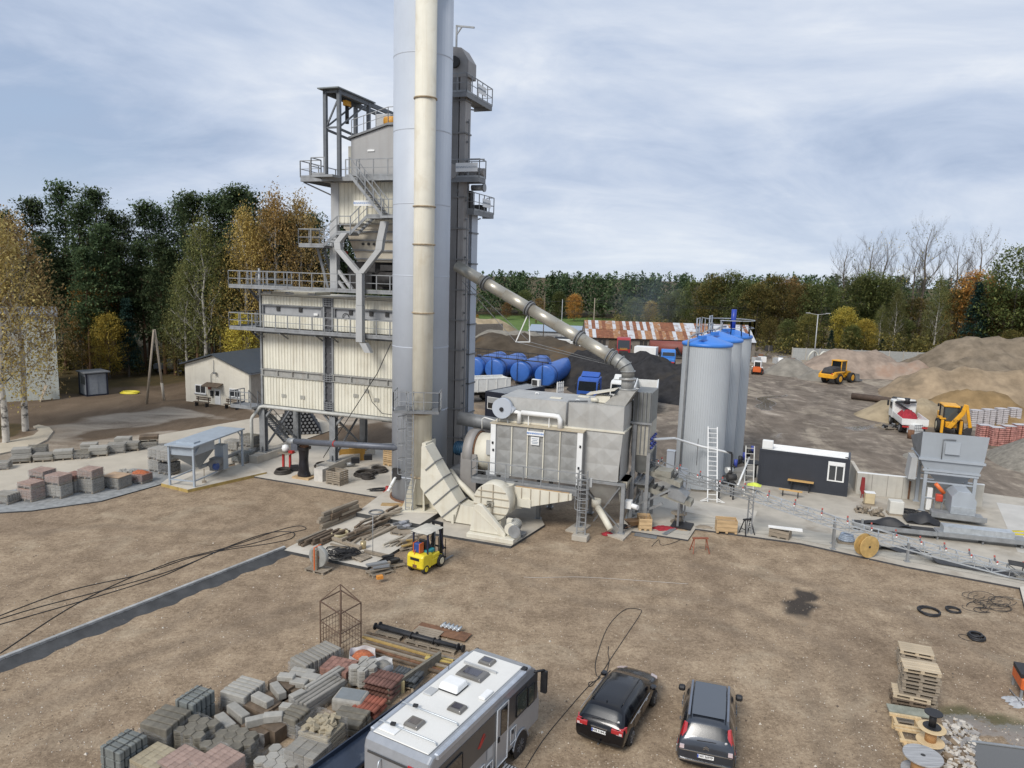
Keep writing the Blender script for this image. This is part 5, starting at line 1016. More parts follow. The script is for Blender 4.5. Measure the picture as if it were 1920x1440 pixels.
# ------------------------------------------------------------------ stockpiles
from mathutils import noise as mnoise
def heap(name, lab, cones, m, step=.6, seed=0, rough=.25, cat='stockpile', rzs=None):
    """mound of tipped material: upper envelope of soft cones (x, y, height, slope, ridge length, ridge angle)"""
    xs = [c[0] for c in cones]; ys = [c[1] for c in cones]; R_ = max(1.4*c[2]/c[3]+c[4]+1.5 for c in cones)
    x0, x1, y0, y1 = min(xs)-R_, max(xs)+R_, min(ys)-R_, max(ys)+R_; cx, cy = (x0+x1)/2,(y0+y1)/2
    def hgt(x, y):
        best = -9; acc = 0
        for c in cones:
            dx, dy = x-c[0], y-c[1]; ca, sa = math.cos(c[5]), math.sin(c[5]); a = dx*ca+dy*sa; bb = -dx*sa+dy*ca
            a = max(0, abs(a)-c[4]); r = 1.2*math.hypot(a, bb)*(1+.18*mnoise.noise((dx*.18+seed, dy*.18,1.7)))
            h = c[2]-math.sqrt((r*c[3])**2+.16*c[2])+.4*math.sqrt(c[2]); acc = max(acc, h); best = max(best, h)
        h = best; k = max(0, min(1, h/2))
        e = 1-abs(mnoise.noise((x*.32+seed, y*.32,3.1))); return h + rough*k*(mnoise.noise((x*.3, y*.3, seed))*2.4 + 1.8*(e*e-.6) + mnoise.noise((x*1.1, y*1.1, seed+5))*.9 + .4*mnoise.noise((x*3, y*3, seed+9)))
    nx_, ny_ = int((x1-x0)/step), int((y1-y0)/step); b = B(); idx = {}; 
    for j in range(ny_+1):
        for i in range(nx_+1):
            x, y = x0+(x1-x0)*i/nx_, y0+(y1-y0)*j/ny_; h = hgt(x, y)
            if h > -.7: idx[(i, j)] = len(b.v); b.v.append((x-cx, y-cy, max(h, -.35)))
    for j in range(ny_):
        for i in range(nx_):
            q = [(i, j),(i+1, j),(i+1, j+1),(i, j+1)]
            if all(k in idx for k in q) and max(b.v[idx[k]][2] for k in q) > -.3: b.f.append([idx[k] for k in q]); b.m.append(0); b.sm.append(True)
    o = b.obj(name, m, None, (cx, cy, 0)); return tag(o, lab, cat, 'stockpiles of sand, gravel and asphalt')
def pile(n, c, c2, s=.5, bs=9, st=.0): return mat(n, c,   .95, var=.32, scale=s, bump=1, bscale=bs, patch=.7, pcol=c2, pscale=.16, spec=.1)
pink = pile('pink_gravel', (.3,.235,.185), (.31,.2,.14)); brn = pile('brown_aggregate', (.2,.16,.115), (.115,.09,.062)); tanp = pile('tan_gravel', (.29,.22,.145), (.17,.135,.095))
sandp = pile('pale_sand', (.33,.265,.175), (.23,.18,.115)); orp = pile('orange_sand', (.25,.17,.085), (.19,.125,.06)); gryp = pile('grey_gravel', (.24,.22,.185),(.2,.18,.15)); blk = pile('asphalt_millings', (.035,.034,.035),(.055,.048,.04),1.2); dbr = pile('dark_millings', (.085,.068,.05),(.13,.085,.045))
heap('gravel_pile', 'broad pale pinkish gravel pile right behind the yellow wheel loader', [(57,122,4.0,.62,3.5,.1),(64,119,2.6,.62,2,-.3),(53.5,119.5,2.6,.6,1,0)], pink, .8,3)
heap('gravel_pile', 'small grey pile with a brown side left of the wheel loader', [(45.8,119.5,2.5,.6,.5,0)], gryp, .5,4)
heap('gravel_pile', 'low dark grey pile in front of the small grey pile', [(48.6,113.6,1.5,.55,1.0,-.3)], gryp, .5,5)
heap('aggregate_pile', 'highest brown aggregate mound before the trees at the far side of the yard', [(84,128,6.4,.55,4.5,-.15),(94,126,4.9,.55,4,-.2),(77,121,3.2,.55,2,0)], brn, .9,6,.35)
heap('gravel_pile', 'long tan gravel ridge behind the truck and the backhoe', [(64,97.5,4.0,.58,7,-.2),(75,93,3.6,.58,5,-.3),(57,99,2.8,.55,1,0)], tanp, .8,7,.3)
heap('gravel_pile', 'grey-brown gravel slope at the outer end of the tan ridge', [(93,100,4.6,.55,6,-.4)], gryp, .9,8)
heap('sand_pile', 'pale sand pile just behind the white flatbed truck', [(45,82,2.3,.55,1.2,-.3)], sandp, .5,9)
heap('sand_pile', 'orange-brown sand pile behind the yellow backhoe loader', [(54.5,84.5,3.2,.55,1.2,-.4)], orp, .5,10)
heap('gravel_pile', 'grey crushed stone pile right of the feed hopper', [(51.5,60.5,4.4,.55,1,-.5)], mat('crushed_stone', (.23,.21,.175),.95, var=.3, scale=2.5, bump=.8, bscale=22, spec=.1),.45,11,.12)
heap('gravel_pile', 'small dark gravel heap half hidden behind the hopper back plate', [(37.5,62.5,1.1,.5,.5,0)], gryp, .4,12,.1)
heap('asphalt_pile', 'black asphalt millings heap behind the blue and white truck cabs', [(15.5,103,4.4,.55,4,-.4),(20.5,97,3.8,.5,2,-.6),(21.5,91,2.8,.6,1.5,-.7)], blk, .7,13,.45)
heap('asphalt_pile', 'lower black millings heap in front of the big black one', [(13.2,95,2.3,.5,1.5,-.4)], blk, .5,14,.4)
heap('millings_pile', 'wide dark brown millings heap behind the blue horizontal tanks', [(1.5,129,4.2,.42,5,-.15),(10.5,124,3.0,.4,3,-.2)], dbr, .8,15,.3)
heap('sand_pile', 'pale sand pile far behind the concrete bay walls', [(-8,172,4.2,.5,3,0)], sandp, .9,16,.2)
heap('gravel_pile', 'grey gravel heap inside the concrete bay behind the blue tanks', [(-.5,146,3.6,.45,3.5,-.2)], gryp, .8,17,.2)
# ------------------------------------------------------------------ vehicles and machines of the yard
tyreM = mat('tyre_rubber', (.022,.021,.02),.85, var=.3, scale=8); rimM = mat('rim_grey', (.3,.3,.3),.45,.3)
glassD = glassmat('dark_glass', (.012,.015,.018)); 
def wheel(par, loc, r, w_, rim=rimM, ax='y', n=20):
    d = V((0,1,0)) if ax == 'y' else V((1,0,0)); c = V(loc); b = B().cyl(c-d*w_/2, c+d*w_/2, r, n=n); o = b.obj('wheel', tyreM, par, bevel=min(.04, r*.1))
    for s in (-1,1): q = B(); q.cyl(c+d*(w_/2)*s, c+d*(w_/2+.012)*s, r*.58, r*.5, n=n); q.obj('rim', rim, o)
    return o
# wheel loader (x forward)
ld = thing('wheel_loader', 'yellow articulated wheel loader seen from behind working at the pink gravel pile', 'loader', (50.0,110.8,0), R(38), None, 1.0)
b = B().box(-3.9,-1.2,-1.15,1.15,1.0,1.75); b.prism([(-4.1,-1.2,.9),(-3.4,-1.2,.9),(-3.4,-1.2,1.7),(-4.1,-1.2,1.5)], (0,2.4,0)); b.obj('counterweight', yel, ld, bevel=.06)
b = B().hexa([(-3.9,-.85,1.75),(-1.3,-.85,1.75),(-1.3,.85,1.75),(-3.9,.85,1.75),(-3.5,-.75,2.35),(-1.3,-.75,2.55),(-1.3,.75,2.55),(-3.5,.75,2.35)]); b.obj('engine_hood', dark, ld, bevel=.05)
bo((-3.92,-3.5,-.86,.86,1.3,1.76), 'grille', dark, ld)
b = B().prism([(-1.3,-.75,1.8),(.3,-.75,1.8),(.25,-.75,3.3),(-1.15,-.75,3.3)], (0,1.5,0)); cbn = b.obj('cab', glassD, ld)
bo((-1.3,.4,-.85,.85,3.3,3.45), 'cab_roof', yel, cbn, bevel=.04)
for x, x2 in ((-1.28,-1.15),(.28,.25)):
    for s in (-1,1): b = B().beam((x, .76*s, 1.8),(x2,.76*s, 3.3),.1); b.obj('cab_post', yel, cbn)
for s in (-1,1):
    bo((-3.3,-1.3,1.0*s-.3,1.0*s+.3,1.7,1.85), 'fender', yel, ld, bevel=.03)
    b = B().prism([(.6,.5*s, 1.1),(2.6,.5*s, .6),(3.2,.5*s, .4),(3.2,.5*s, .7),(1.8,.5*s, 1.7),(.6,.5*s, 1.9)], (0,.16*s, 0)); b.obj('lift_arm', yel, ld)
    wheel(ld, (-2.2,1.05*s, .78),.78,.6, yel); wheel(ld, (1.4,1.05*s, .78),.78,.6, yel)
bo((.3,2.2,-.5,.5,.8,1.6), 'front_frame', yel, ld)
b = B().prism([(3.0,-1.4,.1),(4.3,-1.4,.1),(4.4,-1.4,.25),(3.4,-1.4,.5),(3.3,-1.4,1.2),(2.9,-1.4,1.3)], (0,2.8,0)); b.obj('bucket', galvD, ld)
bo((-4.0,-3.9,-1.0,-.75,1.5,1.7), 'rear_light', redm, ld)
# skid steer
sk = thing('skid_steer', 'small white and orange skid steer loader parked left of the gravel piles', 'loader', (39.7,117.6,0), R(66))
orng = mat('machine_orange', (.62,.13,.03),.5, var=.1)
bo((-1.3,.9,-.62,.62,.45,1.15), 'body', orng, sk, bevel=.06); bo((-1.32,-1.1,-.5,.5,.7,1.35), 'tailgate', orng, sk)
b = B().box(-.7,.6,-.5,.5,1.15,2.05); c_ = b.obj('cab', glassD, sk); bo((-.75,.7,-.55,.55,2.05,2.15), 'cab_roof', white, c_)
for x in (-.7,.6):
    for s in (-1,1): bo((x-.06, x+.06,.5*s-.06,.5*s+.06,1.15,2.05), 'cab_post', white, c_)
for s in (-1,1):
    b = B().beam((-1.2,.75*s, 1.3),(1.3,.75*s, .6),.16); b.obj('lift_arm', white, sk)
    for x in (-.75,.55): wheel(sk, (x, .72*s, .4),.4,.28, orng)
b = B().prism([(1.2,-.85,.08),(1.9,-.85,.08),(1.4,-.85,.6),(1.2,-.85,.6)], (0,1.7,0)); b.obj('bucket', galvD, sk)
# backhoe loader, its rear arm towards the viewer
jb = thing('backhoe_loader', 'yellow backhoe loader with its folded digger arm behind the grey hopper', 'backhoe', (45.6,75.0,0), R(70))
b = B().box(-.9,1.2,-.65,.65,1.3,2.75); c_ = b.obj('cab', glassmat('cab_glass', (.06,.075,.08)), jb)
bo((-1.05,1.3,-.75,.75,2.75,2.92), 'cab_roof', yel, c_, bevel=.05)
for x in (-.9,1.15):
    for s in (-1,1): bo((x-.06, x+.06,.66*s-.06,.66*s+.06,1.2,2.75), 'cab_post', black, c_)
b = B().box(-1.5,3.2,-.5,.5,.7,1.25); b.box(1.3,3.3,-.5,.5,1.25,1.75); b.obj('chassis', yel, jb, bevel=.05)
for s in (-1,1): wheel(jb, (-.5,.95*s, .75),.75,.5, mat('rim_cream', (.6,.55,.4),.5)); wheel(jb, (2.4,.85*s, .5),.5,.36, mat('rim_cream', (.6,.55,.4))); bo((-1.2,.3,.75*s-.28,.75*s+.28,1.5,1.62), 'fender', yel, jb); bo((-1.75,-1.5,.85*s-.12,.85*s+.12,.15,1.5), 'stabiliser', yel, jb)
b = B().prism([(-1.75,.5,.8),(-1.75,.1,.7),(-1.75,-1.0,2.3),(-1.75,-1.15,3.25),(-1.75,-.85,3.3),(-1.75,-.65,2.5)], (-.3,0,0)); b.obj('boom', yel, jb, bevel=.03)
text('JCB', .34, txtK, jb, (-2.06,-.25,1.55), (R(90),0,R(-90)), 'boom_lettering'); jb.children[-1].rotation_euler = (R(90), R(-52), R(-90))
b = B().prism([(-1.8,-.95,3.3),(-1.8,-1.2,3.25),(-1.8,-1.75,1.0),(-1.8,-1.45,.9)], (-.26,0,0)); b.obj('dipper_arm', yel, jb, bevel=.03)
b = B().prism([(-1.6,-1.75,1.0),(-1.6,-1.4,.9),(-1.6,-.95,.5),(-1.6,-1.2,.1),(-1.6,-1.7,.3)], (-.6,0,0)); b.obj('digger_bucket', dark, jb)
b = B().prism([(3.6,-1.1,.1),(4.4,-1.1,.1),(3.9,-1.1,.8),(3.6,-1.1,.8)], (0,2.2,0)); b.obj('front_bucket', yel, jb)
bo((.9,1.1,.8,.95,2.5,2.8), 'mirror', black, jb)
# white flatbed truck with loading crane
ft = thing('flatbed_truck', 'white flatbed truck with a red load and folded crane behind the cab', 'truck', (41.6,75.2,0), R(74))
wht = mat('truck_white', (.72,.72,.69),.4, var=.06, patch=.25, pcol=(.45,.42,.36), pscale=1.5)
bo((-2.6,1.9,-1.2,1.2,1.0,1.15), 'bed_floor', wht, ft)
bo((-2.62,-2.56,-1.22,1.22,1.1,1.65), 'tailgate', wht, ft)
for s in (-1,1): bo((-2.55,1.9,1.2*s-.03,1.2*s+.03,1.15,1.65), 'dropside', wht, ft)
b = B().prism([(2.4,-1.15,.8),(4.2,-1.15,.8),(4.2,-1.15,1.7),(3.9,-1.15,2.7),(2.4,-1.15,2.75)], (0,2.3,0)); cb_ = b.obj('cab', wht, ft, bevel=.08)
bo((2.7,3.7,-1.17,-1.155,1.75,2.45), 'side_window', glassD, cb_); bo((2.7,3.7,1.155,1.17,1.75,2.45), 'side_window', glassD, cb_)
b = B().beam((2.1,-.9,1.5),(2.1,1.0,2.6),.2).beam((2.1,1.0,2.6),(2.0,-1.0,2.75),.18).cyl((2.1,-.1,2.5),(2.1,-.1,3.1),.3, n=12); b.obj('crane', black, ft); bc(((2.05,-.9,2.85),(2.05,.9,2.95),.14, {'n':10}), 'crane_arm', wht, ft)
blob('red_tarp', 'red bundle of tarpaulin lying on the flatbed truck', 'tarpaulin', ft.matrix_basis @ V((1.1,0,1.16)),.8,1.0,.7, ragM, None, 4, rz=R(74))
bo((-2.5,3.9,-.4,.4,.55,.95), 'chassis', dark, ft)
for x in (-1.4,3.2):
    for s in (-1,1): wheel(ft, (x, 1.0*s, .48),.48,.34)
for s in (-1,1): bo((-2.66,-2.6,.85*s-.3,.85*s+.3,.75,.92), 'tail_light', redm, ft)
b = B().box(4.0,4.1,1.2,1.4,1.9,2.5).box(4.0,4.1,-1.4,-1.2,1.9,2.5); b.obj('mirror', black, ft); ft.children[-1]['kind'] = 'stuff'
ib = thing('ibc_tank', 'white IBC liquid tank in its cage behind the flatbed truck', 'tank', G(1713,818), R(15)); bo((0,1.15,0,1.0,.16,1.15), 'bottle', mat('ibc_plastic', (.62,.63,.62),.5), ib, bevel=.06)
b = B()
for k in range(6): b.box(k*.225, k*.225+.03,-.03,0,.14,1.18)
for k in range(4): b.box(-.02,1.17,-.035,-.005,.2+k*.3,.23+k*.3)
b.obj('cage', galv, ib); bo((-.02,1.17,-.02,1.0,0,.13), 'pallet_base', woodD, ib)
b = B().cyl((0,0,0),(0,0,.85),.3, n=18); o = b.obj('rust_barrel', rust, None, G(1707,822),0); tag(o, 'rusty brown barrel left of the white IBC tank', 'barrel')
scrap('dark trays of scrap on the ground left of the flatbed truck', (1658,806),2.4,1.2,12, black, galvD, z=0, rz=.1)
b = B().tube([G(1597,742,.45), G(1640,747,.45), G(1672,752,.5)], .42,14); o = b.obj('steel_pipe', mat('rusty_pipe', (.08,.055,.04),.8, var=.3, scale=2)); tag(o, 'thick rusty steel pipe lying left in front of the tan gravel ridge', 'pipe', 'large pipes')
b = B().tube([G(1674,750,.45), G(1718,757,.45)], .48,14); o = b.obj('steel_pipe', mat('pipe_charcoal', (.06,.057,.055),.7, var=.3, scale=2)); tag(o, 'charcoal steel pipe continuing behind the sand pile', 'pipe', 'large pipes')
# pallets of bagged goods
bagR = mat('bag_red_print', (.42,.2,.17),.5, var=.55, scale=3.5, det=3); bagW = mat('bag_white', (.48,.45,.45),.4, var=.2, scale=3); 
def bagpal(lab, loc, rz, m, top, lay=9, w_=1.1, h=1.9):
    t_ = thing('bagged_pallet', lab, 'pallet', loc, rz, 'pallets of bagged goods'); bo((0, w_, 0,1.0,0,.13), 'pallet_base', woodO, t_); hh = (h-.15)/lay
    for k in range(lay):
        b = B()
        for a, c in ((0,.48),(.52,1.0)): b.box(a*w_, c*w_, -.01*(k % 2),1.0+.01*(k % 2),.14+k*hh, .14+(k+1)*hh-.02)
        b.obj('bag_layer', m, t_, bevel=.05, seg=2)
    b = B().grid(lambda u, v: (w_*(1.04*u-.02),1.04*v-.02, h+.02+.08*math.sin(u*3.1)*math.sin(v*3.1)),6,6); b.obj('top_sheet', top, t_)
bp0 = [(1835,834),(1858,839),(1880,836),(1902,833),(1925,832)]
nm = ['first', 'second', 'third', 'fourth', 'fifth']
for k, p in enumerate(bp0): bagpal(f'{nm[k]} pallet of red-printed bags from the hopper side in the front row', G(*p), R(-8), bagR, bagW)
for k, p in enumerate([(1848,812),(1872,810),(1897,808),(1922,807)]): bagpal(f'{nm[k]} pallet of white wrapped bags from the hopper side in the rear row', G(*p)+V((0,2.5,0)), R(-8), bagW, bagW, 8)
# blue horizontal tanks
btM = mat('blue_tank_paint', (.035,.125,.42),.4, var=.12, scale=.8, patch=.12, pcol=(.4,.45,.5), pscale=2.2, pth=.68)
fc = [(1020.7,705),(974,698),(926,693),(888,690)]; p0_, p1_ = G(1020.7,705,1.75), G(1074,684,1.75); axd = V((p1_.x-p0_.x, p1_.y-p0_.y, 0)); axL = min(10.5, axd.length); axd.normalize(); az = math.atan2(axd.y, axd.x)
for k, (px, py) in enumerate(fc):
    p_ = G(px, py, 1.75); t_ = thing('blue_tank', ['blue horizontal storage tank nearest the parked truck cabs', 'second blue horizontal storage tank from the truck cabs', 'third blue horizontal storage tank from the truck cabs', 'blue horizontal tank half hidden by the elevator shaft'][k], 'tank', (p_.x, p_.y, 0), az, 'blue horizontal tanks')
    b = B(); pr = [(0,.0),(1.2,.02),(1.38,.1),(1.42,.2),(1.42, axL-.2),(1.38, axL-.1),(1.2, axL-.02),(0.01, axL)]; b.lathe([(max(r, .01), z) for r, z in pr], 32, cap=False); b.obj('shell', btM, t_, (0,0,1.75), rot=(0, R(90),0))
    for z in (1.0,1.25, axL-1): b = B().lathe([(1.42, z),(1.46, z),(1.46, z+.08),(1.42, z+.08)], 32, cap=False); b.obj('hoop', mat('dark_blue', (.02,.06,.2),.5), t_, (0,0,1.75), rot=(0, R(90),0))
    for u in (1.3, axL/2, axL-1.5): bo((u-.1, u+.1,-1.0,1.0,0,.65), 'saddle', black, t_)
    bc(((2.0,0,3.1),(2.0,0,3.4),.3, {'n':14}), 'manhole', btM, t_)
    b = B().beam((-.2,-1.2,.5),(-.2,1.2,.5),.06).beam((-.15,.3,0),(-.15,.3,3.6),.06); b.obj('feed_pipe', black, t_)
wk = thing('tank_walkway', 'dark steel walkway with handrail crossing above the blue tanks', 'walkway', (0,0,0)); a_, c_ = G(1020.7,705,1.75)+axd*1.6, G(870,688,1.75)+axd*1.6
b = B(); a_.z = c_.z = 3.35; b.beam(a_, c_, .5,.1); b.obj('deck', dark, wk); nn_ = V((axd.x, axd.y, 0))*.3
for s in (-1,1): r = B(); railing(r, [a_+nn_*s, c_+nn_*s], 1.0,1.6,.05, kick=False); r.obj('railing', black, wk)
# site office container behind the filter
so = thing('site_container', 'navy container with a pale corrugated roof and white framed end window', 'container', G(911,800),0)
fl0 = G(911,732,2.75); fr0 = G(985,717,2.75); 
navy = mat('navy_sheet', (.02,.024,.04),.45, var=.1)
FA = G(911,733,2.75); FB = G(965,741,2.75); FC = G(1024,721,2.75); du_ = (FB-FA); so.location = (FA.x, FA.y, 0); so.rotation_euler = (0,0, math.atan2(du_.y, du_.x)); wF = 2.5
dv = FC-FB; LD = min(7.5, dv.length)
bo((0, wF, 0, LD, .1,2.62), 'wall', navy, so); b = B().box(-.03, wF+.03,-.03,.1,2.5,2.76).box(-.03,.12,-.03,.12,0,2.5).box(wF-.12, wF+.03,-.03,.12,0,2.5).box(wF-.1, wF+.03,.1, LD, 2.5,2.76).box(-.03,.1,.1, LD, 2.5,2.76); b.obj('corner_frame', navy, so)
bo((.1, wF-.1,.1, LD, 2.62,2.68), 'roof', greyP, so)
for k in range(6): bo((.2+k*.38,.34+k*.38,.1, LD, 2.68,2.73), 'roof_rib', greyP, so)
b = B().box(.25,1.75,-.05,0,.9,2.2); wn = b.obj('window', white, so); bo((.35,1.65,-.07,-.05,1.0,1.6), 'pane', glassD, wn); bo((.3,1.7,-.075,-.05,1.65,2.15), 'shutter', greyP, wn)
b = B().box(1.3,2.3, LD-.9, LD-.5,2.75,3.5); o = b.obj('air_conditioner', white, None, so.location, so.rotation_euler.z, bevel=.03); tag(o, 'grey air conditioner on the far end of the navy container roof', 'air conditioner'); bo((1.38,2.05, LD-.92, LD-.9,2.82,3.42), 'fan_grille', dark, o)
# trucks
def truckcab(t_, m, x0=0, h=3.3, w_=2.45, L_=2.1, spoiler=True):
    hw = w_/2; b = B().prism([(x0,-hw, 1.0),(x0+L_, -hw, 1.0),(x0+L_+.05,-hw, 1.8),(x0+L_-.25,-hw, h-.35),(x0+L_-.6,-hw, h-.1),(x0,-hw, h)], (0, w_, 0)); c_ = b.obj('cab', m, t_, bevel=.12, seg=2)
    b = B().hexa([(x0+L_+.055,-hw+.15,1.85),(x0+L_+.075,-hw+.15,1.85),(x0+L_+.075, hw-.15,1.85),(x0+L_+.055, hw-.15,1.85),(x0+L_-.2,-hw+.2, h-.5),(x0+L_-.17,-hw+.2, h-.48),(x0+L_-.17, hw-.2, h-.48),(x0+L_-.2, hw-.2, h-.5)]); b.obj('windscreen', glassD, c_)
    for s in (-1,1):
        b = B().prism([(x0+.9, hw*s, 1.85),(x0+L_-.1, hw*s, 1.85),(x0+L_-.35, hw*s, h-.65),(x0+.95, hw*s, h-.6)], (0,.02*s, 0)); b.obj('side_window', glassD, c_)
        b = B().box(x0+L_-.1, x0+L_+.1,(hw+.15)*s-.08,(hw+.15)*s+.08,1.9,2.6); b.obj('mirror', black, c_)
    bo((x0+L_+.02, x0+L_+.12,-hw+.1, hw-.1,.5,1.0), 'bumper', black, c_, bevel=.03); bo((x0+L_+.05, x0+L_+.1,-.8,.8,1.1,1.5), 'grille', dark, c_)
    if spoiler: b = B().prism([(x0+.1,-hw+.15, h),(x0+1.1,-hw+.15, h-.02),(x0+.2,-hw+.15, h+.5)], (0, w_-.3,0)); b.obj('roof_spoiler', m, c_, bevel=.06)
    return c_
def tipper(t_, x0, x1, m, z0=1.2, z1=2.7, w_=2.45):
    hw = w_/2; bo((x0, x1,-hw, hw, z0, z0+.08), 'body_floor', m, t_)
    for s in (-1,1): bo((x0, x1, hw*s-.04, hw*s+.04, z0+.08, z1), 'body_side', m, t_); bo((x0-.02, x1+.02, hw*s-.07, hw*s+.07, z1, z1+.1), 'body_rim', m, t_)
    for x in (x0, x1): bo((x-.04, x+.04,-hw+.05, hw-.05, z0+.08, z1), 'body_end', m, t_)
    n = 5
    for k in range(n):
        for s in (-1,1): x = x0+(x1-x0)*(k+.5)/n; b = B().box(x-.05, x+.05,(hw+.06)*s-.03,(hw+.06)*s+.03, z0, z1); b.obj('side_rib', m, t_)
def axles(t_, xs, r=.5, y=1.0):
    for x in xs:
        for s in (-1,1): wheel(t_, (x, y*s, r), r, .34)
tq = thing('semi_trailer', 'grey-white tipping trailer parked behind the filter chamber', 'trailer', (15.6,83.6,0), R(78))
tipper(tq, -4.2,3.0, wht, 1.35,2.95); axles(tq, (-3.2,-1.9,-.6)); bo((-4,3,-.5,.5,.9,1.3), 'chassis', dark, tq); bo((-3.9,2.8,-1.1,1.1,1.43,2.0), 'load', dbr, tq)
t2 = thing('tipper_truck', 'white tipper truck half hidden behind the elevator and blue shaft', 'truck', (-5.4,84.2,0), R(205)); tipper(t2,-5.2,.8, wht, 1.3,2.8); truckcab(t2, wht, 1.0); axles(t2,(-4.0,-2.7,2.2)); bo((-5,3,-.45,.45,.8,1.25), 'chassis', dark, t2)
t3 = thing('blue_truck', 'blue truck cab with roof spoiler seen over the bag filter', 'truck', (9.4,85.5,0), R(250)); truckcab(t3, mat('truck_blue', (.03,.1,.4),.35, var=.08),0,3.4); axles(t3,(1.3,-2.6,-3.9)); bo((-4.6,1.9,-.45,.45,.8,1.15), 'chassis', dark, t3)
t4 = thing('white_truck', 'white truck cab with dark roof vent seen over the bag filter', 'truck', (13.0,83.8,0), R(250)); truckcab(t4, wht, 0,3.4); axles(t4,(1.3,-2.6,-3.9)); bo((-4.6,1.9,-.45,.45,.8,1.15), 'chassis', dark, t4); bo((.3,.9,-.5,.5,3.36,3.44), 'roof_vent', black, t4)
b = B().box(-.5,.5,-.05,.05,0,1.9)
for k in range(4): b.box(-.5+k*.33,-.45+k*.33,-.12,-.05,.1,2.0)
for k in range(4): b.box(-.5,.55,-.13,-.1,.2+k*.55,.27+k*.55)
o = b.obj('white_grating', white, None, G(1049,745), R(40)); tag(o, 'white steel grating leaning between the navy container and the blue truck', 'grating')
t5 = thing('red_truck', 'red truck tractor facing the yard in front of the rusty warehouse', 'truck', (20.6,136,0), R(262)); truckcab(t5, mat('truck_red', (.34,.035,.04),.4, var=.1),0,3.9,2.5,2.2, False); axles(t5,(1.3,-2.6)); bo((-4,2,-.45,.45,.8,1.15), 'chassis', dark, t5); bo((2.2,2.26,-.7,.7,1.75,2.0), 'visor_board', yel, t5)
b = B().box(-1.9,1.9,-1.25,1.25,.5,3.0); o = b.obj('box_body', white, None, (23.3,127.5,0), R(-20), bevel=.03); tag(o, 'plain white box body standing between the red and the blue truck', 'box body')
t6 = thing('crane_truck', 'bright blue crane truck parked beside the white box body', 'truck', (26.6,124.5,0), R(262)); truckcab(t6, mat('crane_blue', (.05,.2,.55),.4, var=.1),-1.2,2.9,2.4,1.6, False); bo((.45,1.7,-1.0,1.0,.8,1.5), 'bonnet', mat('crane_blue', (.05,.2,.55)), t6, bevel=.1); axles(t6,(1.0,-3.0),.55)
bo((-4.2,1.8,-.4,.4,.7,1.1), 'chassis', dark, t6); b = B().beam((-1.9,1.1,1.2),(-1.9,1.3,3.0),.3).beam((-1.9,1.3,3.0),(-2.6,2.4,1.6),.22).beam((-2.6,2.4,1.6),(-2.5,1.6,3.1),.2); b.obj('loader_crane', black, t6); bo((1.7,1.8,-.9,.9,.8,1.0), 'bumper', redm, t6)
t7 = thing('tank_trailer', 'long brown-red tank body in front of the rusty warehouse', 'trailer', (31.5,136,0), R(-4)); bc(((-6,0,2.1),(6,0,2.1),1.25, {'n':24}), 'tank', mat('oxide_red', (.2,.055,.04),.6, var=.15), t7); axles(t7,(-4.5,-3.2,4.0)); bo((-5.5,5.5,-.5,.5,.5,1.0), 'chassis', dark, t7)
t8 = thing('mini_excavator', 'orange compact machine with dark cab behind the duct elbow', 'excavator', (19.3,112,0), R(200)); bo((-1.2,1.0,-.8,.8,.7,1.5), 'body', orng, t8, bevel=.1); bo((-.2,.9,-.7,.5,1.5,2.8), 'cab', mat('teal_cab', (.03,.07,.07),.4), t8); b = B().box(-1.2,1.2,-.95,-.5,0,.6).box(-1.2,1.2,.5,.95,0,.6); b.obj('track', tyreM, t8); b = B().beam((1.0,0,1.2),(2.0,0,2.6),.25).beam((2.0,0,2.6),(2.8,0,.8),.2); b.obj('arm', black, t8)
for k, (x, y, rz, lab) in enumerate([(12.3,131,-15, 'long white trailer with stained side behind the black millings'),(8.6,139,-8, 'white tank truck rear in front of the low blue sheds')]):
    t_ = thing('white_trailer', lab, 'trailer', (x, y, 0), R(rz)); b = B().box(-5,4.6,-1.2,1.2,1.0,2.6) if k == 0 else b.box(-2.4,2.4,-1.2,1.2,1.0,2.9); b.obj('body', wht, t_, bevel=.06); axles(t_, (-3.5,-2.3) if k == 0 else (-1.5,1.4))
t_ = thing('black_tank_trailer', 'black cylindrical tank trailer behind the white trailer', 'trailer', (11.5,139.5,0), R(-10)); bc(((-3.5,0,2.0),(3.5,0,2.0),1.25, {'n':24}), 'tank', black, t_); axles(t_, (-2.5,-1.3))
# light van glimpsed under the tree, dumper white thing
b = B().box(-2.2,2.2,-.9,.9,.5,1.2); b.hexa([(-1.2,-.8,1.2),(1.4,-.8,1.2),(1.4,.8,1.2),(-1.2,.8,1.2),(-.7,-.7,1.8),(1.0,-.7,1.8),(1.0,.7,1.8),(-.7,.7,1.8)])
t_ = thing('parked_car', 'silver car under the trees behind the wooden pole', 'car', (-47.5,101,0), R(8)); b.obj('body', mat('car_silver', (.3,.32,.34),.35,.5), t_, bevel=.08); axles(t_, (-1.4,1.4),.32,.82)
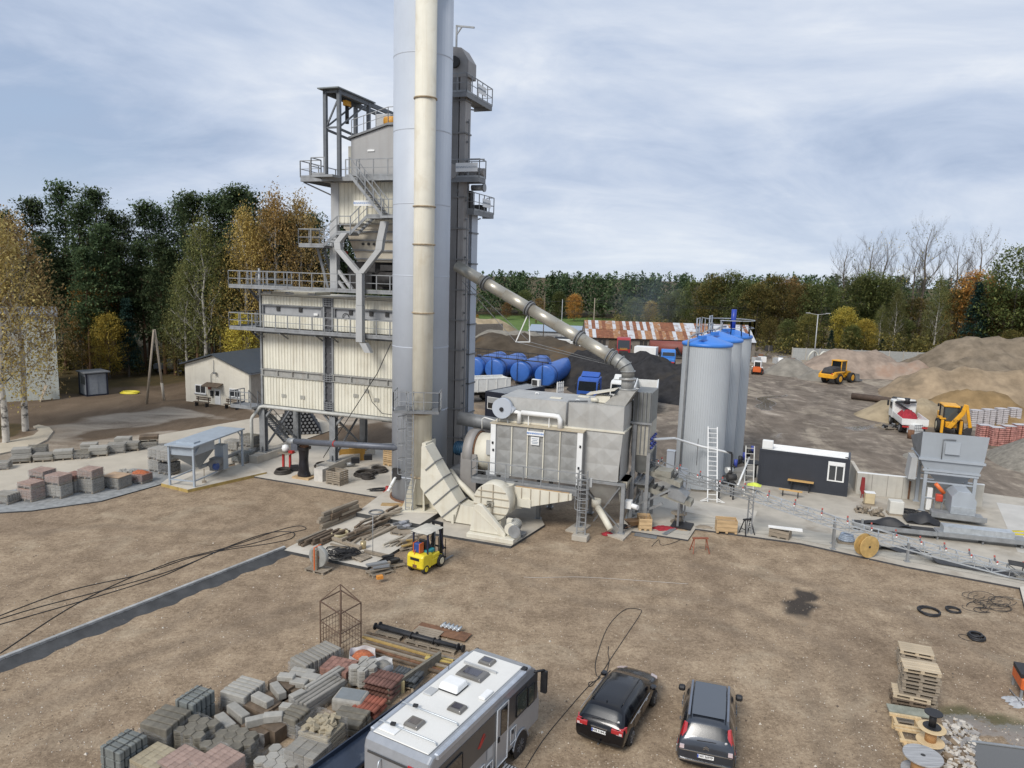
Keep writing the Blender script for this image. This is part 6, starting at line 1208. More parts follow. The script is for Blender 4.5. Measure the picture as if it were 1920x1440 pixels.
# ------------------------------------------------------------------ warehouse with rusty roof, far walls and sheds
WHx0, WHx1, WHy, WHd = 14.0,46.6,141.5,12.0
whs = thing('warehouse', 'long low warehouse with a patchy rust and white sheet metal roof', 'building', (WHx0, WHy, 0), R(-2)); LW = WHx1-WHx0
rr = random.Random(5); brickM = mat('grey_brick', (.2,.175,.145),.9, var=.2, scale=2.5, bump=.3, bscale=14, patch=.4, pcol=(.13,.11,.09), pscale=.5)
b = B().box(0, LW, .05, WHd, 0,3.3); b.add([(0,.05,3.3),(0, WHd, 3.3),(0, WHd/2,5.9)], [(0,1,2)]); b.add([(LW, .05,3.3),(LW, WHd, 3.3),(LW, WHd/2,5.9)], [(0,1,2)]); b.obj('wall', brickM, whs)
rm = [mat('roof_rust', (.2,.075,.035),.8, var=.4, scale=2, patch=.5, pcol=(.33,.19,.1), pscale=1.5), mat('roof_zinc', (.55,.56,.57),.5,.2, var=.1, scale=1.5, patch=.55, pcol=(.24,.1,.05), pscale=.9, pth=.52), mat('roof_ochre', (.3,.15,.07),.8, var=.35, scale=2.5, patch=.5, pcol=(.5,.48,.46), pscale=1.3)]
n = 48
for k in range(n):
    for row, (y0_, z0_, y1_, z1_) in enumerate(((-.5,3.15,2.7,4.6),(2.6,4.62, WHd/2,6.05))):
        u0, u1 = LW*k/n-.02, LW*(k+1)/n+.02; z_ = rr.uniform(0,.03); b = B().hexa([(u0, y0_, z0_+z_),(u1, y0_, z0_+z_),(u1, y1_, z1_+z_),(u0, y1_, z1_+z_),(u0, y0_, z0_+z_+.04),(u1, y0_, z0_+z_+.04),(u1, y1_, z1_+z_+.04),(u0, y1_, z1_+z_+.04)]); b.obj('roof_sheet', rm[rr.choices((0,1,2),(4,5,2))[0]], whs)
b = B().hexa([(-.1, WHd/2,6.0),(LW+.1, WHd/2,6.0),(LW+.1, WHd+.5,3.1),(-.1, WHd+.5,3.1),(-.1, WHd/2,6.05),(LW+.1, WHd/2,6.05),(LW+.1, WHd+.5,3.15),(-.1, WHd+.5,3.15)]); b.obj('rear_roof', rm[0], whs)
for k in range(9): u = 2.5+k*4.0; b = B().box(u, u+1.4,-.02,.06,1.6,2.7); wn = b.obj('window', dark, whs); bo((u+.66, u+.74,-.04,-.02,1.6,2.7), 'mullion', woodO, wn)
bo((4.5,8.5,-.03,.04,0,2.9), 'gate', woodD, whs)
def farbox(name, lab, cat, x, y, rz, w_, d_, h, m, rm_=None, rh=.0):
    t_ = thing(name, lab, cat, (x, y, 0), R(rz)); bo((0, w_, 0, d_, 0, h), 'wall', m, t_)
    if rm_: b = B().hexa([(-.3,-.4, h),(w_+.3,-.4, h),(w_+.3, d_+.3, h+.05),(-.3, d_+.3, h+.05),(-.3,-.4, h+.12),(w_+.3,-.4, h+.12),(w_+.3, d_+.3, h+rh+.12),(-.3, d_+.3, h+rh+.12)]); b.obj('roof', rm_, t_)
    return t_
blr = mat('shed_blue_roof', (.33,.39,.46),.5,.2, var=.1)
farbox('low_shed', 'long low shed with a pale blue roof left of the warehouse', 'shed', 3.5,160,-6,14,8,2.6, greyP, blr, .8)
farbox('low_shed', 'short pale blue roofed shed behind the inclined duct', 'shed', 17,158,-6,7,7,3.0, greyP, blr, 1.2)
farbox('portable_cabin', 'white portable cabin with dark frame next to the black tank trailer', 'cabin', 13.8,143.5,-12,2.6,3,2.9, white, black, 0)
farbox('concrete_bay', 'tall grey concrete bay wall behind the brown millings', 'wall', -9.0,152,38,8.5,.4,4.2, brickM)
farbox('concrete_bay', 'long grey concrete bay wall behind the gravel heap', 'wall', -2.5,157.5,-8,12,.4,2.2, mat('bay_grey', (.24,.24,.24),.85, var=.15))
fp = thing('panel_fence', 'pale concrete panel fence running behind the stockpiles', 'fence', (54,141,0), R(-4))
for k in range(34): bo((k*2.6+.06, k*2.6+2.54,0,.08,0,2.3), 'fence_panel', mat('fence_concrete', (.34,.345,.33),.85, var=.15, rnd=.08), fp); bo((k*2.6-.06, k*2.6+.06,-.04,.12,0,2.45), 'fence_post', conc, fp)
rr = random.Random(21)
for k in range(22):                                                     # clutter along the fence left of the pink pile
    x, y = 44+rr.uniform(0,14),133+rr.uniform(-3,5); b = B()
    if k % 3 == 0: b.cbox((0,0,.5),(rr.uniform(.8,2), rr.uniform(.6,1.4),1.0), rr.uniform(0,3)); nm_, lb_ = 'storage_box', 'box'
    elif k % 3 == 1:
        for j in range(4): b.beam((-1.2+rr.uniform(-.3,.3), j*.25,.15+.1*j),(1.4, j*.25+rr.uniform(-.4,.4),.2+.12*j),.14)
        nm_, lb_ = 'timber_beam', 'timber'
    else: b.cyl((0,0,0),(0,0, rr.uniform(.8,1.3)),.45, n=14); nm_, lb_ = 'steel_drum', 'drum'
    o = b.obj(nm_, rr.choice([woodO, greyP, galvD, white, rust]), None, (x, y, 0), rr.uniform(0,3)); tag(o, f'weathered {lb_} in the junk strip along the far fence', lb_, f'{lb_} items along the far fence')
for k, (x, y) in enumerate(((55.5,134.5),(57.2,134.0))):
    b = B().tube([(1.1*math.cos(j*.35),.2*math.sin(j*.7),1.3+1.1*math.sin(j*.35)) for j in range(18)], .16,8, True); o = b.obj('pipe_ring', mat('ring_cream', (.6,.58,.5),.6), None, (x, y, 0),.3); tag(o, ['cream pipe ring leaning at the far fence, nearer the silos', 'cream pipe ring leaning at the far fence, nearer the pink pile'][k], 'ring', 'pipe rings')
b = B().box(-.7,.7,-.5,.5,0,2.2); o = b.obj('grey_cabinet', greyP, None, (38.3,127,0),.1); tag(o, 'tall grey cabinet beside the skid steer loader', 'cabinet')
b = B().cyl((-2.5,0,.8),(2.5,0,.6),.35, n=12).box(-2.2,2.4,-.6,.6,.1,.5); o = b.obj('white_tubes', white, None, (27.2,101,0), R(-8)); tag(o, 'white tube lying at the yard edge left of the tanks', 'tube')
# lamp post, power poles
def pole(lab, x, y, h, r, m, arms=0, name='power_pole', cat='pole', grp='poles'):
    t_ = thing(name, lab, cat, (x, y, 0),0, grp); bc(((0,0,0),(0,0, h), r, r*.7, {'n':8}), 'mast', m, t_)
    for k in range(arms): b = B().beam((0,0, h-.1),((1.6 if k else -1.6),0, h+.15),.07).cbox(((1.9 if k else -1.9),0, h+.2),(.8,.25,.12)); b.obj('lamp_arm', greyP, t_)
    return t_
pole('double-armed lamp post before the autumn trees behind the skid steer', 57.5,139,9.0,.12, greyP, 2, 'lamp_post', 'lamp post')
pole('wooden power pole at the left end of the rusty warehouse', 18,165,10,.14, woodO); pole('wooden power pole behind the blue tanks near the concrete bay', -6.8,128,8.5,.13, woodD); pole('slim mast beside the low blue sheds', 6.2,152,11,.1, woodD); pole('thin pale mast near the short shed', 9.8,150,10,.08, greyP)
b = B()
for z in (9.5,9.1): b.tube([(18+(u/8)*60,165+(u/8)*4, z-.8*math.sin(u/8*3.14)) for u in range(9)], .03,4)
for z in (9.5,): b.tube([(18-(u/8)*40,165-(u/8)*6, z-.8*math.sin(u/8*3.14)) for u in range(9)], .03,4)
o = b.obj('overhead_wire', dark); tag(o, 'thin overhead wires strung past the rusty warehouse', 'wire')
# ------------------------------------------------------------------ left side: house, hall, kiosk, poles, hopper, pipe bundle, pallets
plas = mat('cream_render', (.7,.66,.56),.9, var=.1, scale=.6, streak=.25, scol=(.38,.33,.25), patch=.3, pcol=(.44,.4,.32), pscale=.6)
HA, HB = G(349,752), G(468,766); dH = HB-HA; wH = dH.length
hs_ = thing('white_house', 'small cream rendered house with dark grey gable roof left of the tower', 'house', HA, math.atan2(dH.y, dH.x))
DH = 10; ap = wH*.47
b = B().prism([(0,0,0),(wH, 0,0),(wH, 0,3.75),(ap, 0,5.35),(0,0,4.15)], (0,.3,0)); b.obj('gable_wall', plas, hs_)
bo((0, wH, .3, DH, 0,3.6), 'wall', mat('grey_block', (.3,.27,.23),.9, var=.2, scale=2), hs_)
roofG = mat('roof_slate_grey', (.06,.072,.085),.5,.1, var=.15)
for (u0, z0, u1, z1) in ((-.4,4.1, ap, 5.45),(ap, 5.45, wH+.5,3.72)): b = B().hexa([(u0,-.4, z0),(u1,-.4, z1),(u1, DH, z1),(u0, DH, z0),(u0,-.4, z0+.14),(u1,-.4, z1+.14),(u1, DH, z1+.14),(u0, DH, z0+.14)]); b.obj('roof_slope', roofG, hs_)
bo((wH+.42, wH+.54,-.4, DH, 3.66,3.78), 'gutter', galvD, hs_)
HF_ = Frame(HA, math.degrees(math.atan2(dH.y, dH.x)))
def hwin(p, q):
    u0, z1 = HF_.on(*p); u1, z0 = HF_.on(*q); b = B().box(u0, u1,-.06,.02, z0, z1); w_ = b.obj('window', white, hs_)
    for a, c in ((.08,.48),(.54,.94)): b = B().box(u0+(u1-u0)*a, u0+(u1-u0)*c, -.08,-.06, z0+.12, z1-.12); b.obj('pane', glassmat('window_glass', (.03,.035,.04)), w_)
    bo((u0-.1, u1+.1,-.14,-.06, z0-.08, z0), 'sill', greyP, w_)
hwin((366,720),(387,739)); hwin((430,728),(451,746))
u0, z1 = HF_.on(403,729); u1, _ = HF_.on(414,745); b = B().box(u0, u1,-.07,.0,.05, z1); dr_ = b.obj('door', white, hs_); bo((u0+.15, u1-.15,-.085,-.07,1.0, z1-.2), 'pane', glassD, dr_); bo((u0+.08, u0+.12,-.12,-.085,1.0,1.15), 'handle', black, dr_)
b = B().hexa([(u0-1.1,-.9, z1+.3),(u1+.4,-.9, z1+.3),(u1+.4,0, z1+.6),(u0-1.1,0, z1+.6),(u0-1.1,-.9, z1+.36),(u1+.4,-.9, z1+.36),(u1+.4,0, z1+.66),(u0-1.1,0, z1+.66)]); b.obj('door_canopy', woodD, hs_)
bo((u0-.95, u0-.5,-.06,0,1.6,2.2), 'notice_board', mat('notice_red', (.3,.08,.04),.6), hs_); bo((u0-.5, u0-.2,-.2,0,.9,1.5), 'post_box', black, hs_)
b = B().tube([(ap, -.1,4.9),(ap, -.1,3.6),(ap-.4,-.1,3.3),(ap-.4,-.1,1.9)], .03,5).cbox((ap+.3,-.25,3.5),(.35,.25,.15)); b.obj('conduit', galvD, hs_)
bc(((ap, 1,5.4),(ap, 1,7.4),.03, {'n':6}), 'antenna', dark, hs_)
def pbench(lab, A):
    t_ = thing('park_bench', lab, 'bench', G(*A), math.atan2(dH.y, dH.x), 'benches at the house'); b = B().box(0,2.0,0,.12,.45,.5).box(0,2.0,.15,.27,.45,.5).box(0,2.0,.3,.42,.45,.5); b.obj('seat', woodD, t_); b = B().box(0,2.0,.46,.5,.65,.8).box(0,2.0,.48,.52,.85,1.0); b.obj('backrest', woodD, t_)
    for u in (.25,1.65): b = B().box(u, u+.08,.02,.45,0,.45).box(u, u+.08,.45,.5,.3,1.0); b.obj('leg', black, t_)
pbench('brown park bench left of the house door', (362,761)); pbench('brown park bench right of the house door', (418,766))
hl = thing('white_hall', 'tall pale rendered hall wall behind the birches at the left edge', 'building', G(112,748), R(212))
bo((0,9.5,-14,0,0,9.0), 'wall', mat('hall_render', (.5,.52,.47),.9, var=.08, scale=.5, streak=.2), hl); bo((-.3,9.8,-14.3,.3,9.0,9.3), 'roof', galvD, hl); bo((5.1,6.6,0,.06,0,3.0), 'door', mat('door_grey', (.24,.27,.29),.6), hl); bo((9.5,14,-14,-1,0,7.0), 'side_wing', mat('hall_dark', (.2,.19,.17),.9), hl)
b = B()
for k in range(5): b.beam((.1*k, -.1*k, 0),(.3+.12*k, .5-.05*k, 1.7),.22,.05)
o = b.obj('leaning_boards', woodO, None, G(75,752), R(-10)); tag(o, 'weathered boards leaning on the pale hall wall', 'boards')
kA_, kB_ = G(163,744), G(204,740); dk = kB_-kA_; kk = thing('guard_kiosk', 'small grey guard kiosk with navy corner posts under the pines', 'kiosk', kA_, math.atan2(dk.y, dk.x)); wk_ = dk.length
bo((.1, wk_-.1,.1,2.3,.15,2.55), 'wall', mat('kiosk_grey', (.27,.29,.31),.6, var=.1), kk)
for u in (0, wk_-.16):
    for v in (0,2.25): bo((u, u+.16, v, v+.16,.05,2.6), 'corner_post', navy, kk)
b = B().box(0, wk_, 0,2.4,0,.15).box(0, wk_, 0,2.4,2.5,2.6); b.obj('ring_frame', navy, kk); bo((-.2, wk_+.2,-.2,2.6,2.6,2.72), 'roof', galvD, kk)
bo((.02,.1,.6,1.8,1.3,2.2), 'window', glassD, kk); bo((.3,1.2,.06,.1,.2,2.4), 'door', mat('kiosk_door', (.3,.32,.34),.6), kk)
b = B()
for k in range(3): b.tube([(.9*math.cos(j*.4)*(1+.2*math.sin(j+k)),.55*math.sin(j*.4)+.1*k, .06+.07*k) for j in range(16)], .07,6, True)
o = b.obj('yellow_hose', mat('hose_yellow', (.65,.55,.05)), None, G(243,738)); tag(o, 'heap of yellow corrugated hose beside the guard kiosk', 'hose')
ap_ = thing('wooden_pole', 'grey wooden A-frame power pole left of the cream house', 'pole', G(291,757),0); b = B(); p1_, p2_, tp_ = G(275,758)-G(291,757), G(308,752)-G(291,757), V((.15,.2,8.0))
for p_ in (p1_, p2_): bc((p_, tp_+p_*.06,.14,.1, {'n':8}), 'pole_leg', woodO, ap_)
bc((p2_, p2_.lerp(tp_, .26),.15, {'n':8}), 'concrete_stub', conc, ap_)
# grey feed hopper on a frame at the left
fA = G(323,907,.22); gf = thing('loading_hopper', 'pale grey loading hopper under a flat table on a steel frame at the pad', 'hopper', fA, R(38))
u_ = V((math.cos(R(38)), math.sin(R(38)),0)); v_ = V((u_.y, -u_.x, 0)); 
fB = G(365,914,.22); fC = G(457,873,.22); uu = (fC-fB).normalized(); vv = (fA-fB); WF_ = vv.length; LF = (fC-fB).length; gf.location = fB; gf.rotation_euler = (0,0, math.atan2(uu.y, uu.x))
tM = mat('table_grey', (.37,.42,.47),.45,.1, var=.08); zt_ = 2.75; 
for u in (0.05, LF*.99):
    for v in (.05, WF_-.05): bo((u-.06, u+.06, v-.06, v+.06,0, zt_), 'leg', tM, gf)
bo((-.15, LF+.1,-.12, WF_+.12, zt_, zt_+.1), 'table_top', tM, gf); bo((.5,1.2,.3, WF_-.3, zt_+.1, zt_+.2), 'hatch', tM, gf)
bo((.15,2.5,.1, WF_-.1, zt_-.65, zt_-.05), 'bin', tM, gf); b = B().hexa([(1.6, WF_/2-.15,.9),(1.95, WF_/2-.15,.9),(1.95, WF_/2+.15,.9),(1.6, WF_/2+.15,.9),(.15,.1, zt_-.66),(2.5,.1, zt_-.66),(2.5, WF_-.1, zt_-.66),(.15, WF_-.1, zt_-.66)]); b.obj('cone', mat('cone_grey', (.22,.245,.27),.5,.1), gf)
b = B().beam((.1,.05,.4),(2.6,.05,.4),.08).beam((.1, WF_-.05,.4),(2.6, WF_-.05,.4),.08).beam((.05,.05,.4),(.05, WF_-.05,.4),.08); b.obj('tie_beam', tM, gf); 
b = B().beam((.1,.02, zt_-.6),(.7,.02, zt_-.05),.07).beam((LF-.6,.02, zt_-.05),(LF-.05,.02, zt_-.6),.07); b.obj('knee_brace', tM, gf)
b = B().cyl((2.6,.4,.9),(3.4,.4,.9),.35, n=14).box(3.0,3.6,.2,.9,.3,1.2); b.obj('gear_motor', galvD, gf); bc(((2.7,.05,.75),(2.7,.3,.75),.25, {'n':14}), 'blue_motor', mat('motor_blue2', (.04,.08,.25),.5), gf)
bo((3.8,4.4,.3,1.0,.2,2.0), 'control_cabinet', tM, gf); bc(((2.0, WF_/2,.8),(7.5, WF_/2+.2,.6),.14, {'n':10}), 'screw_tube', galv, gf)
b = B().box(-.03,.03,-.02,.02,.25,1.1); b.prism([(-.16,0,0),(.16,0,0),(.14,0,.3),(-.14,0,.3)], (0,.02,0)); o = b.obj('shovel', woodO, None, G(383,909,.1), R(30)); o.rotation_euler = (R(-22),0, R(20)); tag(o, 'shovel leaning against the loading hopper frame', 'shovel')
# pipe bundle behind the tower
pb = G(522,818); rowdir = V((.94,.34,0)); axs = V((-.3,.95,0)); cnt = 0; pm_ = mat('pipe_black', (.022,.023,.028),.45, var=.2, rnd=.2); 
for row in range(7):
    for k in range(11-row):
        c = pb + rowdir*(.36*k+.18*row) + V((0,0,.2+.31*row)); b = None
        if cnt == 0: bb = B(); bb.cyl((0,0,0), tuple(axs*4),.18, n=12); pp0 = bb.obj('insulated_pipe', pm_); bb = B(); bb.cyl((0,0,0), tuple(axs*-.12),.11, n=10); e0 = bb.obj('pipe_end', galvD, pp0); o = pp0
        else: o = pp0.copy(); C.objects.link(o); e = e0.copy(); C.objects.link(e); e.parent = o
        o.location = c; tag(o, 'black insulated pipe in the stacked bundle behind the tower legs', 'pipe', 'black pipes of the stacked bundle'); cnt += 1
# ------------------------------------------------------------------ pallet goods
film = clearfilm()
gkerb = mat('kerb_grey', (.25,.235,.205), .9, patch=.6, pcol=(.13,.115,.085), pscale=2.5, var=.18,scale=5, bump=.35, bscale=40, rnd=.16); gpale = mat('kerb_pale', (.33,.315,.28), .9, patch=.55, pcol=(.18,.16,.125), pscale=2.2, var=.14,scale=5, bump=.3, bscale=40, rnd=.12); gdark = mat('block_grey', (.16,.17,.16),.9, var=.2, scale=6, bump=.4, bscale=40, rnd=.12); mossy = mat('mossy_concrete', (.16,.145,.115),.95, var=.3, scale=4, bump=.4, bscale=30, rnd=.12)
bred = mat('brick_red', (.25,.135,.105), .9, patch=.5, pcol=(.19,.15,.12), pscale=2, var=.3,scale=6, bump=.3, bscale=40, rnd=.25); bpink = mat('paver_pink', (.32,.225,.185), .9, patch=.5, pcol=(.24,.19,.15), pscale=2, var=.2,scale=6, bump=.3, bscale=40, rnd=.14); bbeige = mat('paver_beige', (.34,.29,.2),.9, var=.2, scale=5, rnd=.12); tiler = mat('roof_tile_brown', (.17,.085,.065),.8, var=.25, scale=6, rnd=.2); tileg = mat('roof_tile_grey', (.07,.075,.078),.7, var=.25, scale=6, rnd=.2); tileR = mat('roof_tile_red', (.28,.09,.055),.8, var=.25, scale=6, rnd=.2)
MC = {}
def share(key, make):
    if key not in MC: MC[key] = make()
    return MC[key]
def part(me_key, make, name, m, par, loc, rz=0, rot=None, scale=None):
    me = share(me_key+(m.name,), lambda: make(m)); o = bpy.data.objects.new(name, me); C.objects.link(o); o.parent = par; o.location = loc; o.rotation_euler = rot or (0,0, rz)
    if scale: o.scale = scale
    return o
def stone_mesh(dx, dy, dz, bv=.015):
    def mk(m):
        b = B().box(-dx/2, dx/2,-dy/2, dy/2,0, dz); o = b.obj('tmp', m); bm = bmesh.new(); bm.from_mesh(o.data); bmesh.ops.bevel(bm, geom=bm.edges[:], offset=bv, segments=1, affect='EDGES'); bm.to_mesh(o.data); bm.free(); me = o.data; bpy.data.objects.remove(o); return me
    return mk
def hex_mesh(r, h):
    def mk(m):
        b = B().lathe([(r*.96,0),(r, .01),(r, h-.015),(r*.94, h)], 6, sm=False); o = b.obj('tmp', m); me = o.data; bpy.data.objects.remove(o); return me
    return mk
def tile_mesh(r, l):
    def mk(m):
        b = B().grid(lambda u, v: (r*math.cos(math.pi*u), l*v, r*math.sin(math.pi*u)),8,1); b.grid(lambda u, v: (r*.8*math.cos(math.pi*u), l*v, r*.8*math.sin(math.pi*u)),8,1); o = b.obj('tmp', m); me = o.data; bpy.data.objects.remove(o); return me
    return mk
def pal_base(t_, L_, W_, m=woodO):
    for k in range(5): part(('pb', round(L_, 2)), stone_mesh(L_, W_/5-.04,.022,.003), 'deck_board', m, t_, (0,-W_/2+W_*(k+.5)/5,.122))
    for k in (-1,0,1): part(('pr', round(W_, 2)), stone_mesh(.1, W_, .12,.004), 'runner', m, t_, (k*(L_/2-.06),0,0))
RN = random.Random(77)
def wrap(t_, L_, W_, z0, z1, top=False):
    b = B(); n = 14
    def edge(u):
        p = u*4; k = int(p) % 4; f = p-int(p); c = [(-L_/2,-W_/2),(L_/2,-W_/2),(L_/2, W_/2),(-L_/2, W_/2)]; a, d = c[k], c[(k+1) % 4]; return a[0]+(d[0]-a[0])*f, a[1]+(d[1]-a[1])*f
    sd_ = RN.uniform(0,9)
    def fn(u, v):
        x, y = edge(min(u, .9999)); w_ = 1.02+.035*math.sin(u*31+v*7+sd_)*math.sin(v*5+u*9); return (x*w_, y*w_, z0+(z1-z0)*v+(.05*math.sin(u*17+sd_) if v > .9 else 0))
    b.grid(fn, 32,5)
    if top: b.grid(lambda u, v: (L_*(u-.5)*1.01, W_*(v-.5)*1.01, z1+.012+.02*math.sin(u*9+sd_)*math.sin(v*7)),6,6)
    b.obj('stretch_film', film, t_)
def stack(lab, loc, rz, kind, L_, W_, h, m, n=5, lay=1, film_=False, straps=False, name=None, cat=None, base=True, grp='pallets of concrete products', zb=0):
    nm_ = name or {'strip': 'kerb_pallet', 'brick': 'paver_pallet', 'hex': 'hexagon_paver_pallet', 'tile': 'roof_tile_pallet', 'cube': 'paver_pallet', 'rubble': 'broken_paver_pallet'}[kind]
    t_ = thing(nm_, lab, cat or 'pallet', (loc[0], loc[1], zb), rz, grp); z0 = .145 if base else 0
    if base: pal_base(t_, L_, W_)
    if kind == 'strip':
        hl_ = (h-z0)/lay
        for j in range(lay):
            for k in range(n):
                y = -W_/2+W_*(k+.5)/n; part(('st', round(L_, 2), round(W_/n, 3), round(hl_, 3)), stone_mesh(L_-.02, W_/n-.035, hl_-.02, .025), 'kerb_stone', m, t_, (RN.uniform(-.02,.02), y, z0+j*hl_), RN.uniform(-.012,.012))
    elif kind == 'brick':
        nx_ = max(3, round(L_/.24)); ny_ = max(3, round(W_/.14)); b = B().box(-L_/2+.01, L_/2-.01,-W_/2+.01, W_/2-.01, z0, h-.085); core = b.obj('paver_core', m, t_)
        lays = max(2, round((h-z0)/.09)); hl_ = (h-z0)/lays
        for i in range(nx_):
            for j in range(ny_): part(('bk', round(L_/nx_, 3), round(W_/ny_, 3)), stone_mesh(L_/nx_-.006, W_/ny_-.006,.08,.006), 'paver', m, t_, (-L_/2+L_*(i+.5)/nx_, -W_/2+W_*(j+.5)/ny_, h-.082+RN.uniform(-.004,.004)))
        b = B()
        for j in range(lays):
            za, zb_ = z0+j*hl_+.006, z0+(j+1)*hl_-.006
            for k in range(nx_): u0, u1 = -L_/2+L_*k/nx_+.004,-L_/2+L_*(k+1)/nx_-.004; b.box(u0, u1,-W_/2-.004,-W_/2+.012, za, zb_).box(u0, u1, W_/2-.012, W_/2+.004, za, zb_)
            for k in range(ny_): v0, v1 = -W_/2+W_*k/ny_+.004,-W_/2+W_*(k+1)/ny_-.004; b.box(-L_/2-.004,-L_/2+.012, v0, v1, za, zb_).box(L_/2-.012, L_/2+.004, v0, v1, za, zb_)
        o = b.obj('side_paver', m, t_); o['kind'] = 'stuff'
    elif kind == 'cube':
        lays = max(2, round((h-z0)/.16)); hl_ = (h-z0)/lays; nx_ = max(2, round(L_/.34)); ny_ = max(2, round(W_/.34))
        for j in range(lays):
            for i in range(nx_):
                for k in range(ny_):
                    if 0 < i < nx_-1 and 0 < k < ny_-1 and j < lays-1: continue
                    part(('cb', round(L_/nx_, 3), round(W_/ny_, 3), round(hl_, 3)), stone_mesh(L_/nx_-.012, W_/ny_-.012, hl_-.01,.01), 'paver', m, t_, (-L_/2+L_*(i+.5)/nx_, -W_/2+W_*(k+.5)/ny_, z0+j*hl_))
    elif kind == 'hex':
        r = .21; dx = r*math.sqrt(3); nl = max(1, round((h-z0)/.12)); hl_ = (h-z0)/nl
        for j in range(nl):
            for a in range(int(L_/dx)+1):
                for c in range(int(W_/(1.5*r))+1):
                    x = -L_/2+dx*(a+.5*(c % 2))+.1; y = -W_/2+1.5*r*c+.1
                    if abs(x) < L_/2 and abs(y) < W_/2: part(('hx', r, round(hl_, 3)), hex_mesh(r*.97, hl_-.01), 'hexagon_paver', m, t_, (x+RN.uniform(-.01,.01), y, z0+j*hl_+RN.uniform(0,.03)*(j == nl-1)), R(30))
    elif kind == 'tile':
        lays = max(1, round((h-z0)/.2)); 
        for j in range(lays):
            for a in range(2):
                for k in range(n): part(('tl', round(W_/2,2)), tile_mesh(L_/n*.56, W_/2-.03), 'roof_tile', m, t_, (-L_/2+L_*(k+.5)/n, -W_/2+a*W_/2, z0+j*.2),0)
    elif kind == 'rubble':
        for k in range(46): part(('rb',), stone_mesh(.24,.18,.09,.012), 'paver', m, t_, (RN.uniform(-L_/2+.1, L_/2-.1), RN.uniform(-W_/2+.1, W_/2-.1), h-.25+RN.uniform(0,.22)), rot=(RN.uniform(-.6,.6), RN.uniform(-.6,.6), RN.uniform(0,3)))
        nl = max(2, round((h-.4)/.13))
        for j in range(nl): part(('rl', round(L_, 2), round(W_, 2)), stone_mesh(L_-.06, W_-.06,.105,.02), 'paver_layer', m, t_, (RN.uniform(-.03,.03), RN.uniform(-.03,.03), z0+j*.13), RN.uniform(-.03,.03))
    if film_: wrap(t_, L_+.03, W_+.03, z0*.4, h*(1.0 if film_ != 'low' else .8), film_ == 'top')
    if straps:
        for x in (-.25*L_, .25*L_): b = B().box(x-.012, x+.012,-W_/2-.01, W_/2+.01, h, h+.008).box(x-.012, x+.012,-W_/2-.014,-W_/2-.006,0.02, h).box(x-.012, x+.012, W_/2+.006, W_/2+.014,.02, h); b.obj('strap', black, t_)
    return t_
# left front row of pallets on the grey paving (pixel of the base centre)
lr = [((12,943),1.25,.95,.62, 'strip', gkerb, 'low', 'kerb pallet with crumpled white foil at the left picture edge'),((60,938),1.15,1.0,.8, 'cube', bpink, True, 'lower wrapped paver pallet with reddish top, front row corner'),((60,938),1.1,.95,.36, 'brick', bpink, 'low', 'reddish paver layer lying on the wrapped pallet at the front row corner', .8),
      ((112,932),1.15,1.0,.85, 'cube', gpale, True, 'lower wrapped pale paver pallet with two black straps'),((112,932),1.12,.98,.6, 'brick', bpink, True, 'upper wrapped pallet of pinkish pavers above the strapped one', .86),
      ((82,920),1.2,1.0,.9, 'cube', bred, True, 'red paver pallet behind the strapped pallet'),((82,920),1.2,1.0,.5, 'cube', bpink, True, 'tall red paver layer behind the strapped pallet', .9),((142,921),1.0,1.0,.75, 'cube', gkerb, True, 'grey paver pallet between the strapped and the tall stack'),((142,921),1.0,.95,.4, 'brick', bred, False, 'red brick layer on the grey pallet beside the strapped stack', .76),
      ((172,923),1.15,1.0,.95, 'cube', gkerb, True, 'lower grey paver pallet of the tall two-storey stack'),((172,923),1.1,1.0,.62, 'cube', bpink, True, 'upper pink paver pallet of the tall two-storey stack', .96),
      ((220,914),1.35,1.15,.75, 'cube', gkerb, True, 'low broad grey pallet topped by a brown board'),((263,905),1.2,1.0,.6, 'brick', bred, True, 'pallet of red bricks in white foil near the loading hopper'),((238,897),1.1,.9,.5, 'rubble', gpale, False, 'loose pale paver heap behind the red brick pallet')]
for e in lr:
    p = G(*e[0]); stack(e[7], (p.x, p.y), R(-14)+RN.uniform(-.06,.06), e[4], e[1], e[2], e[3], e[5], film_=e[6], grp='pallets on the grey paving', zb=.08+(e[8] if len(e) > 8 else 0))
p = G(220,914); b = B().box(-.72,.72,-.6,.6,0,.03); o = b.obj('plywood_sheet', mat('ply_brown', (.4,.28,.18),.85, var=.2), None, (p.x, p.y, .86), R(-14)); tag(o, 'brown board lying on the low broad grey pallet', 'board')
p = G(264,904); blob('brick_heap', 'loose orange-red bricks heaped in the foil of the red brick pallet', 'bricks', V((p.x, p.y, .68)),.5,.4,.16, mat('brick_orange', (.4,.12,.05),.9, var=.4, scale=12, bump=.8, bscale=18), None, 3)
lb = [((2,880),1.2,.9,.55, gkerb),((40,868),1.4,1.0,.45, gkerb),((43,862),1.3,.9,.9, gpale),((84,865),1.35,.95,.6, gkerb),((72,858),1.3,1,.9, mossy),((120,862),1.3,1.0,.75, gpale),((154,859),1.3,1.1,.5, mossy),((186,855),1.3,1.0,.75, gpale),((168,845),1.2,.9,.6, gpale),((220,849),1.3,1.0,.75, gkerb),((246,845),1.3,1.0,.7, gkerb),((232,838),1.2,.9,.8, gpale),((279,841),1.4,1.0,.55, mossy),((280,839),1.4,1.0,.45, woodD)]
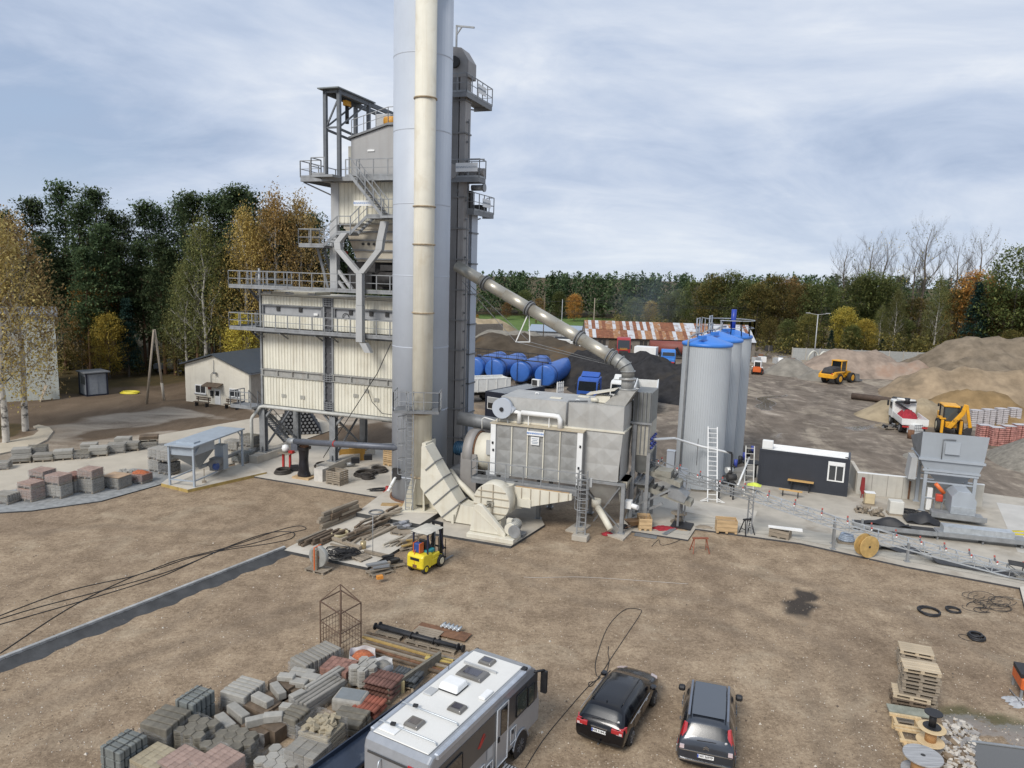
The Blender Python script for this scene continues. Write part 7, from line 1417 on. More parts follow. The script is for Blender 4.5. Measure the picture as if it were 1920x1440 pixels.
for k, e in enumerate(sorted(lb, key=lambda q: q[0][0])):
    p = G(*e[0]); up = .56 if k == 13 else 0
    stack(f'{["grey", "pale", "brownish"][[gkerb, gpale, mossy, woodD].index(e[4]) % 3]} kerb pallet, {["first", "second", "third", "fourth", "fifth", "sixth", "seventh", "eighth", "ninth", "tenth", "eleventh", "twelfth", "thirteenth", "fourteenth"][k]} from the left in the rear row', (p.x, p.y), R(20)+RN.uniform(-.12,.12), 'strip', e[1], e[2], e[3], e[4], 4,2, film_=(k % 3 == 0), zb=.06+up, grp='kerb pallets of the rear row')
for k, e in enumerate([((300,884),1.1,1,.9, gpale),((300,884),1.1,1,.8, gpale),((318,889),1.1,1,.85, black),((316,889),1.1,1,.85, gpale),((468,860),1.3,1,.9, gkerb),((470,858),1.3,1,.85, mossy),((455,868),1.3,1,.8, gdark),((440,845),1.3,1,.8, gkerb),((475,842),1.3,1,.9, gdark)]):
    p = G(*e[0]); stack(['lower pale stone pallet left of the loading hopper', 'upper pale stone pallet left of the loading hopper', 'lower black wrapped pallet beside the loading hopper leg', 'upper foil-wrapped pallet beside the loading hopper leg', 'grey stone pallet between hopper table and tower leg', 'upper brownish pallet between hopper table and tower leg', 'dark pallet below the hopper table end', 'grey pallet behind the hopper table', 'dark stone pallet behind the tower drop pipe'][k], (p.x, p.y), R(-20), 'cube', e[1], e[2], e[3], e[4], film_=True, zb=.1+(.92 if k in (1,3,5) else 0), grp='wrapped pallets at the loading hopper')
# ------------------------------------------------------------------ foreground vehicles
def loft(stations, name, paint, glass, t_, glass_top=(), glass_side=(), trim=None, subs=1):
    """car body from stations (x, half width, z bottom, z belt, z roof, half roof width); faces of the listed spans are glass"""
    b = B(); rings = []
    for (x, hw, zb, zl, zr, hr) in stations:
        half = [(hw*.86, zb),(hw*.97, zb+.1),(hw, zb+(zl-zb)*.55),(hw*.985, zl),(hr+.03, zl+(zr-zl)*.88 if zr-zl > .12 else (zl+zr)/2),(hr*.82, zr),(hr*.4, zr+.015)]
        rings.append([(x, y, z) for y, z in half] + [(x, -y, z) for y, z in half[::-1]])
    n = len(rings[0]); b.v = [p for r in rings for p in r]
    for i in range(len(rings)-1):
        for j in range(n):
            k = (j+1) % n; b.f.append([i*n+j, (i+1)*n+j, (i+1)*n+k, i*n+k]); side = j in (3, n-5); top = 4 <= j <= n-6
            b.m.append(1 if (side and i in glass_side) or (top and i in glass_top) else (2 if j in (0, n-2, n-1) and trim else 0)); b.sm.append(True)
    for i in (0, len(rings)-1): b.f.append([i*n+j for j in range(n)]); b.m.append(0); b.sm.append(False)
    o = b.obj(name, [paint, glass] + ([trim] if trim else []), t_); md = o.modifiers.new('s', 'SUBSURF'); md.levels = md.render_levels = subs
    return o
def plate(t_, txt, x, y, z, tilt=0, s=1.0):
    M_ = Matrix.Rotation(tilt, 3, 'Y'); b = B().box(-.012,0,-.26*s, .26*s, -.057*s, .057*s); p = b.obj('number_plate', white, t_, (x, y, z), rot=(0, tilt, 0)); bo((-.015,-.0121,.215*s, .258*s, -.052*s, .052*s), 'country_band', mat('plate_blue', (.02,.06,.35),.5), p)
    text(txt, .105*s, txtK, p, (-.0125,-.02*s, 0),(R(90),0, R(-90)), 'plate_lettering', .001, bold=.003)
def cwheel(t_, x, y, r, w_, m):
    s = 1 if y > 0 else -1; b = B(); c = V((x, y, r)); d = V((0,1,0)); b.cyl(c-d*w_/2, c+d*w_/2, r, n=28); o = b.obj('wheel', tyreM, t_, bevel=.03)
    bc((c+d*s*(w_/2), c+d*s*(w_/2+.008), r*.68, {'n':24}), 'rim', m, o)
    b = B()
    for k in range(10): a = k*math.pi/5; q = c+d*s*(w_/2+.012); b.beam(q+V((math.cos(a),0, math.sin(a)))*r*.12, q+V((math.cos(a),0, math.sin(a)))*r*.64,.035,.02)
    b.obj('spoke', mat('alloy', (.25,.25,.26),.35,.6), o)
blkP = mat('car_black', (.004,.004,.006), .2,.0, var=.2, scale=1, coat=.5, spec=.35, rnd=0); gryP_ = mat('car_graphite', (.035,.042,.055),.3,.4, var=.1, coat=1); tail = mat('tail_red', (.42,.02,.025),.25, var=.1, coat=1); tailw = mat('tail_clear', (.6,.5,.5),.2, var=.05, coat=1); carglass = glassmat('car_glass', (.008,.01,.012), .26); carglass.node_tree.nodes['Principled BSDF'].inputs['Coat Weight'].default_value = .08; trimK = mat('bumper_black', (.012,.012,.013),.6)
# black estate car
rl, rr_ = G(1078,1365,.5), G(1168,1396,.5); mid_ = (rl+rr_)/2; SC = .93
cw = thing('estate_car', 'black estate car parked between the motorhome and the grey car', 'car', (mid_.x, mid_.y, 0), R(62.5), None, SC)
st_ = [(-.02,.80,.36,.62,.66,.7),(.02,.87,.28,.80,.86,.72),(.10,.90,.22,.95,1.0,.72),(.16,.905,.2,.97,1.05,.70),(.5,.91,.2,.99,1.41,.60),(.58,.91,.2,.99,1.44,.6),(1.05,.91,.2,.98,1.475,.62),(1.15,.91,.2,.98,1.48,.62),(1.95,.91,.2,.97,1.485,.62),(2.03,.91,.2,.97,1.485,.62),(2.75,.91,.2,.96,1.43,.61),(2.85,.91,.2,.96,1.40,.61),(3.55,.905,.2,.95,1.02,.66),(3.65,.90,.2,.94,.97,.66),(4.25,.87,.22,.82,.86,.6),(4.55,.78,.26,.68,.74,.55),(4.66,.66,.34,.55,.6,.5)]
loft(st_, 'body', blkP, carglass, cw, glass_top=(3,11), glass_side=(5,7,9), trim=trimK)
for s in (-1,1):
    for x in (.86,3.6): cwheel(cw, x, .83*s, .32,.21, mat('rim_dark', (.04,.04,.045),.4,.5))
    b = B().box(-.01,.1,.58*s-.14,.58*s+.14,.8,.95); b.hexa([(.06,.68*s, .74),(.3,.9*s, .76),(.3,.915*s, .76),(.06,.83*s, .74),(.1,.66*s, .98),(.34,.885*s, .99),(.34,.905*s, .99),(.1,.83*s, .98)]); b.box(.02,.09,.72*s-.13,.72*s+.13,.76,.95); tl = b.obj('tail_light', tail, cw, bevel=.02); bo((.005,.02,.72*s-.1,.72*s+.1,.78,.86), 'reverse_lamp', tailw, tl)
    bo((2.95,3.2,.98*s-.11,.98*s+.11,.98,1.13), 'mirror', blkP, cw, bevel=.04)
    b = B().tube([(.75,.58*s, 1.485),(.85,.58*s, 1.52),(2.5,.58*s, 1.52),(2.65,.58*s, 1.475)], .022,6); b.obj('roof_rail', black, cw)
    for x in (1.5,2.4): bo((x, x+.18,.925*s-.015,.925*s+.015,.84,.87), 'door_handle', galv, cw)
    for x in (1.1,2.0): bo((x, x+.012,.915*s-.006,.915*s+.006,.3,.95), 'door_gap', black, cw)
    bo((.6,2.9,.935*s-.008,.935*s+.008,.955,.975), 'window_trim', mat('chrome', (.5,.5,.5),.2,.9), cw)
    b = B().prism([(4.2,.55*s, .82),(4.5,.5*s, .74),(4.4,.74*s, .74),(4.15,.82*s, .8)], (0,0,.04)); b.obj('headlight', tailw, cw)
plate(cw, 'WB 3184U', -.02,0,.74, R(8)); bo((-.01,.03,-.3,.3,.84,.87), 'tailgate_strip', mat('chrome', (.5,.5,.5)), cw); b = B().beam((.14,.35,1.06),(.17,-.15,1.1),.02); b.obj('rear_wiper', black, cw); b = B().cyl((-.1,-.05,.33),(-.16,-.05,.36),.035, n=10).beam((.05,-.05,.3),(-.1,-.05,.33),.04); b.obj('tow_ball', black, cw)
bc(((.24,-.61,1.12),(.225,-.615,1.12),.04, {'n':10}), 'sticker', white, cw)
bc(((.72,0,1.465),(.66,0,1.55),.02,.008, {'n':6}), 'antenna', black, cw)
# grey people carrier
rl, rr_ = G(1267,1413,.5), G(1379,1437,.5); mid_ = (rl+rr_)/2
mv = thing('people_carrier', 'dark grey people carrier parked at the lower edge right of the black car', 'car', (mid_.x, mid_.y, 0), R(73), None, .95)
st_ = [(-.04,.80,.34,.6,.64,.7),(.0,.88,.26,.82,.9,.74),(.06,.905,.22,.98,1.05,.74),(.10,.91,.2,1.0,1.12,.73),(.42,.915,.2,1.03,1.55,.64),(.5,.915,.2,1.03,1.6,.64),(1.05,.915,.2,1.02,1.65,.65),(1.15,.915,.2,1.02,1.66,.65),(2.0,.915,.2,1.0,1.66,.65),(2.08,.915,.2,1.0,1.66,.65),(2.8,.915,.2,.98,1.6,.64),(2.9,.915,.2,.98,1.57,.64),(3.75,.91,.2,.96,1.1,.66),(3.85,.9,.2,.95,1.03,.66),(4.25,.86,.22,.82,.9,.6),(4.5,.76,.28,.66,.72,.52),(4.58,.64,.36,.52,.58,.48)]
loft(st_, 'body', gryP_, carglass, mv, glass_top=(3,11), glass_side=(5,7,9), trim=trimK)
for s in (-1,1):
    for x in (.8,3.5): cwheel(mv, x, .83*s, .33,.21, rimM)
    b = B().hexa([(.0,.66*s, .78),(.2,.9*s, .78),(.22,.93*s, .78),(-.02,.84*s, .78),(.34,.62*s, 1.5),(.42,.7*s, 1.5),(.42,.75*s, 1.5),(.33,.71*s, 1.5)]); tl = b.obj('tail_light', tail, mv, bevel=.015); bo((-.03,.03,.76*s-.07,.76*s+.07,.8,.92), 'reverse_lamp', tailw, tl)
    bo((2.95,3.2,1.0*s-.12,1.0*s+.12,1.02,1.2), 'mirror', black, mv, bevel=.05)
    for x in (1.4,2.35): bo((x, x+.18,.93*s-.015,.93*s+.015,.88,.91), 'door_handle', gryP_, mv)
    bo((.55,2.75,.62*s-.035,.62*s+.035,1.645,1.672), 'roof_strip', mat('roof_strip_grey', (.16,.18,.22),.3,.3), mv)
bo((.62,2.7,-.53,.53,1.668,1.676), 'sunroof', glassmat('roof_glass', (.05,.06,.075),.04), mv, bevel=.004)
plate(mv, 'WI 2697P', -.05,0,.66, R(6)); b = B().box(-.055,-.03,-.82,.82,.76,.785).box(-.06,-.02,-.84,.84,.42,.46); b.obj('chrome_strip', mat('chrome', (.5,.5,.5)), mv)
for z in (.9,.95): b = B().prism([(-.01+.01*(z > .92),-.09, z),(-.01+.01*(z > .92),0, z+.06),(-.01+.01*(z > .92),.09, z),(-.01+.01*(z > .92),.09, z-.03),(-.01+.01*(z > .92),0, z+.03),(-.01+.01*(z > .92),-.09, z-.03)], (-.02,0,0)); b.obj('badge', mat('chrome', (.5,.5,.5)), mv)
b = B().beam((.08,.3,1.1),(.1,-.3,1.12),.02); b.obj('rear_wiper', black, mv); bc(((.115,-.6,1.16),(.1,-.605,1.155),.045, {'n':10}), 'sticker', white, mv)
# motorhome
mh = thing('motorhome', 'silver grey integrated motorhome with white roof full of skylights', 'motorhome', (-2.78,17.42,0), R(60.6))
mhS = mat('motorhome_silver', (.33,.345,.365),.35,.3, var=.06, coat=.6); mhW = mat('motorhome_roof', (.7,.685,.64),.5, var=.05, scale=.8, patch=.12, pcol=(.6,.57,.5), pscale=1.6); mhD = mat('motorhome_dark_band', (.055,.055,.056),.35, var=.08, coat=.4); mhL = 6.25; hw = 1.08
b = B(); prof = [(0,.45),(0,2.45),(.06,2.66),(.22,2.78),(5.2,2.8),(5.6,2.72),(5.95,2.45),(6.15,1.7),(6.25,1.2),(6.25,.5)]
b.prism([(x, -hw, z) for x, z in prof], (0,2*hw, 0)); b.obj('body', mhS, mh, bevel=.1, seg=3)
b = B().box(.22,5.25,-hw+.16, hw-.16,2.79,2.825); rf_ = b.obj('roof_skin', mhW, mh, bevel=.02)
for s in (-1,1):
    b = B().box(.35,5.15, s*(hw-.02)-.075, s*(hw-.02)+.075,2.62,2.8); b.obj('awning_case' if s < 0 else 'roof_rail', mat('anodised', (.5,.53,.57),.35,.5), mh, bevel=.03)
    bo((.3,6.0, s*hw-.012, s*hw+.012,1.42,2.35), 'dark_band', mhD, mh)
    for x in (4.95,1.2): cwheel(mh, x, s*(hw-.12),.34,.24, rimM); b = B().cyl((x, s*hw*.99,.36),(x, s*(hw+.012),.36),.44, n=24); b.obj('wheel_arch', black, mh)
    b = B().tube([(4.45, s*(hw+.02),.5)]+[(4.95+.48*math.cos(a), s*(hw+.02),.38+.48*math.sin(a)) for a in [math.pi*(1-k/10) for k in range(11)]]+[(5.45, s*(hw+.02),.45)], .03,6); b.obj('arch_trim', mhS, mh)
sR = -1; yq = -hw
def sidewin(x0, x1, z0, z1, m=glassD, nm='window', fr=True):
    b = B().box(x0, x1, yq-.035, yq-.01, z0, z1); o = b.obj(nm, m, mh, bevel=.02)
    if fr: b = B().tube([(x0, yq-.035, z0),(x1, yq-.035, z0),(x1, yq-.035, z1),(x0, yq-.035, z1)], .018,5, True); b.obj('frame', black, o)
    return o
sidewin(.55,1.55,1.55,2.15); sidewin(4.6,5.25,1.5,2.2, glassmat('cab_window', (.05,.06,.05))); sidewin(5.35,5.75,1.45,2.1, glassmat('cab_window', (.05,.06,.05)))
b = B().box(3.4,4.05, yq-.03, yq+.02,.5,2.38); dr_ = b.obj('entrance_door', mhS, mh, bevel=.02); b = B().tube([(3.4, yq-.03,.5),(4.05, yq-.03,.5),(4.05, yq-.03,2.38),(3.4, yq-.03,2.38)], .025,6, True); b.obj('door_seal', white, dr_); bo((3.62,3.98, yq-.05, yq-.03,1.45,2.28), 'door_window', glassD, dr_); bo((3.46,3.56, yq-.06, yq-.03,1.3,1.45), 'handle', black, dr_)
for x0, x1, z0, z1 in ((4.25,4.6,.75,1.25),(2.45,2.75,.62,1.05),(2.85,3.2,.5,.9)): b = B().tube([(x0, yq-.02, z0),(x1, yq-.02, z0),(x1, yq-.02, z1),(x0, yq-.02, z1)], .018,6, True); o = b.obj('service_flap', white, mh); b = B().box((x0+x1)/2-.03,(x0+x1)/2+.03, yq-.03, yq-.012, z1-.2, z1-.08); b.obj('flap_lock', black, o)
bo((2.9,3.2, yq-.02, yq-.012,1.05,1.4), 'side_sticker', greyP, mh)
b = B().prism([(2.35, yq-.016,1.75),(2.65, yq-.016,2.05),(2.75, yq-.016,2.02),(2.55, yq-.016,1.85),(2.8, yq-.016,1.95),(2.5, yq-.016,1.7)], (0,-.006,0)); b.obj('red_emblem', redm, mh)
b = B().box(3.3,4.0, yq-.45, yq-.05,.28,.32).box(3.35,3.4, yq-.05, yq+.02,.3,.42).box(3.9,3.95, yq-.05, yq+.02,.3,.42); stp = b.obj('entry_step', galvB, mh)
for k in range(4): bo((3.32,3.98, yq-.42+k*.1, yq-.36+k*.1,.322,.33), 'tread_strip', greyP, stp)
def skylight(x, y, l_, w_, h=.1):
    b = B().hexa([(x-l_/2, y-w_/2,2.826),(x+l_/2, y-w_/2,2.826),(x+l_/2, y+w_/2,2.826),(x-l_/2, y+w_/2,2.826)] + [(x-l_/2*.86, y-w_/2*.86,2.826+h),(x+l_/2*.86, y-w_/2*.86,2.826+h),(x+l_/2*.86, y+w_/2*.86,2.826+h),(x-l_/2*.86, y+w_/2*.86,2.826+h)]); o = b.obj('skylight', mat('smoked_acrylic', (.14,.13,.115),.2, coat=.8), mh, bevel=.03, seg=2); bo((x-l_*.28, x+l_*.28, y-w_*.28, y+w_*.28,2.828+h, 2.832+h), 'pane', glassmat('skylight_glass', (.055,.05,.06)), o)
skylight(4.85,.15,.42,.5); skylight(4.0,.15,.62,.95); skylight(2.25,-.45,.42,.5); skylight(1.05,.15,.45,.5)
b = B().box(3.55,3.62,-.4,.7,2.826,2.95) if False else b.box(4.4,4.46,-.45,.75,2.826,2.9); b.obj('wind_deflector', greyP, mh)
b = B().hexa([(2.75,-.1,2.87),(3.4,-.1,2.87),(3.4,.6,2.87),(2.75,.6,2.87),(2.85,-.05,3.06),(3.35,-.05,3.06),(3.35,.55,3.06),(2.85,.55,3.06)]); ac = b.obj('roof_air_conditioner', white, mh, bevel=.05, seg=2); bo((2.78,3.4,-.08,.58,2.826,2.868), 'unit_base', black, ac)
bo((2.35,2.75,.55,.85,2.826,2.87), 'vent_plate', greyP, mh, bevel=.02); bo((3.0,3.5,-.9,-.68,2.826,2.9), 'roof_cover', white, mh, bevel=.02); bo((.35,.8,.3,.85,2.826,2.86), 'roof_hatch', white, mh, bevel=.02)
for x in (.62,1.62): b = B().tube([(x, -.9,2.83),(x, -.85,2.9),(x, 1.0,2.9),(x, 1.05,2.83)], .022,6); ra = b.obj('roof_rack_bar', galvB, mh); b = B().cbox((x, .55,2.94),(.1,.14,.06),.3); b.obj('bar_clamp', black, ra)
bc(((3.85,.95,2.83),(3.85,.95,3.0),.01, {'n':5}), 'antenna', black, mh)
bo((-.03,.0,-.9,.9,2.36,2.42), 'rear_light_bar', mhD, mh); bo((-.035,-.005,-.62,-.45,2.4,2.47), 'brake_light', tail, mh)
for y in (.45,-.4): b = B().tube([(-.02, y, 1.2),(-.12, y, 1.3),(-.14, y, 2.15),(-.1, y, 2.28),(-.01, y, 2.3)], .025,8); b.obj('rack_bar', galvB, mh)
text('chic', .2, txtK, mh, (-.012,-.62,2.2),(R(90),0, R(-90)), 'rear_lettering')
b = B().hexa([(5.55,-hw+.1,2.74),(5.96,-hw+.1,2.47),(5.96, hw-.1,2.47),(5.55, hw-.1,2.74),(5.58,-hw+.1,2.76),(6.0,-hw+.1,2.48),(6.0, hw-.1,2.48),(5.58, hw-.1,2.76)]) if False else b.prism([(5.98,-hw+.12,2.4),(6.17,-hw+.12,1.65),(6.2,-hw+.12,1.66),(6.01,-hw+.12,2.41)], (0,2*hw-.24,0)); b.obj('windscreen', carglass, mh)
for s in (-1,1): b = B().tube([(5.75, s*hw, 2.45),(6.1, s*(hw+.2),2.4)], .04,6).cbox((6.1, s*(hw+.2),2.0),(.12,.2,.75)); b.obj('mirror_arm', black, mh)
bo((5.1,5.3,-hw-.005,-hw+.15,2.76,2.83), 'black_notch', black, mh)
# dark low trailer beside it
tA, tB = G(595,1440,.9), G(846,1256,.9); dT_ = tB-tA; tr_ = thing('drawbar_trailer', 'dark navy low trailer standing alongside the motorhome', 'trailer', (tA.x, tA.y, 0), math.atan2(dT_.y, dT_.x))
nv2 = mat('trailer_navy', (.018,.028,.05),.35, var=.25, scale=1.2, coat=.4, patch=.3, pcol=(.2,.22,.24), pscale=1.5)
bo((-.6,5.3,-.9,.06,.75,.9), 'deck', nv2, tr_, bevel=.03); bo((-.6,5.3,.02,.07,.9,1.05), 'side_board', nv2, tr_); b = B().beam((0,-.4,.6),(2.2,-.4,.6), .08).beam((.2,-.4,.85),(1.0,-.4,.45),.06).beam((1.0,-.4,.45),(1.8,-.4,.85),.06); b.obj('underrun_frame', galv, tr_)
for x in (1.2,3.8): wheel(tr_, (x, -.3, .38),.38,.25)
# ------------------------------------------------------------------ forklift
fkS = V((-4.55,35.2,0)); fk = thing('forklift', 'yellow forklift truck with pale canvas roof beside the timber pad', 'forklift', (-4.62,34.95,0), R(60), None, .98)
fy = mat('forklift_yellow', (.75,.6,.03),.4, var=.1, scale=2, patch=.2, pcol=(.3,.24,.06), pscale=3); teal = mat('forklift_teal', (.03,.24,.27),.5, var=.15); fb = mat('frame_navy', (.012,.016,.045),.5)
b = B().prism([(0,-.5,.35),(.15,-.52,.2),(.75,-.52,.2),(.85,-.52,1.0),(.12,-.52,1.05),(0,-.5,.9)], (0,1.04,0)); b.obj('counterweight', fy, fk, bevel=.09, seg=3); bo((-.02,.05,-.28,.28,.72,.86), 'grille_slot', black, fk); bo((-.03,.02,-.12,.12,.35,.5), 'tow_pin', rust, fk)
b = B().box(.75,1.75,-.5,.5,.25,.62).box(.8,1.5,-.5,-.3,.62,.85).box(.8,1.5,.3,.5,.62,.85); b.obj('chassis', fy, fk, bevel=.04); bo((.55,1.2,-.4,.4,.9,1.12), 'engine_cover', teal, fk, bevel=.05)
b = B().box(.75,1.2,-.24,.24,1.12,1.25).box(.62,.75,-.24,.24,1.15,1.65); b.obj('seat', black, fk, bevel=.04); b = B().box(.2,.5,-.15,.25,1.05,1.55); cs_ = b.obj('tool_case', mat('case_blue', (.03,.07,.25),.5), fk, bevel=.05); b = B().box(.18,.52,-.17,-.12,1.05,1.57).box(.18,.52,.22,.27,1.05,1.57); b.obj('case_rim', orng, cs_)
for x, x2 in ((.45,.5),(1.85,1.5)):
    for s in (-1,1): b = B().beam((x, .47*s, .85),(x2,.45*s, 2.05),.07); b.obj('guard_post', fb, fk)
bo((.35,1.65,-.5,.5,2.05,2.1), 'guard_roof', fb, fk); b = B().grid(lambda u, v: (.28+1.45*u, -.56+1.12*v, 2.1+.12*math.sin(math.pi*u)**.5*math.sin(math.pi*v)**.5+.015*math.sin(u*20+v*9)),14,10); b.obj('canvas_cover', mat('canvas', (.5,.47,.4),.9, var=.12, scale=3), fk)
for s in (-1,1):
    bo((1.9,2.0,.28*s-.06,.28*s+.06,.1,2.2), 'mast_rail', black, fk); bo((2.05,3.0,.3*s-.05,.3*s+.05,.06,.1), 'fork', galvD, fk)
    bc(((1.94,.16*s, .3),(1.94,.16*s, 1.9),.04, {'n':8}), 'lift_cylinder', galvD, fk); wheel(fk, (.32,.42*s, .24),.24,.2, fy); wheel(fk, (1.55,.48*s, .32),.32,.26, mat('rim_cream', (.6,.55,.4)))
b = B().box(1.9,2.0,-.34,.34,2.1,2.25).box(2.02,2.08,-.5,.5,.3,.38).box(2.02,2.08,-.5,.5,.8,.88); b.obj('carriage', black, fk)
for k in range(5): bo((2.03,2.06,-.48+k*.23,-.45+k*.23,.3,1.35), 'load_guard', black, fk)
b = B().tube([(.02,0,.4),(.0,.05,.7),(.1,.1,1.08),(.3,.15,1.3)], .02,5); b.obj('orange_strap', orng, fk)
b = B().cyl((1.35,0,1.1),(1.55,0,1.4),.03, n=6); b.tube([(1.5+.02*math.cos(a),.16*math.cos(a),1.4+.16*math.sin(a)) for a in [k*.6 for k in range(11)]], .015,5, True); b.obj('steering_wheel', black, fk)
# ------------------------------------------------------------------ rusty cage, pipes, pallets and timber behind the stock
cgP = [G(601,1205), G(638,1232), G(677,1208)]; c4 = cgP[0]+cgP[2]-cgP[1]; cg = thing('rusty_cage', 'rusty square wire cage with a pyramid top beside the kerb stacks', 'cage', cgP[1], 0); o3 = [p-cgP[1] for p in (cgP[0], cgP[1], cgP[2], c4)]; hC = 1.8; rs = mat('cage_rust', (.12,.075,.05),.8, var=.3, scale=5)
b = B(); apx = sum(o3, V((0,0,0)))/4+V((0,0,2.55))
for p in o3: b.beam(p, p+V((0,0, hC)),.045).beam(p+V((0,0, hC)), apx, .03)
for i in range(4): p, q = o3[i], o3[(i+1) % 4]; b.beam(p+V((0,0, hC)), q+V((0,0, hC)),.04).beam(p+V((0,0,.95)), q+V((0,0,.95)),.03)
b.obj('frame', rs, cg)
for i in range(4):
    p, q = o3[i], o3[(i+1) % 4]; b = B()
    for k in range(1,7): c = p.lerp(q, k/7); b.beam(c, c+V((0,0,.95)),.012)
    for k in range(4): b.beam(p+V((0,0,.08+k*.24)), q+V((0,0,.08+k*.24)),.012)
    b.obj('wire_panel', rs, cg)
b = B().beam(o3[0]*.5+o3[2]*.5, o3[0]*.5+o3[2]*.5+V((0,0,2.5)),.05); b.obj('centre_post', rs, cg)
for k, (A, Bq, z) in enumerate((((703,1174),(858,1213),.42),((712,1172),(868,1216),.3))):
    p, q = G(*A, z), G(*Bq, z); t_ = thing('flanged_pipe', ['black flanged steel pipe lying on pallets, nearer the timber', 'black flanged steel pipe lying on pallets, nearer the gravel'][k], 'pipe', (0,0,0),0, 'black flanged pipes'); bc((p, q, .085, {'n':12}), 'tube', black, t_); dd_ = (q-p).normalized()
    for f in (0,.45,.72,1): b = B(); c = p.lerp(q, f); b.cyl(c, c+dd_*.04,.15, n=14); b.obj('flange', black, t_)
pal_spots = [((735,1190),.0, 'pallet under the left half of the black flanged pipes'),((790,1205),.0, 'pallet under the middle of the black flanged pipes'),((835,1215),.0, 'pallet under the motorhome end of the black flanged pipes'),((800,1192),0, 'pallet behind the black flanged pipes')]
def pallet(loc, rz, lab, grp, m=woodO, tilt=None):
    t_ = thing('wooden_pallet', lab, 'pallet', loc, rz, grp)
    if tilt: t_.rotation_euler = (tilt[0], tilt[1], rz)
    for k in range(5): part(('ed',), stone_mesh(1.2,.13,.022,.003), 'deck_board', m, t_, (0,-.335+k*.1675,.122))
    for k in (-1,0,1): part(('es',), stone_mesh(1.2,.1,.022,.003), 'skid_board', m, t_, (0, k*.345,0)); part(('et',), stone_mesh(.1,.8,.022,.003), 'cross_board', m, t_, (k*.53,0,.1))
    for i in (-1,0,1):
        for k in (-1,0,1): part(('eb',), stone_mesh(.13,.1,.078,.004), 'block', m, t_, (i*.53, k*.345,.022))
    return t_
for (p, z, lab) in pal_spots: q = G(*p); pallet(q, R(-22), lab, 'pallets under the pipes')
rr = random.Random(9)
for k in range(9):
    A, Bq = (688+rr.uniform(-8,10),1186+k*4.2),(870+rr.uniform(-25,5),1238+k*3.6); z = .12+.05*(k % 3); p, q = G(*A, z), G(*Bq, z); b = B().beam(p, q, .11,.06); o = b.obj('long_board', [woodD, woodO, mat('ochre_board', (.36,.24,.08),.8, var=.2), rust][k % 4], None); tag(o, ['brown', 'grey', 'ochre', 'rust-brown'][k % 4]+f' long board in the timber pile behind the stock, {["first", "second", "third", "fourth", "fifth", "sixth", "seventh", "eighth", "ninth"][k]} from the gravel', 'board', 'long boards of the timber pile')
b = B().box(-1.2,1.2,-.35,.35,.08,.1); o = b.obj('rusty_plate', rust, None, G(830,1188), R(-22)); tag(o, 'flat rusty steel plate in front of the galvanised clamps', 'plate')
t_ = thing('clamp_bundle', 'bundle of galvanised scaffold clamps on the gravel', 'clamps', G(846,1183), R(-25)); 
for k in range(14): b = B().cyl((-.45+.065*k, -.12,.12+.05*(k % 3)),(-.42+.065*k, .14,.14+.05*((k+1) % 3)),.05, n=8); b.obj('clamp', galvB, t_)
q = G(823,1246); b = B().box(-.55,.55,-.12,.12,0,.25); o = b.obj('yellow_beam', mat('beam_yellow', (.5,.38,.12),.8, var=.2), None, q, R(-15)); tag(o, 'short yellow formwork beam at the head of the trailer', 'beam')
q = G(785,1275); b = B().box(-1.7,1.3,-.06,.06,0,.55); o = b.obj('concrete_plank', mossy, None, q, R(58)); tag(o, 'long mossy concrete plank on edge between roof tiles and motorhome', 'plank')
q = G(742,1300); b = B().box(-.3,.3,-.1,.1,0,.45); o = b.obj('concrete_plank', mat('yellowish_concrete', (.42,.36,.2),.9, var=.15), None, q, R(25)); tag(o, 'short yellowish concrete piece beside the red roof tiles', 'plank')
# ------------------------------------------------------------------ stock of concrete goods at the lower left
def z3(x, y): return 120+x/3.4286,1100+y/3.4286
def z4(x, y): return 560+x/3.4286,1080+y/3.4286
UA = R(-29)
def put(pp, h, lab, kind, L_, W_, m, da=0, **k):
    p = G(*pp, h); return stack(lab, (p.x, p.y), UA+da, kind, L_, W_, h, m, **k)
put(z3(385,985),1.05, 'tall strapped block of dark grey kerbs nearest the lower left corner', 'strip', .85,1.0, gdark, .1, n=5, lay=3, straps=True)
put(z3(840,690),1.05, 'tall strapped block of dark grey kerbs beyond the octagon pavers', 'strip', .8,1.0, gdark, .12, n=5, lay=2, straps=True)
put(z3(655,830),.95, 'wrapped pallet of curved mossy kerbs between the two dark grey blocks', 'strip', 1.05,1.15, mossy, .2, n=4, lay=2, film_='low')
put(z3(865,890),.75, 'film-wrapped pallet of octagonal slabs beside the curved kerbs', 'hex', 1.0,.95, mossy, .2, film_=True)
put(z3(1080,985),.72, 'wide wrapped pallet of mossy hexagon pavers', 'hex', 1.35,1.15, mossy, .1, film_=True)
put(z3(590,1085),.72, 'pallet of yellowish paving slabs at the lower picture edge', 'brick', 1.05,.95, bbeige, .05, film_='low')
put(z3(770,1105),.78, 'wrapped pallet of pink pavers between yellowish slabs and the white-edged pallet', 'brick', 1.1,.95, bpink, .02, film_=True)
put(z3(990,1105),.9, 'pallet of pink pavers in white film at the lower picture edge', 'brick', 1.05,1.05, bpink, .0, film_=True)
put(z3(1150,635),.72, 'wrapped pallet of pale kerbs nearest the open gravel', 'strip', 1.05,1.15, gpale, .15, n=6, lay=2, film_='low')
put(z3(1620,420),.62, 'long wrapped row of grey kerbs at the foot of the rusty cage', 'strip', .95,1.75, gkerb, -.12, n=9, lay=1, film_='low')
put(z3(1400,1095),.6, 'film-wrapped pallet of pale hexagon pavers beside the dark trailer', 'hex', 1.15,.95, gpale, .1, film_=True)
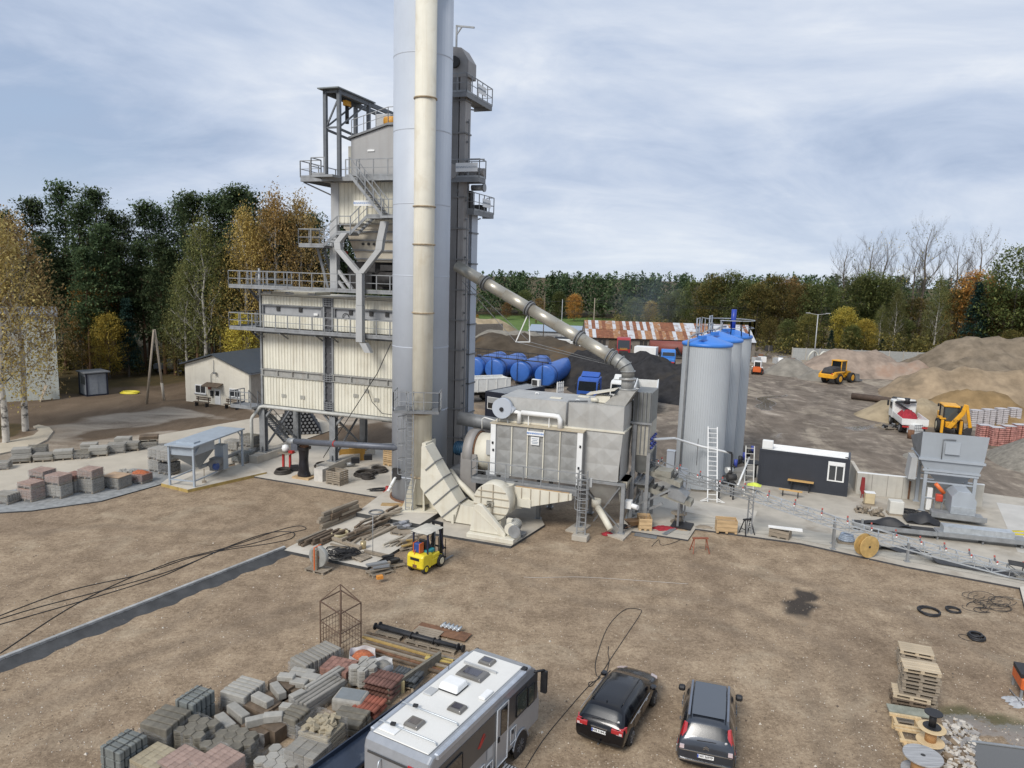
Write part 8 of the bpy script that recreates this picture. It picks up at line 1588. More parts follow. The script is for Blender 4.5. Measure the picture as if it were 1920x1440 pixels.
put(z3(1480,800),.7, 'pallet of dark mossy kerbs with torn film in the middle of the stock', 'strip', .75,.8, mossy, .1, n=4, lay=2, film_='low')
put(z4(150,930),1.25, 'tall film-wrapped stack of broken pavers beside the trailer', 'rubble', 1.15,1.0, bbeige, .15, film_=True)
put(z4(60,1090),.9, 'wrapped grey paver pallet below the tall broken paver stack', 'cube', 1.1,.9, gkerb, .1, film_=True)
put(z4(330,890),.55, 'mossy brown stepping slabs on a pallet beside the trailer', 'strip', 1.1,.95, mossy, .25, n=3, lay=2)
put(z4(545,650),.65, 'pallet of brown half-round roof tiles', 'tile', 1.15,1.0, tiler, .15, n=8)
put(z4(455,790),.55, 'pallet of red half-round roof tiles', 'tile', .9,.9, tileR, .15, n=6)
put(z4(690,605),.55, 'pallet of dark grey half-round roof tiles', 'tile', 1.1,.85, tileg, .15, n=8)
put(z4(260,565),.5, 'flat pallet of reddish paving bricks left of the octagon blocks', 'brick', 1.1,.9, bred, .2)
put(z4(425,570),.8, 'stack of pale octagonal blocks tied with black straps', 'hex', .75,.75, gpale, .1, straps=True)
put(z3(1500,570),.5, 'pallet of pale channel stones behind the loose kerbs', 'strip', .9,1.2, gpale, .3, n=4, film_=False)
t_ = put(z4(130,720),.6, 'long wrapped bundle of concrete beams in the middle of the stock', 'strip', 1.9,.75, gkerb, R(88), n=4, lay=2, film_=True)
put(z4(170,640),.62, 'long single pale concrete beams behind the wrapped beams', 'strip', 1.7,.35, gpale, R(88), n=2, lay=2)
q = G(*z4(335,760),.5); t_ = thing('concrete_basin', 'pale concrete basin with rounded corners full of water', 'basin', (q.x, q.y, 0), UA+.3); b = B()
b.box(-.55,.55,-.42,.42,0,.5); b.obj('trough', gpale, t_, bevel=.1, seg=3); bo((-.45,.45,-.32,.32,.503,.508), 'water', mat('basin_water', (.2,.22,.23),.1), t_)
bagw = mat('big_bag_white', (.6,.6,.6),.7, var=.15, scale=4, bump=.5, bscale=6)
for k, (pp, r_, h_, mtop, lab) in enumerate(((z4(410,490),.5,.55, mat('bag_orange', (.4,.12,.05),.9, var=.4, scale=10), 'open white big bag filled with broken red tiles'),(z4(540,550),.38,.6, gkerb, 'crumpled white round bag behind the roof tiles'))):
    q = G(*pp, h_); t_ = thing('big_bag', lab, 'bag', (q.x, q.y, 0),0, 'white bags'); b = B().grid(lambda u, v: ((r_*(.85+.2*v)+.05*math.sin(u*25+v*4))*math.cos(6.2832*u),(r_*(.85+.2*v)+.05*math.sin(u*19+v*6))*math.sin(6.2832*u), h_*v+.04*math.sin(u*31)*v),28,6); b.obj('fabric', bagw, t_)
    b = B().lathe([(r_*.9, h_*.6),(r_*.6, h_*.92),(.01, h_*1.02)], 16, cap=False); b.obj('contents', mtop, t_)
kb = [((1375,645),.85,.3,.28,-.9,.3),((1275,705),.8,.34,.26,-.55,.45),((1120,785),1.0,.32,.3,-.72,.3),((1035,850),.9,.34,.3,-.75,.25),((1270,830),1.0,.26,.28,.45,.45),((1345,815),.6,.3,.26,.2,.5),((1440,760),.55,.3,.2,-.2,.35),((1500,680),.55,.28,.34,.9,.3),((1430,565),.6,.32,.2,-.1,.5),((1510,600),.6,.34,.2,-.2,.4),((1590,570),.62,.4,.22,-.3,.4)]
for k, (pp, l_, w_, h_, rz_, z_) in enumerate(kb):
    q = G(*z3(*pp), z_+h_); b = B().box(-l_/2, l_/2,-w_/2, w_/2,0, h_); o = b.obj('loose_kerb', gpale, None, (q.x, q.y, z_), rz_, bevel=.025); tag(o, ['pale kerb stone lying askew above the wrapped pale kerb pallet', 'short pale kerb with a curved end beside the dark pallet gap', 'mossy-edged loose kerb between the wrapped pale kerbs and octagon slabs', 'broad loose kerb beside the octagonal slabs', 'long loose kerb pointing to the centre of the stock', 'short stubby loose kerb beside the long one', 'small loose channel stone near the dark mossy kerbs', 'curved loose kerb standing near the concrete beams', 'flat grey cap stone behind the curved kerb', 'pale hollow stone beside the flat cap stone', 'square pale slab stone below the wrapped kerb row'][k], 'kerb stone', 'loose kerb stones')
    if z_ > .22: b = B().box(-.5,.5,-.4,.4,0, z_-.004); o2 = b.obj('support_pallet', woodD, None, (q.x, q.y, 0), UA); tag(o2, ['timber bed under the askew pale kerb', 'timber bed under the curved-end kerb', 'timber bed under the mossy-edged kerb', 'timber bed under the broad kerb', 'timber bed under the long pointing kerb', 'timber bed under the stubby kerb', 'timber bed under the small channel stone', 'timber bed under the curved kerb', 'timber bed under the flat cap stone', 'timber bed under the hollow stone', 'timber bed under the square slab stone'][k], 'timber', 'timber beds under loose stones')
for k, (pp, lab) in enumerate(((z3(1240,770), 'empty pallet in the gap between loose kerbs'),(z3(720,1000), 'pale wooden pallet edge under the octagonal slabs'),(z3(1330,900), 'broken pallet with straw in the middle of the stock'))): q = G(*pp); pallet(q, UA+.2*k, lab, 'empty pallets in the stock', woodO)
# ------------------------------------------------------------------ pallet stacks and drums at the lower right
def palstack(A, Bp, n, txt, seed, m=woodO, grp='empty pallets stacked at the lower right', z00=0):
    A = G(*A); Bp = G(*Bp); d = Bp-A; rz = math.atan2(d.y, d.x); c = (A+Bp)/2+V((-math.sin(rz), math.cos(rz),0))*.4; rr = random.Random(seed)
    for k in range(n):
        m_ = m if k < n-1 else mat('pale_pallet_wood', (.48,.39,.27),.85, var=.2, scale=3, anis=(.4,5,5), rnd=.15)
        pallet(c+V((rr.uniform(-.05,.05), rr.uniform(-.05,.05), z00+.146*k)), rz+rr.uniform(-.05,.05), f'{txt}, {["lowest", "second", "third", "fourth", "fifth", "sixth", "seventh", "eighth", "ninth", "tenth", "eleventh"][k] if k < n-1 else "topmost"} of the stack', grp, m_)
palstack((1686,1257),(1748,1270), 6,'weathered pallet in the stack farther from the drums', 3)
palstack((1682,1327),(1757,1343), 11,'weathered pallet in the tall stack next to the drums', 4)
palstack((1672,1330),(1745,1345),4, 'dark pallet in the low stack hidden behind the tall one', 5, woodD)
q = G(1708,1352); pallet(q, R(-14), 'grey weathered pallet under a green board beside the black spool', 'empty pallets stacked at the lower right'); b = B().box(-.75,.75,-.25,.25,0,.05); o = b.obj('green_board', mat('green_grey_board', (.27,.28,.23),.85, var=.25), None, G(1708,1335,.2), R(-14)); tag(o, 'grey-green board lying on the pallet beside the spools', 'board')
cf = thing('crate_frame', 'pale new wooden crate frame under the plywood cable drum', 'frame', G(1722,1432), R(75)); nw = mat('new_wood', (.58,.43,.24),.75, var=.18, scale=3, anis=(.4,5,5))
for y in (-.35,.35): bo((-.5,2.0, y-.05, y+.05,.3,.42), 'rail', nw, cf)
for x in (-.4,.35,1.0,1.2,1.85): bo((x, x+.11,-.5,.5,.42,.5), 'cross_slat', nw, cf)
for x in (0,1.8):
    for y in (-.35,.35): bo((x, x+.1, y-.05, y+.05,0,.3), 'foot', nw, cf)
q = G(1744,1390,.5); drum('plywood cable drum with a cardboard core on the crate frame', (q.x, q.y, .5),.42,.5,.17, mat('plywood_pale', (.62,.47,.27),.7, var=.1), mat('cardboard_core', (.5,.28,.12),.8), th=.03, hole=False)
drum('black plastic spool standing on the plywood cable drum', (q.x+.02, q.y+.03,1.0),.27,.5,.11, black, th=.03, hole=False)
q = G(1722,1440,.35); drum('big grey weathered cable drum at the lower picture edge', (q.x, q.y-.15,.3),.56,.6,.3, mat('grey_drum_wood', (.33,.33,.33),.85, var=.3, scale=3, anis=(.4,6,1)), mat('cardboard_core', (.5,.28,.12)))
b = B().beam(G(1748,1440,.4), G(1748,1375,.4),.1,.06); o = b.obj('timber_strip', nw); tag(o, 'long new wooden slat lying right of the crate frame', 'slat')
# rubble heap beside the puddle
rr = random.Random(31); b = B(); poly_ = [(1752,1440),(1755,1388),(1790,1358),(1812,1395),(1835,1425),(1835,1445)]
cx_ = G(1790,1412)
for k in range(520):
    x, y = rr.uniform(1745,1850), rr.uniform(1345,1450)
    if (x-1792)**2/48**2+(y-1412)**2/60**2 > 1.05: continue
    e = max(0,1-((x-1792)/50)**2-((y-1412)/62)**2); p = G(x, y); s = rr.uniform(.03,.11)*(1+.6*(rr.random() < .12)); M_ = Matrix.Rotation(rr.uniform(0,3),3, 'Z') @ Matrix.Rotation(rr.uniform(-.8,.8),3, 'X'); b.mt(rr.choice((0,0,1,2))); b.cbox((p.x-cx_.x, p.y-cx_.y, .25*e+s*.3),(s*1.5, s, s*.7), M=M_)
o = b.obj('rubble', [mat('rubble_pale', (.5,.46,.4),.9, var=.2), mat('rubble_brown', (.24,.18,.12),.9, var=.2), mat('rubble_grey', (.33,.31,.29),.9, var=.2)], None, cx_); tag(o, 'heap of broken concrete rubble right of the cable drums', 'rubble', kind='stuff')
heap('soil_mound', 'low soil mound under the concrete rubble', [(cx_.x, cx_.y, .28,.5,.3,1.2)], mat('soil', (.14,.1,.065),.95, var=.3, scale=6, bump=.6),.12,33,.05, 'soil')
b = B().box(-1.6,1.6,-.05,.05,.1,.22); o = b.obj('steel_channel', galv, None, G(1880,1408), R(-10)); tag(o, 'galvanised steel channel lying in the wet patch', 'channel')
b = B().box(-1.3,1.3,-.9,.9,.16,.19); o = b.obj('glass_panel', glassmat('clear_panel', (.07,.065,.055), .25), None, G(1900,1437), R(-10)); tag(o, 'large dull glass panel lying in the lower right corner', 'panel')
for k, (pp, lab) in enumerate((((1900,1312), 'crumpled grey sheet near the right edge above the wet patch'),((1912,1322), 'second crumpled grey sheet nearer the right edge'))): blob('plastic_sheet', lab, 'sheet', G(*pp),.35,.2,.1, mat('sheet_grey', (.4,.41,.42),.5, var=.2), 'crumpled sheets', 20+k)
b = B().beam(G(1893,1292,.1), G(1918,1322,.1),.03); o = b.obj('steel_rod', galvD); tag(o, 'thin steel rod on the ground beside the crumpled sheets', 'rod')
bw = thing('orange_machine', 'orange and grey machine cut by the right picture edge', 'machine', G(1926,1300), R(70)); bo((-.6,.6,-.4,.4,.35,.8), 'body', orng, bw, bevel=.05); bo((-.5,.5,-.42,.42,.8,.95), 'hood', black, bw)
for x in (-.5,.5): b = B().box(x-.04, x+.04,-.38,-.3,0,.35).box(x-.04, x+.04,.3,.38,0,.35); b.obj('leg', galv, bw)
# ------------------------------------------------------------------ cables and hoses on the gravel
def cable(lab, pts, r=.018, m=black, name='ground_cable', z=.02, closed=False, grp='cables on the gravel', cat='cable', n=60):
    P_ = [G(x, y, z) for x, y in pts]; b = B().tube([cr(P_, min(.9999, k/n)) for k in range(n+1)], r, 6); o = b.obj(name, m); return tag(o, lab, cat, grp)
cable('thin black cable from the lower edge past the black car ending in a loop', [(985,1440),(1020,1385),(1065,1330),(1105,1285),(1125,1270),(1118,1265),(1118,1235),(1140,1175),(1172,1143),(1200,1143),(1200,1152),(1175,1190),(1145,1235),(1128,1262),(1112,1283),(1105,1287),(1104,1280),(1112,1278)], .014, n=160)
cable('short cable loop with a pale plug next to the long black cable', [(1141,1212),(1140,1225),(1142,1240),(1136,1265),(1128,1272)], .014)
cable('thick dark hose running in from the left edge and looping before the timber pad', [(-40,1170),(120,1110),(250,1080),(300,1062),(340,1048),(430,1025),(520,995),(560,986),(573,992),(540,1000),(470,1020),(420,1030),(320,1070),(200,1105),(60,1142),(-60,1180)], .022, n=140)
cable('second dark hose looping lower in front of the timber pad', [(-40,1182),(150,1128),(290,1085),(350,1060),(420,1028),(500,1000),(548,998),(545,1010),(500,1020),(430,1030),(360,1045),(300,1065),(240,1085),(130,1140),(0,1225)], .022, n=140)
cable('pale chalk-like string line on the gravel in front of the fan', [(982,1082),(1010,1083),(1090,1082),(1190,1088),(1290,1095)], .014, mat('pale_string', (.42,.38,.34),.9))
cable('dark cable ends near the slab corner', [(1222,1024),(1235,1012),(1240,1022),(1262,1018),(1290,1005)], .014)
def ringcoil(lab, pp, r, tube=.05, n=3, m=black, z=0, squash=1.0, name='hose_coil', grp='coils on the ground'):
    p = G(*pp, z); b = B()
    for k in range(n): b.tube([((r+.05*math.sin(k*2.1))*math.cos(a)+.04*k, squash*(r+.05*math.cos(k))*math.sin(a), tube+tube*1.3*k) for a in [j*.4189 for j in range(15)]], tube, 6, True)
    o = b.obj(name, m, None, p, RN.uniform(0,3)); return tag(o, lab, 'coil', grp)
ringcoil('large black tyre-like hose ring on the gravel above the pallet stacks', (1743,1149),.42,.045,2); ringcoil('smaller black hose ring right of the large one', (1788,1146),.27,.035,2); ringcoil('black hose coil below the cable tangle at the right', (1832,1198),.28,.05,3); ringcoil('thin wire loop beside the black hose coil', (1812,1196),.26,.012,1)
b = B()
for k in range(16): c0 = G(1862+RN.uniform(-38,40),1135+RN.uniform(-22,14)); a0 = RN.uniform(0,6); rr2 = RN.uniform(.3,.9); b.tube([(c0.x+rr2*math.cos(a0+j*.35), c0.y+rr2*.7*math.sin(a0+j*.35*(1+.1*k % .3)),.02+.01*k) for j in range(14)], .012,5)
o = b.obj('cable_tangle', black); tag(o, 'tangle of thin wires on the gravel near the slab corner', 'wire', kind='stuff')
cable('brown pole lying at the right edge beyond the wire tangle', [(1888,1120),(1905,1124),(1930,1130)], .05, woodO)
# ------------------------------------------------------------------ timber pad
rr = random.Random(44); zt0 = .17
def timber(n, A, Bq, spread, th, L_, dirdeg, lab, grp, mats, layers=3):
    a, c = G(*A, zt0), G(*Bq, zt0)
    for k in range(n):
        f = (k % max(1, n//layers))/max(1, n//layers-1); p = a.lerp(c, f); z = zt0+th*(k//max(1, n//layers))+.01; dz = R(dirdeg+rr.uniform(-4,4)*spread); l_ = L_*rr.uniform(.75,1.1); b = B().box(-l_/2, l_/2,-th*.55, th*.55,0, th*rr.uniform(.75,1)); o = b.obj('timber_beam', rr.choice(mats), None, (p.x+rr.uniform(-.08,.08)*spread, p.y+rr.uniform(-.08,.08)*spread, z), dz, bevel=.008); tag(o, lab, 'timber', grp)
timber(15,(622,985),(655,972),.8,.19,1.9,62, 'squared timber in the neat stack at the near edge of the gravel on the pad', 'timbers of the neat stack', [woodO, woodD, woodO], 4)
timber(8,(585,1012),(628,1010),.6,.15,2.6,62, 'long timber lying at the outer edge of the pad', 'long timbers at the pad edge', [woodO, woodD], 2)
timber(40,(664,1012),(735,968),5,.13,1.5,58, 'old railway-like timber in the big jumbled heap on the pad', 'timbers of the jumbled heap', [woodO, woodD, woodO], 4)
timber(9,(688,1003),(720,1000),1.5,.14,2.4,58, 'long pole-like beam in front of the jumbled heap', 'long beams before the heap', [woodO], 1)
timber(14,(742,1018),(765,1010),4,.11,1.5,55, 'short plank in the small heap beside the forklift', 'planks beside the forklift', [woodO, mat('pale_plank', (.42,.38,.31),.85, var=.2)], 2)
for k, (A, Bq, th) in enumerate((((612,1005),(676,1027),.16),((684,1033),(728,1043),.14),((620,1020),(650,1027),.1))): p, q = G(*A, .3), G(*Bq, .3); b = B().beam(p, q, th*1.2, th); o = b.obj('timber_beam', woodO, None); tag(o, ['long single beam lying across the pad', 'single beam lying near the paint tin', 'short board left of the cable tangle'][k], 'timber')
ringcoil('pale yellowish hose coil beside the neat timber stack', (638,1008),.5,.05,4, mat('hose_beige', (.42,.36,.22),.6), zt0)
b = B()
for k in range(34): a0 = rr.uniform(0,6); rr2 = rr.uniform(.2,.75); ox, oy = rr.uniform(-.35,.35), rr.uniform(-.2,.2); b.tube([(ox+rr2*math.cos(a0+j*.45)*1.2, oy+rr2*.6*math.sin(a0+j*.45),.03+.012*k+.03*math.sin(j*1.3+k)) for j in range(14)], .018,5)
o = b.obj('cable_tangle', black, None, G(643,1044, zt0)); tag(o, 'big tangle of black cable at the front corner of the pad', 'cable', kind='stuff')
q = G(681,1028, zt0); b = B().cyl((0,0,0),(0,0,.38),.16, n=16); o = b.obj('paint_tin', mat('tin_gold', (.4,.32,.18),.4,.4), None, q); tag(o, 'gold coloured tin standing on the pad', 'tin')
q = G(699,1042,.16); b = B().cyl((0,0,0),(0,0,2.2),.018, n=6); o = b.obj('thin_rod', galv, None, q); tag(o, 'thin upright steel rod on the timber pad', 'rod')
for k, (A, lab) in enumerate((((672,1045), 'weathered plank pallet lying by the cable tangle'),)): q = G(*A, zt0); pallet(q, R(-35), lab, 'pallets around the timber pad', woodO, (0, R(6)))
pl_ = [((598,1070), R(-25), 'pallet carrying the upright grey wheel'),((712,1075), R(40), 'pallet with steel scrap and an orange block'),((735,1062), R(30), 'pallet with black profiles behind the scrap'),((755,1000), R(-20), 'pallet with foil-wrapped parts behind the forklift roof'),((765,1028), R(30), 'pallet with ochre boards beside the forklift')]
for p, rz_, lab in pl_: pallet(G(*p) if p[1] != 1000 else G(*p, .17), rz_, lab, 'pallets around the timber pad')
q = G(598,1070); wt = thing('grinding_wheel', 'upright grey wheel held by an orange strap on a pallet', 'wheel', (q.x, q.y, .145), R(-25)); bc(((0,-.12,.62),(0,.12,.62),.55, {'n':28}), 'disc', mat('wheel_grey', (.3,.3,.28),.7, var=.2), wt, bevel=.03); bo((-.2,.1,-.3,-.14,0,1.0), 'wooden_prop', woodO, wt); b = B().box(-.05,.01,-.33,-.31,-.02,1.15).box(-.05,.01,-.33,.2,1.15,1.18); b.obj('orange_strap', orng, wt); bc(((0,-.125,.62),(0,-.16,.62),.14, {'n':16}), 'hub', rust, wt)
for j, (p, mm) in enumerate((((712,1075), [galv, galvD, woodO]),((735,1062), [black, dark, black]),((755,1000), [mat('foil_grey', (.4,.41,.44),.4,.2, var=.3, scale=5), galvD]),((765,1028), [mat('ochre_board', (.36,.24,.08)), woodO]))):
    q = G(*p); 
    for k in range(7): b = B().cbox((0,0,0),(rr.uniform(.35,1.1), rr.uniform(.08,.28), rr.uniform(.04,.14)), rr.uniform(-.3,.3)); o = b.obj('scrap_piece', mm[k % len(mm)], None, (q.x+rr.uniform(-.25,.25), q.y+rr.uniform(-.25,.25),.22+.04*k+(.17 if p[1] == 1000 else 0)), R(30)); tag(o, ['steel scrap piece on the pallet with the orange block', 'black profile on the pallet behind the scrap', 'foil-wrapped part on the pallet behind the forklift', 'ochre board on the pallet beside the forklift'][j], 'scrap', ['scrap on the orange-block pallet', 'black profiles on a pallet', 'foil-wrapped parts', 'ochre boards on a pallet'][j])
q = G(712,1082,.3); b = B().cbox((0,0,0),(.3,.22,.16),.5); o = b.obj('orange_block', mat('block_orange', (.62,.25,.04),.6), None, q); tag(o, 'small orange block on the scrap pallet', 'block')
# ------------------------------------------------------------------ things under the tower
zz = .1
crate('slatted grey crate standing alone on the front of the tower pad', (611,907),(637,912),.95,1.0, woodO, 6, zz, 'slatted_crate', 'slatted crates', .05)
crate('slatted crate with a lid between the tower and the silo', (718,872),(738,876),.9,1.3, wood, 7, zz, 'slatted_crate', 'slatted crates', .04)
crate('slatted crate behind the ochre sheet under the tower', (654,858),(676,862),.8,1.2, wood, 6, zz, 'slatted_crate', 'slatted crates', .04)
b = B().box(0,2.0,0,.05,0,1.0); o = b.obj('ochre_sheet', mat('ochre_panel', (.36,.2,.04),.7, var=.2), None, G(636,866,.1), R(20)); tag(o, 'ochre steel sheet leaning beside the tower leg', 'sheet')
t_ = thing('wrapped_machine', 'tall machine wrapped in black foil on a pallet under the tower', 'machine', G(570,896, zz), R(-20)); b = B().grid(lambda u, v: ((.42-.1*math.sin(v*3)+.1*(v < .12))*math.cos(6.2832*u)*(1+.05*math.sin(u*19+v*8)),(.35+.04*math.sin(v*7))*math.sin(6.2832*u)*(1+.06*math.sin(u*23)),.15+2.1*v),20,12); b.box(-.45,.35,-.4,.4,2.1,2.3); b.obj('black_foil', mat('black_foil', (.012,.012,.016),.3, var=.3, coat=.3), t_); bo((-.7,.7,-.45,.45,0,.14), 'pallet_base', wood, t_); bo((-.2,.3,-.2,.2,2.3,2.45), 'machine_top', rust, t_)
t_ = thing('work_stand', 'red-legged steel stand carrying a white round vessel', 'stand', G(538,880, zz), R(-20)); 
for x in (-.3,.3): bo((x-.07, x+.07,-.07,.07,0,1.25), 'leg', redm, t_)
bo((-.55,.55,-.35,.35,1.25,1.32), 'table_top', woodO, t_); b = B().lathe([(.01,1.32),(.22,1.4),(.28,1.6),(.22,1.82),(.01,1.9)], 16,(-.1,0,0), cap=False); b.obj('vessel', white, t_); bo((.3,.65,-.2,.1,1.32,1.5), 'red_tool', redm, t_)
for k, (pp, r_, lab) in enumerate((((530,887),.6, 'cable coil in front of the red-legged stand'),((605,875),.62, 'dark coil behind the tall wrapped machine'),((683,891),.75, 'big cable coil on a pallet right of the slatted crate'),((712,884),.6, 'cable coil nearest the silo under the tower'),((690,897),.45, 'small cable coil in front of the big coil'))): ringcoil(lab, pp, r_, .05,4, mat('coil_dark', (.05,.042,.035),.6), zz, .9, grp='cable coils under the tower')
b = B().box(-.35,.35,-.4,.4,0,.9); o = b.obj('white_box', mat('off_white_box', (.55,.52,.47),.7), None, G(603,900, zz), R(-20)); tag(o, 'off-white box beside the slatted grey crate', 'box')
for k, (pp, lab) in enumerate((((552,882), 'black toolbox left of the wrapped machine'),((666,868), 'black bucket on the footing beam'),((690,862), 'dark motor unit on the far footing beam'))): b = B().cbox((0,0,.2),(.6,.4,.4)); o = b.obj('dark_box', black, None, G(*pp, .15 if k == 0 else .7),.3, bevel=.03); tag(o, lab, 'box', 'dark boxes under the tower')
b = B().cyl((0,0,0),(.6,.2,.06),.16, n=12); o = b.obj('silver_motor', galv, None, G(650,871,.3),0); tag(o, 'silver motor lying at the second tower leg', 'motor')
q = G(726,925, zz); b = B().lathe([(.26,0),(.28,.1),(.12,.22),(.12,.5)], 16); o = b.obj('red_pump', redm, None, q); tag(o, 'red based pump at the foot of the silo', 'pump')
b = B()
for k in range(6): b.tube([(.4*math.cos(k+j*.5)*(1+.1*j),.3*math.sin(k+j*.6),.04+.02*k) for j in range(12)], .02,5)
o = b.obj('hose_tangle', black, None, G(712,920, zz)); tag(o, 'tangle of thin hoses at the red pump', 'hose', kind='stuff')
ringcoil('grey hose coil on the raised stack pad', (705,962),.4,.03,2, galvD, .42)
# ------------------------------------------------------------------ trees
def leafmat(name, cols, rnd=.25):
    m = bpy.data.materials.new(name); m.use_nodes = True; t = m.node_tree; b = t.nodes['Principled BSDF']; b.inputs['Roughness'].default_value = .75; b.inputs['Specular IOR Level'].default_value = .15
    tcn = t.nodes.new('ShaderNodeTexCoord'); oi = t.nodes.new('ShaderNodeObjectInfo'); n = t.nodes.new('ShaderNodeTexNoise'); n.inputs['Scale'].default_value = .55; n.inputs['Detail'].default_value = 3; t.links.new(tcn.outputs['Object'], n.inputs['Vector'])
    g = t.nodes.new('ShaderNodeNewGeometry'); f = mth('ADD', mth('MULTIPLY', n.outputs['Fac'], .6, tree=t), mth('MULTIPLY', g.outputs['Random Per Island'], .4, tree=t), tree=t)
    c = ramp(t, f, [(.28, cols[0]),(.5, cols[1]),(.72, cols[2])]); hs = t.nodes.new('ShaderNodeHueSaturation'); t.links.new(c, hs.inputs['Color'])
    t.links.new(mth('ADD', mth('MULTIPLY', oi.outputs['Random'], rnd*2, tree=t),1-rnd, tree=t), hs.inputs['Value']); t.links.new(mth('ADD', mth('MULTIPLY', oi.outputs['Random'], .03, tree=t),.485, tree=t), hs.inputs['Hue'])
    hs.inputs['Saturation'].default_value = .95; gn = t.nodes.new('ShaderNodeMixRGB'); gn.blend_type = 'MULTIPLY'; gn.inputs[0].default_value = 1; gn.inputs[2].default_value = (2.0,2.0,2.0,1); t.links.new(hs.outputs[0], gn.inputs[1]); hs = gn; t.links.new(hs.outputs[0], b.inputs['Base Color'])
    tr = t.nodes.new('ShaderNodeBsdfTranslucent'); t.links.new(hs.outputs[0], tr.inputs[0]); mx_ = t.nodes.new('ShaderNodeMixShader'); mx_.inputs[0].default_value = .4; t.links.new(b.outputs[0], mx_.inputs[1]); t.links.new(tr.outputs[0], mx_.inputs[2]); t.links.new(mx_.outputs[0], t.nodes['Material Output'].inputs[0]); return m
LM = {'pine': leafmat('pine_needles', [(.018,.03,.014),(.042,.062,.027),(.078,.098,.042)]), 'birch': leafmat('birch_leaves', [(.14,.105,.036),(.22,.165,.058),(.29,.225,.088)]), 'birchbrown': leafmat('brown_birch_leaves', [(.125,.085,.026),(.2,.135,.04),(.26,.18,.06)]), 'birchgreen': leafmat('green_birch_leaves', [(.045,.052,.018),(.08,.08,.026),(.13,.12,.042)]), 'oak': leafmat('oak_leaves', [(.045,.045,.014),(.09,.08,.022),(.16,.12,.032)]), 'orange': leafmat('orange_leaves', [(.15,.07,.015),(.26,.125,.025),(.33,.18,.04)]), 'yellow': leafmat('yellow_leaves', [(.13,.11,.018),(.24,.18,.03),(.32,.24,.045)]), 'green': leafmat('green_leaves', [(.035,.048,.015),(.07,.085,.026),(.12,.125,.04)]), 'brown': leafmat('brown_leaves', [(.08,.048,.02),(.14,.08,.03),(.2,.12,.045)]), 'spruce': leafmat('spruce_needles', [(.008,.022,.018),(.02,.045,.036),(.04,.07,.055)])}
barkP = mat('pine_bark', (.15,.085,.05),.95, var=.35, scale=2); barkB = mat('birch_bark', (.5,.47,.42),.85, var=.2, scale=1.5, patch=.9, pcol=(.045,.04,.036), pscale=1.7, pth=.5); barkD = mat('grey_bark', (.13,.11,.09),.95, var=.3, scale=2)
def leaf(vs, fs, c, s, rr, droop=0):
    a = V((rr.gauss(0,1), rr.gauss(0,1), rr.gauss(0,.7)-droop)).normalized(); x, y = perp(a); w_ = s*rr.uniform(.35,.6); k = len(vs); vs += [c-a*s*.5, c+x*w_*.5, c+a*s*.5, c-x*w_*.5]; fs.append((k, k+1, k+2, k+3))
def crownmesh(kind, H, Rr, seed, nclump, per, ls, base=.25):
    rr = random.Random(seed); vs, fs = [], []
    for i in range(nclump):
        t = rr.random()**.85; z = H*(base+(1-base)*t); a0 = rr.uniform(0,6.28)
        if kind == 'pine': rad = Rr*(1.03-t)**.9*(1.25 if rr.random() < .3 else .85); 
        elif kind == 'spruce': rad = Rr*(1.02-t)
        elif kind == 'birch': rad = Rr*math.sin(math.pi*min(1,(.12+.88*t)))**.6*(.95-.45*t)
        else: rad = Rr*math.sqrt(max(.02,1-(2*t-.9)**2/1.25))
        a = rr.uniform(0,6.283); q = math.sqrt(rr.uniform(.12,1)) if kind != 'pine' else rr.uniform(.35,1); c = V((math.cos(a)*rad*q, math.sin(a)*rad*q, z))
        cs_ = {'pine': (1.05,1.05,.5), 'spruce': (.7,.7,.3), 'birch': (.5,.5,1.25)}.get(kind, (.85,.85,.6)); cs_ = [x*(.7+.6*rr.random())*Rr/3.2 for x in cs_]
        for j in range(per): d = V((rr.gauss(0,.5)*cs_[0], rr.gauss(0,.5)*cs_[1], rr.gauss(0,.5)*cs_[2]-(.25*cs_[2]*rr.random() if kind == 'birch' else 0))); leaf(vs, fs, c+d, ls*rr.uniform(.45,1.6), rr, 1.4 if kind == 'birch' else 0)
    me = bpy.data.meshes.new('crown'); me.from_pydata([tuple(v) for v in vs], [], fs); return me
def woodmesh(kind, H, Rr, seed, r0, nb, base=.25, twig=2):
    rr = random.Random(seed); b = B(); n = 7; P = [V((rr.uniform(-.02,.02)*H*(k/n), rr.uniform(-.02,.02)*H*(k/n), H*.97*k/n)) for k in range(n+1)]
    for k in range(n): b.cyl(P[k], P[k+1], r0*(1-.93*k/n), r0*(1-.93*(k+1)/n), n=7, cap=False)
    def br(p, d, l_, r, dep):
        q = p; d = d.normalized(); m = 3
        for s in range(m):
            e = q+d*(l_/m); b.cyl(q, e, r*(1-s/m*.6), r*(1-(s+1)/m*.6), n=3, cap=False); q = e; d = (d+V((rr.uniform(-.25,.25), rr.uniform(-.25,.25), rr.uniform(-.05,.3) if kind != 'birchd' else rr.uniform(-.3,.1)))).normalized()
            if dep > 0:
                for _ in range(2): br(q, d+V((rr.uniform(-.8,.8), rr.uniform(-.8,.8), rr.uniform(-.1,.7))), l_*.5, r*.45, dep-1)
    for i in range(nb):
        t = base+(1-base)*(i+.5)/nb*.93; k = min(n-1, int(t*n)); p = P[k].lerp(P[k+1], t*n-k); a = i*2.4+rr.uniform(-.5,.5); up = {'bare': 1.1, 'birch': 1.3, 'pine': .12}.get(kind, .6); br(p, V((math.cos(a), math.sin(a), up)), Rr*(1.05-.6*t)*(1.1 if kind == 'bare' else .85), r0*.36*(1.05-t), twig)
    o = b.obj('tmp', barkD); me = o.data; me.materials.clear(); bpy.data.objects.remove(o); return me
PRO = {}
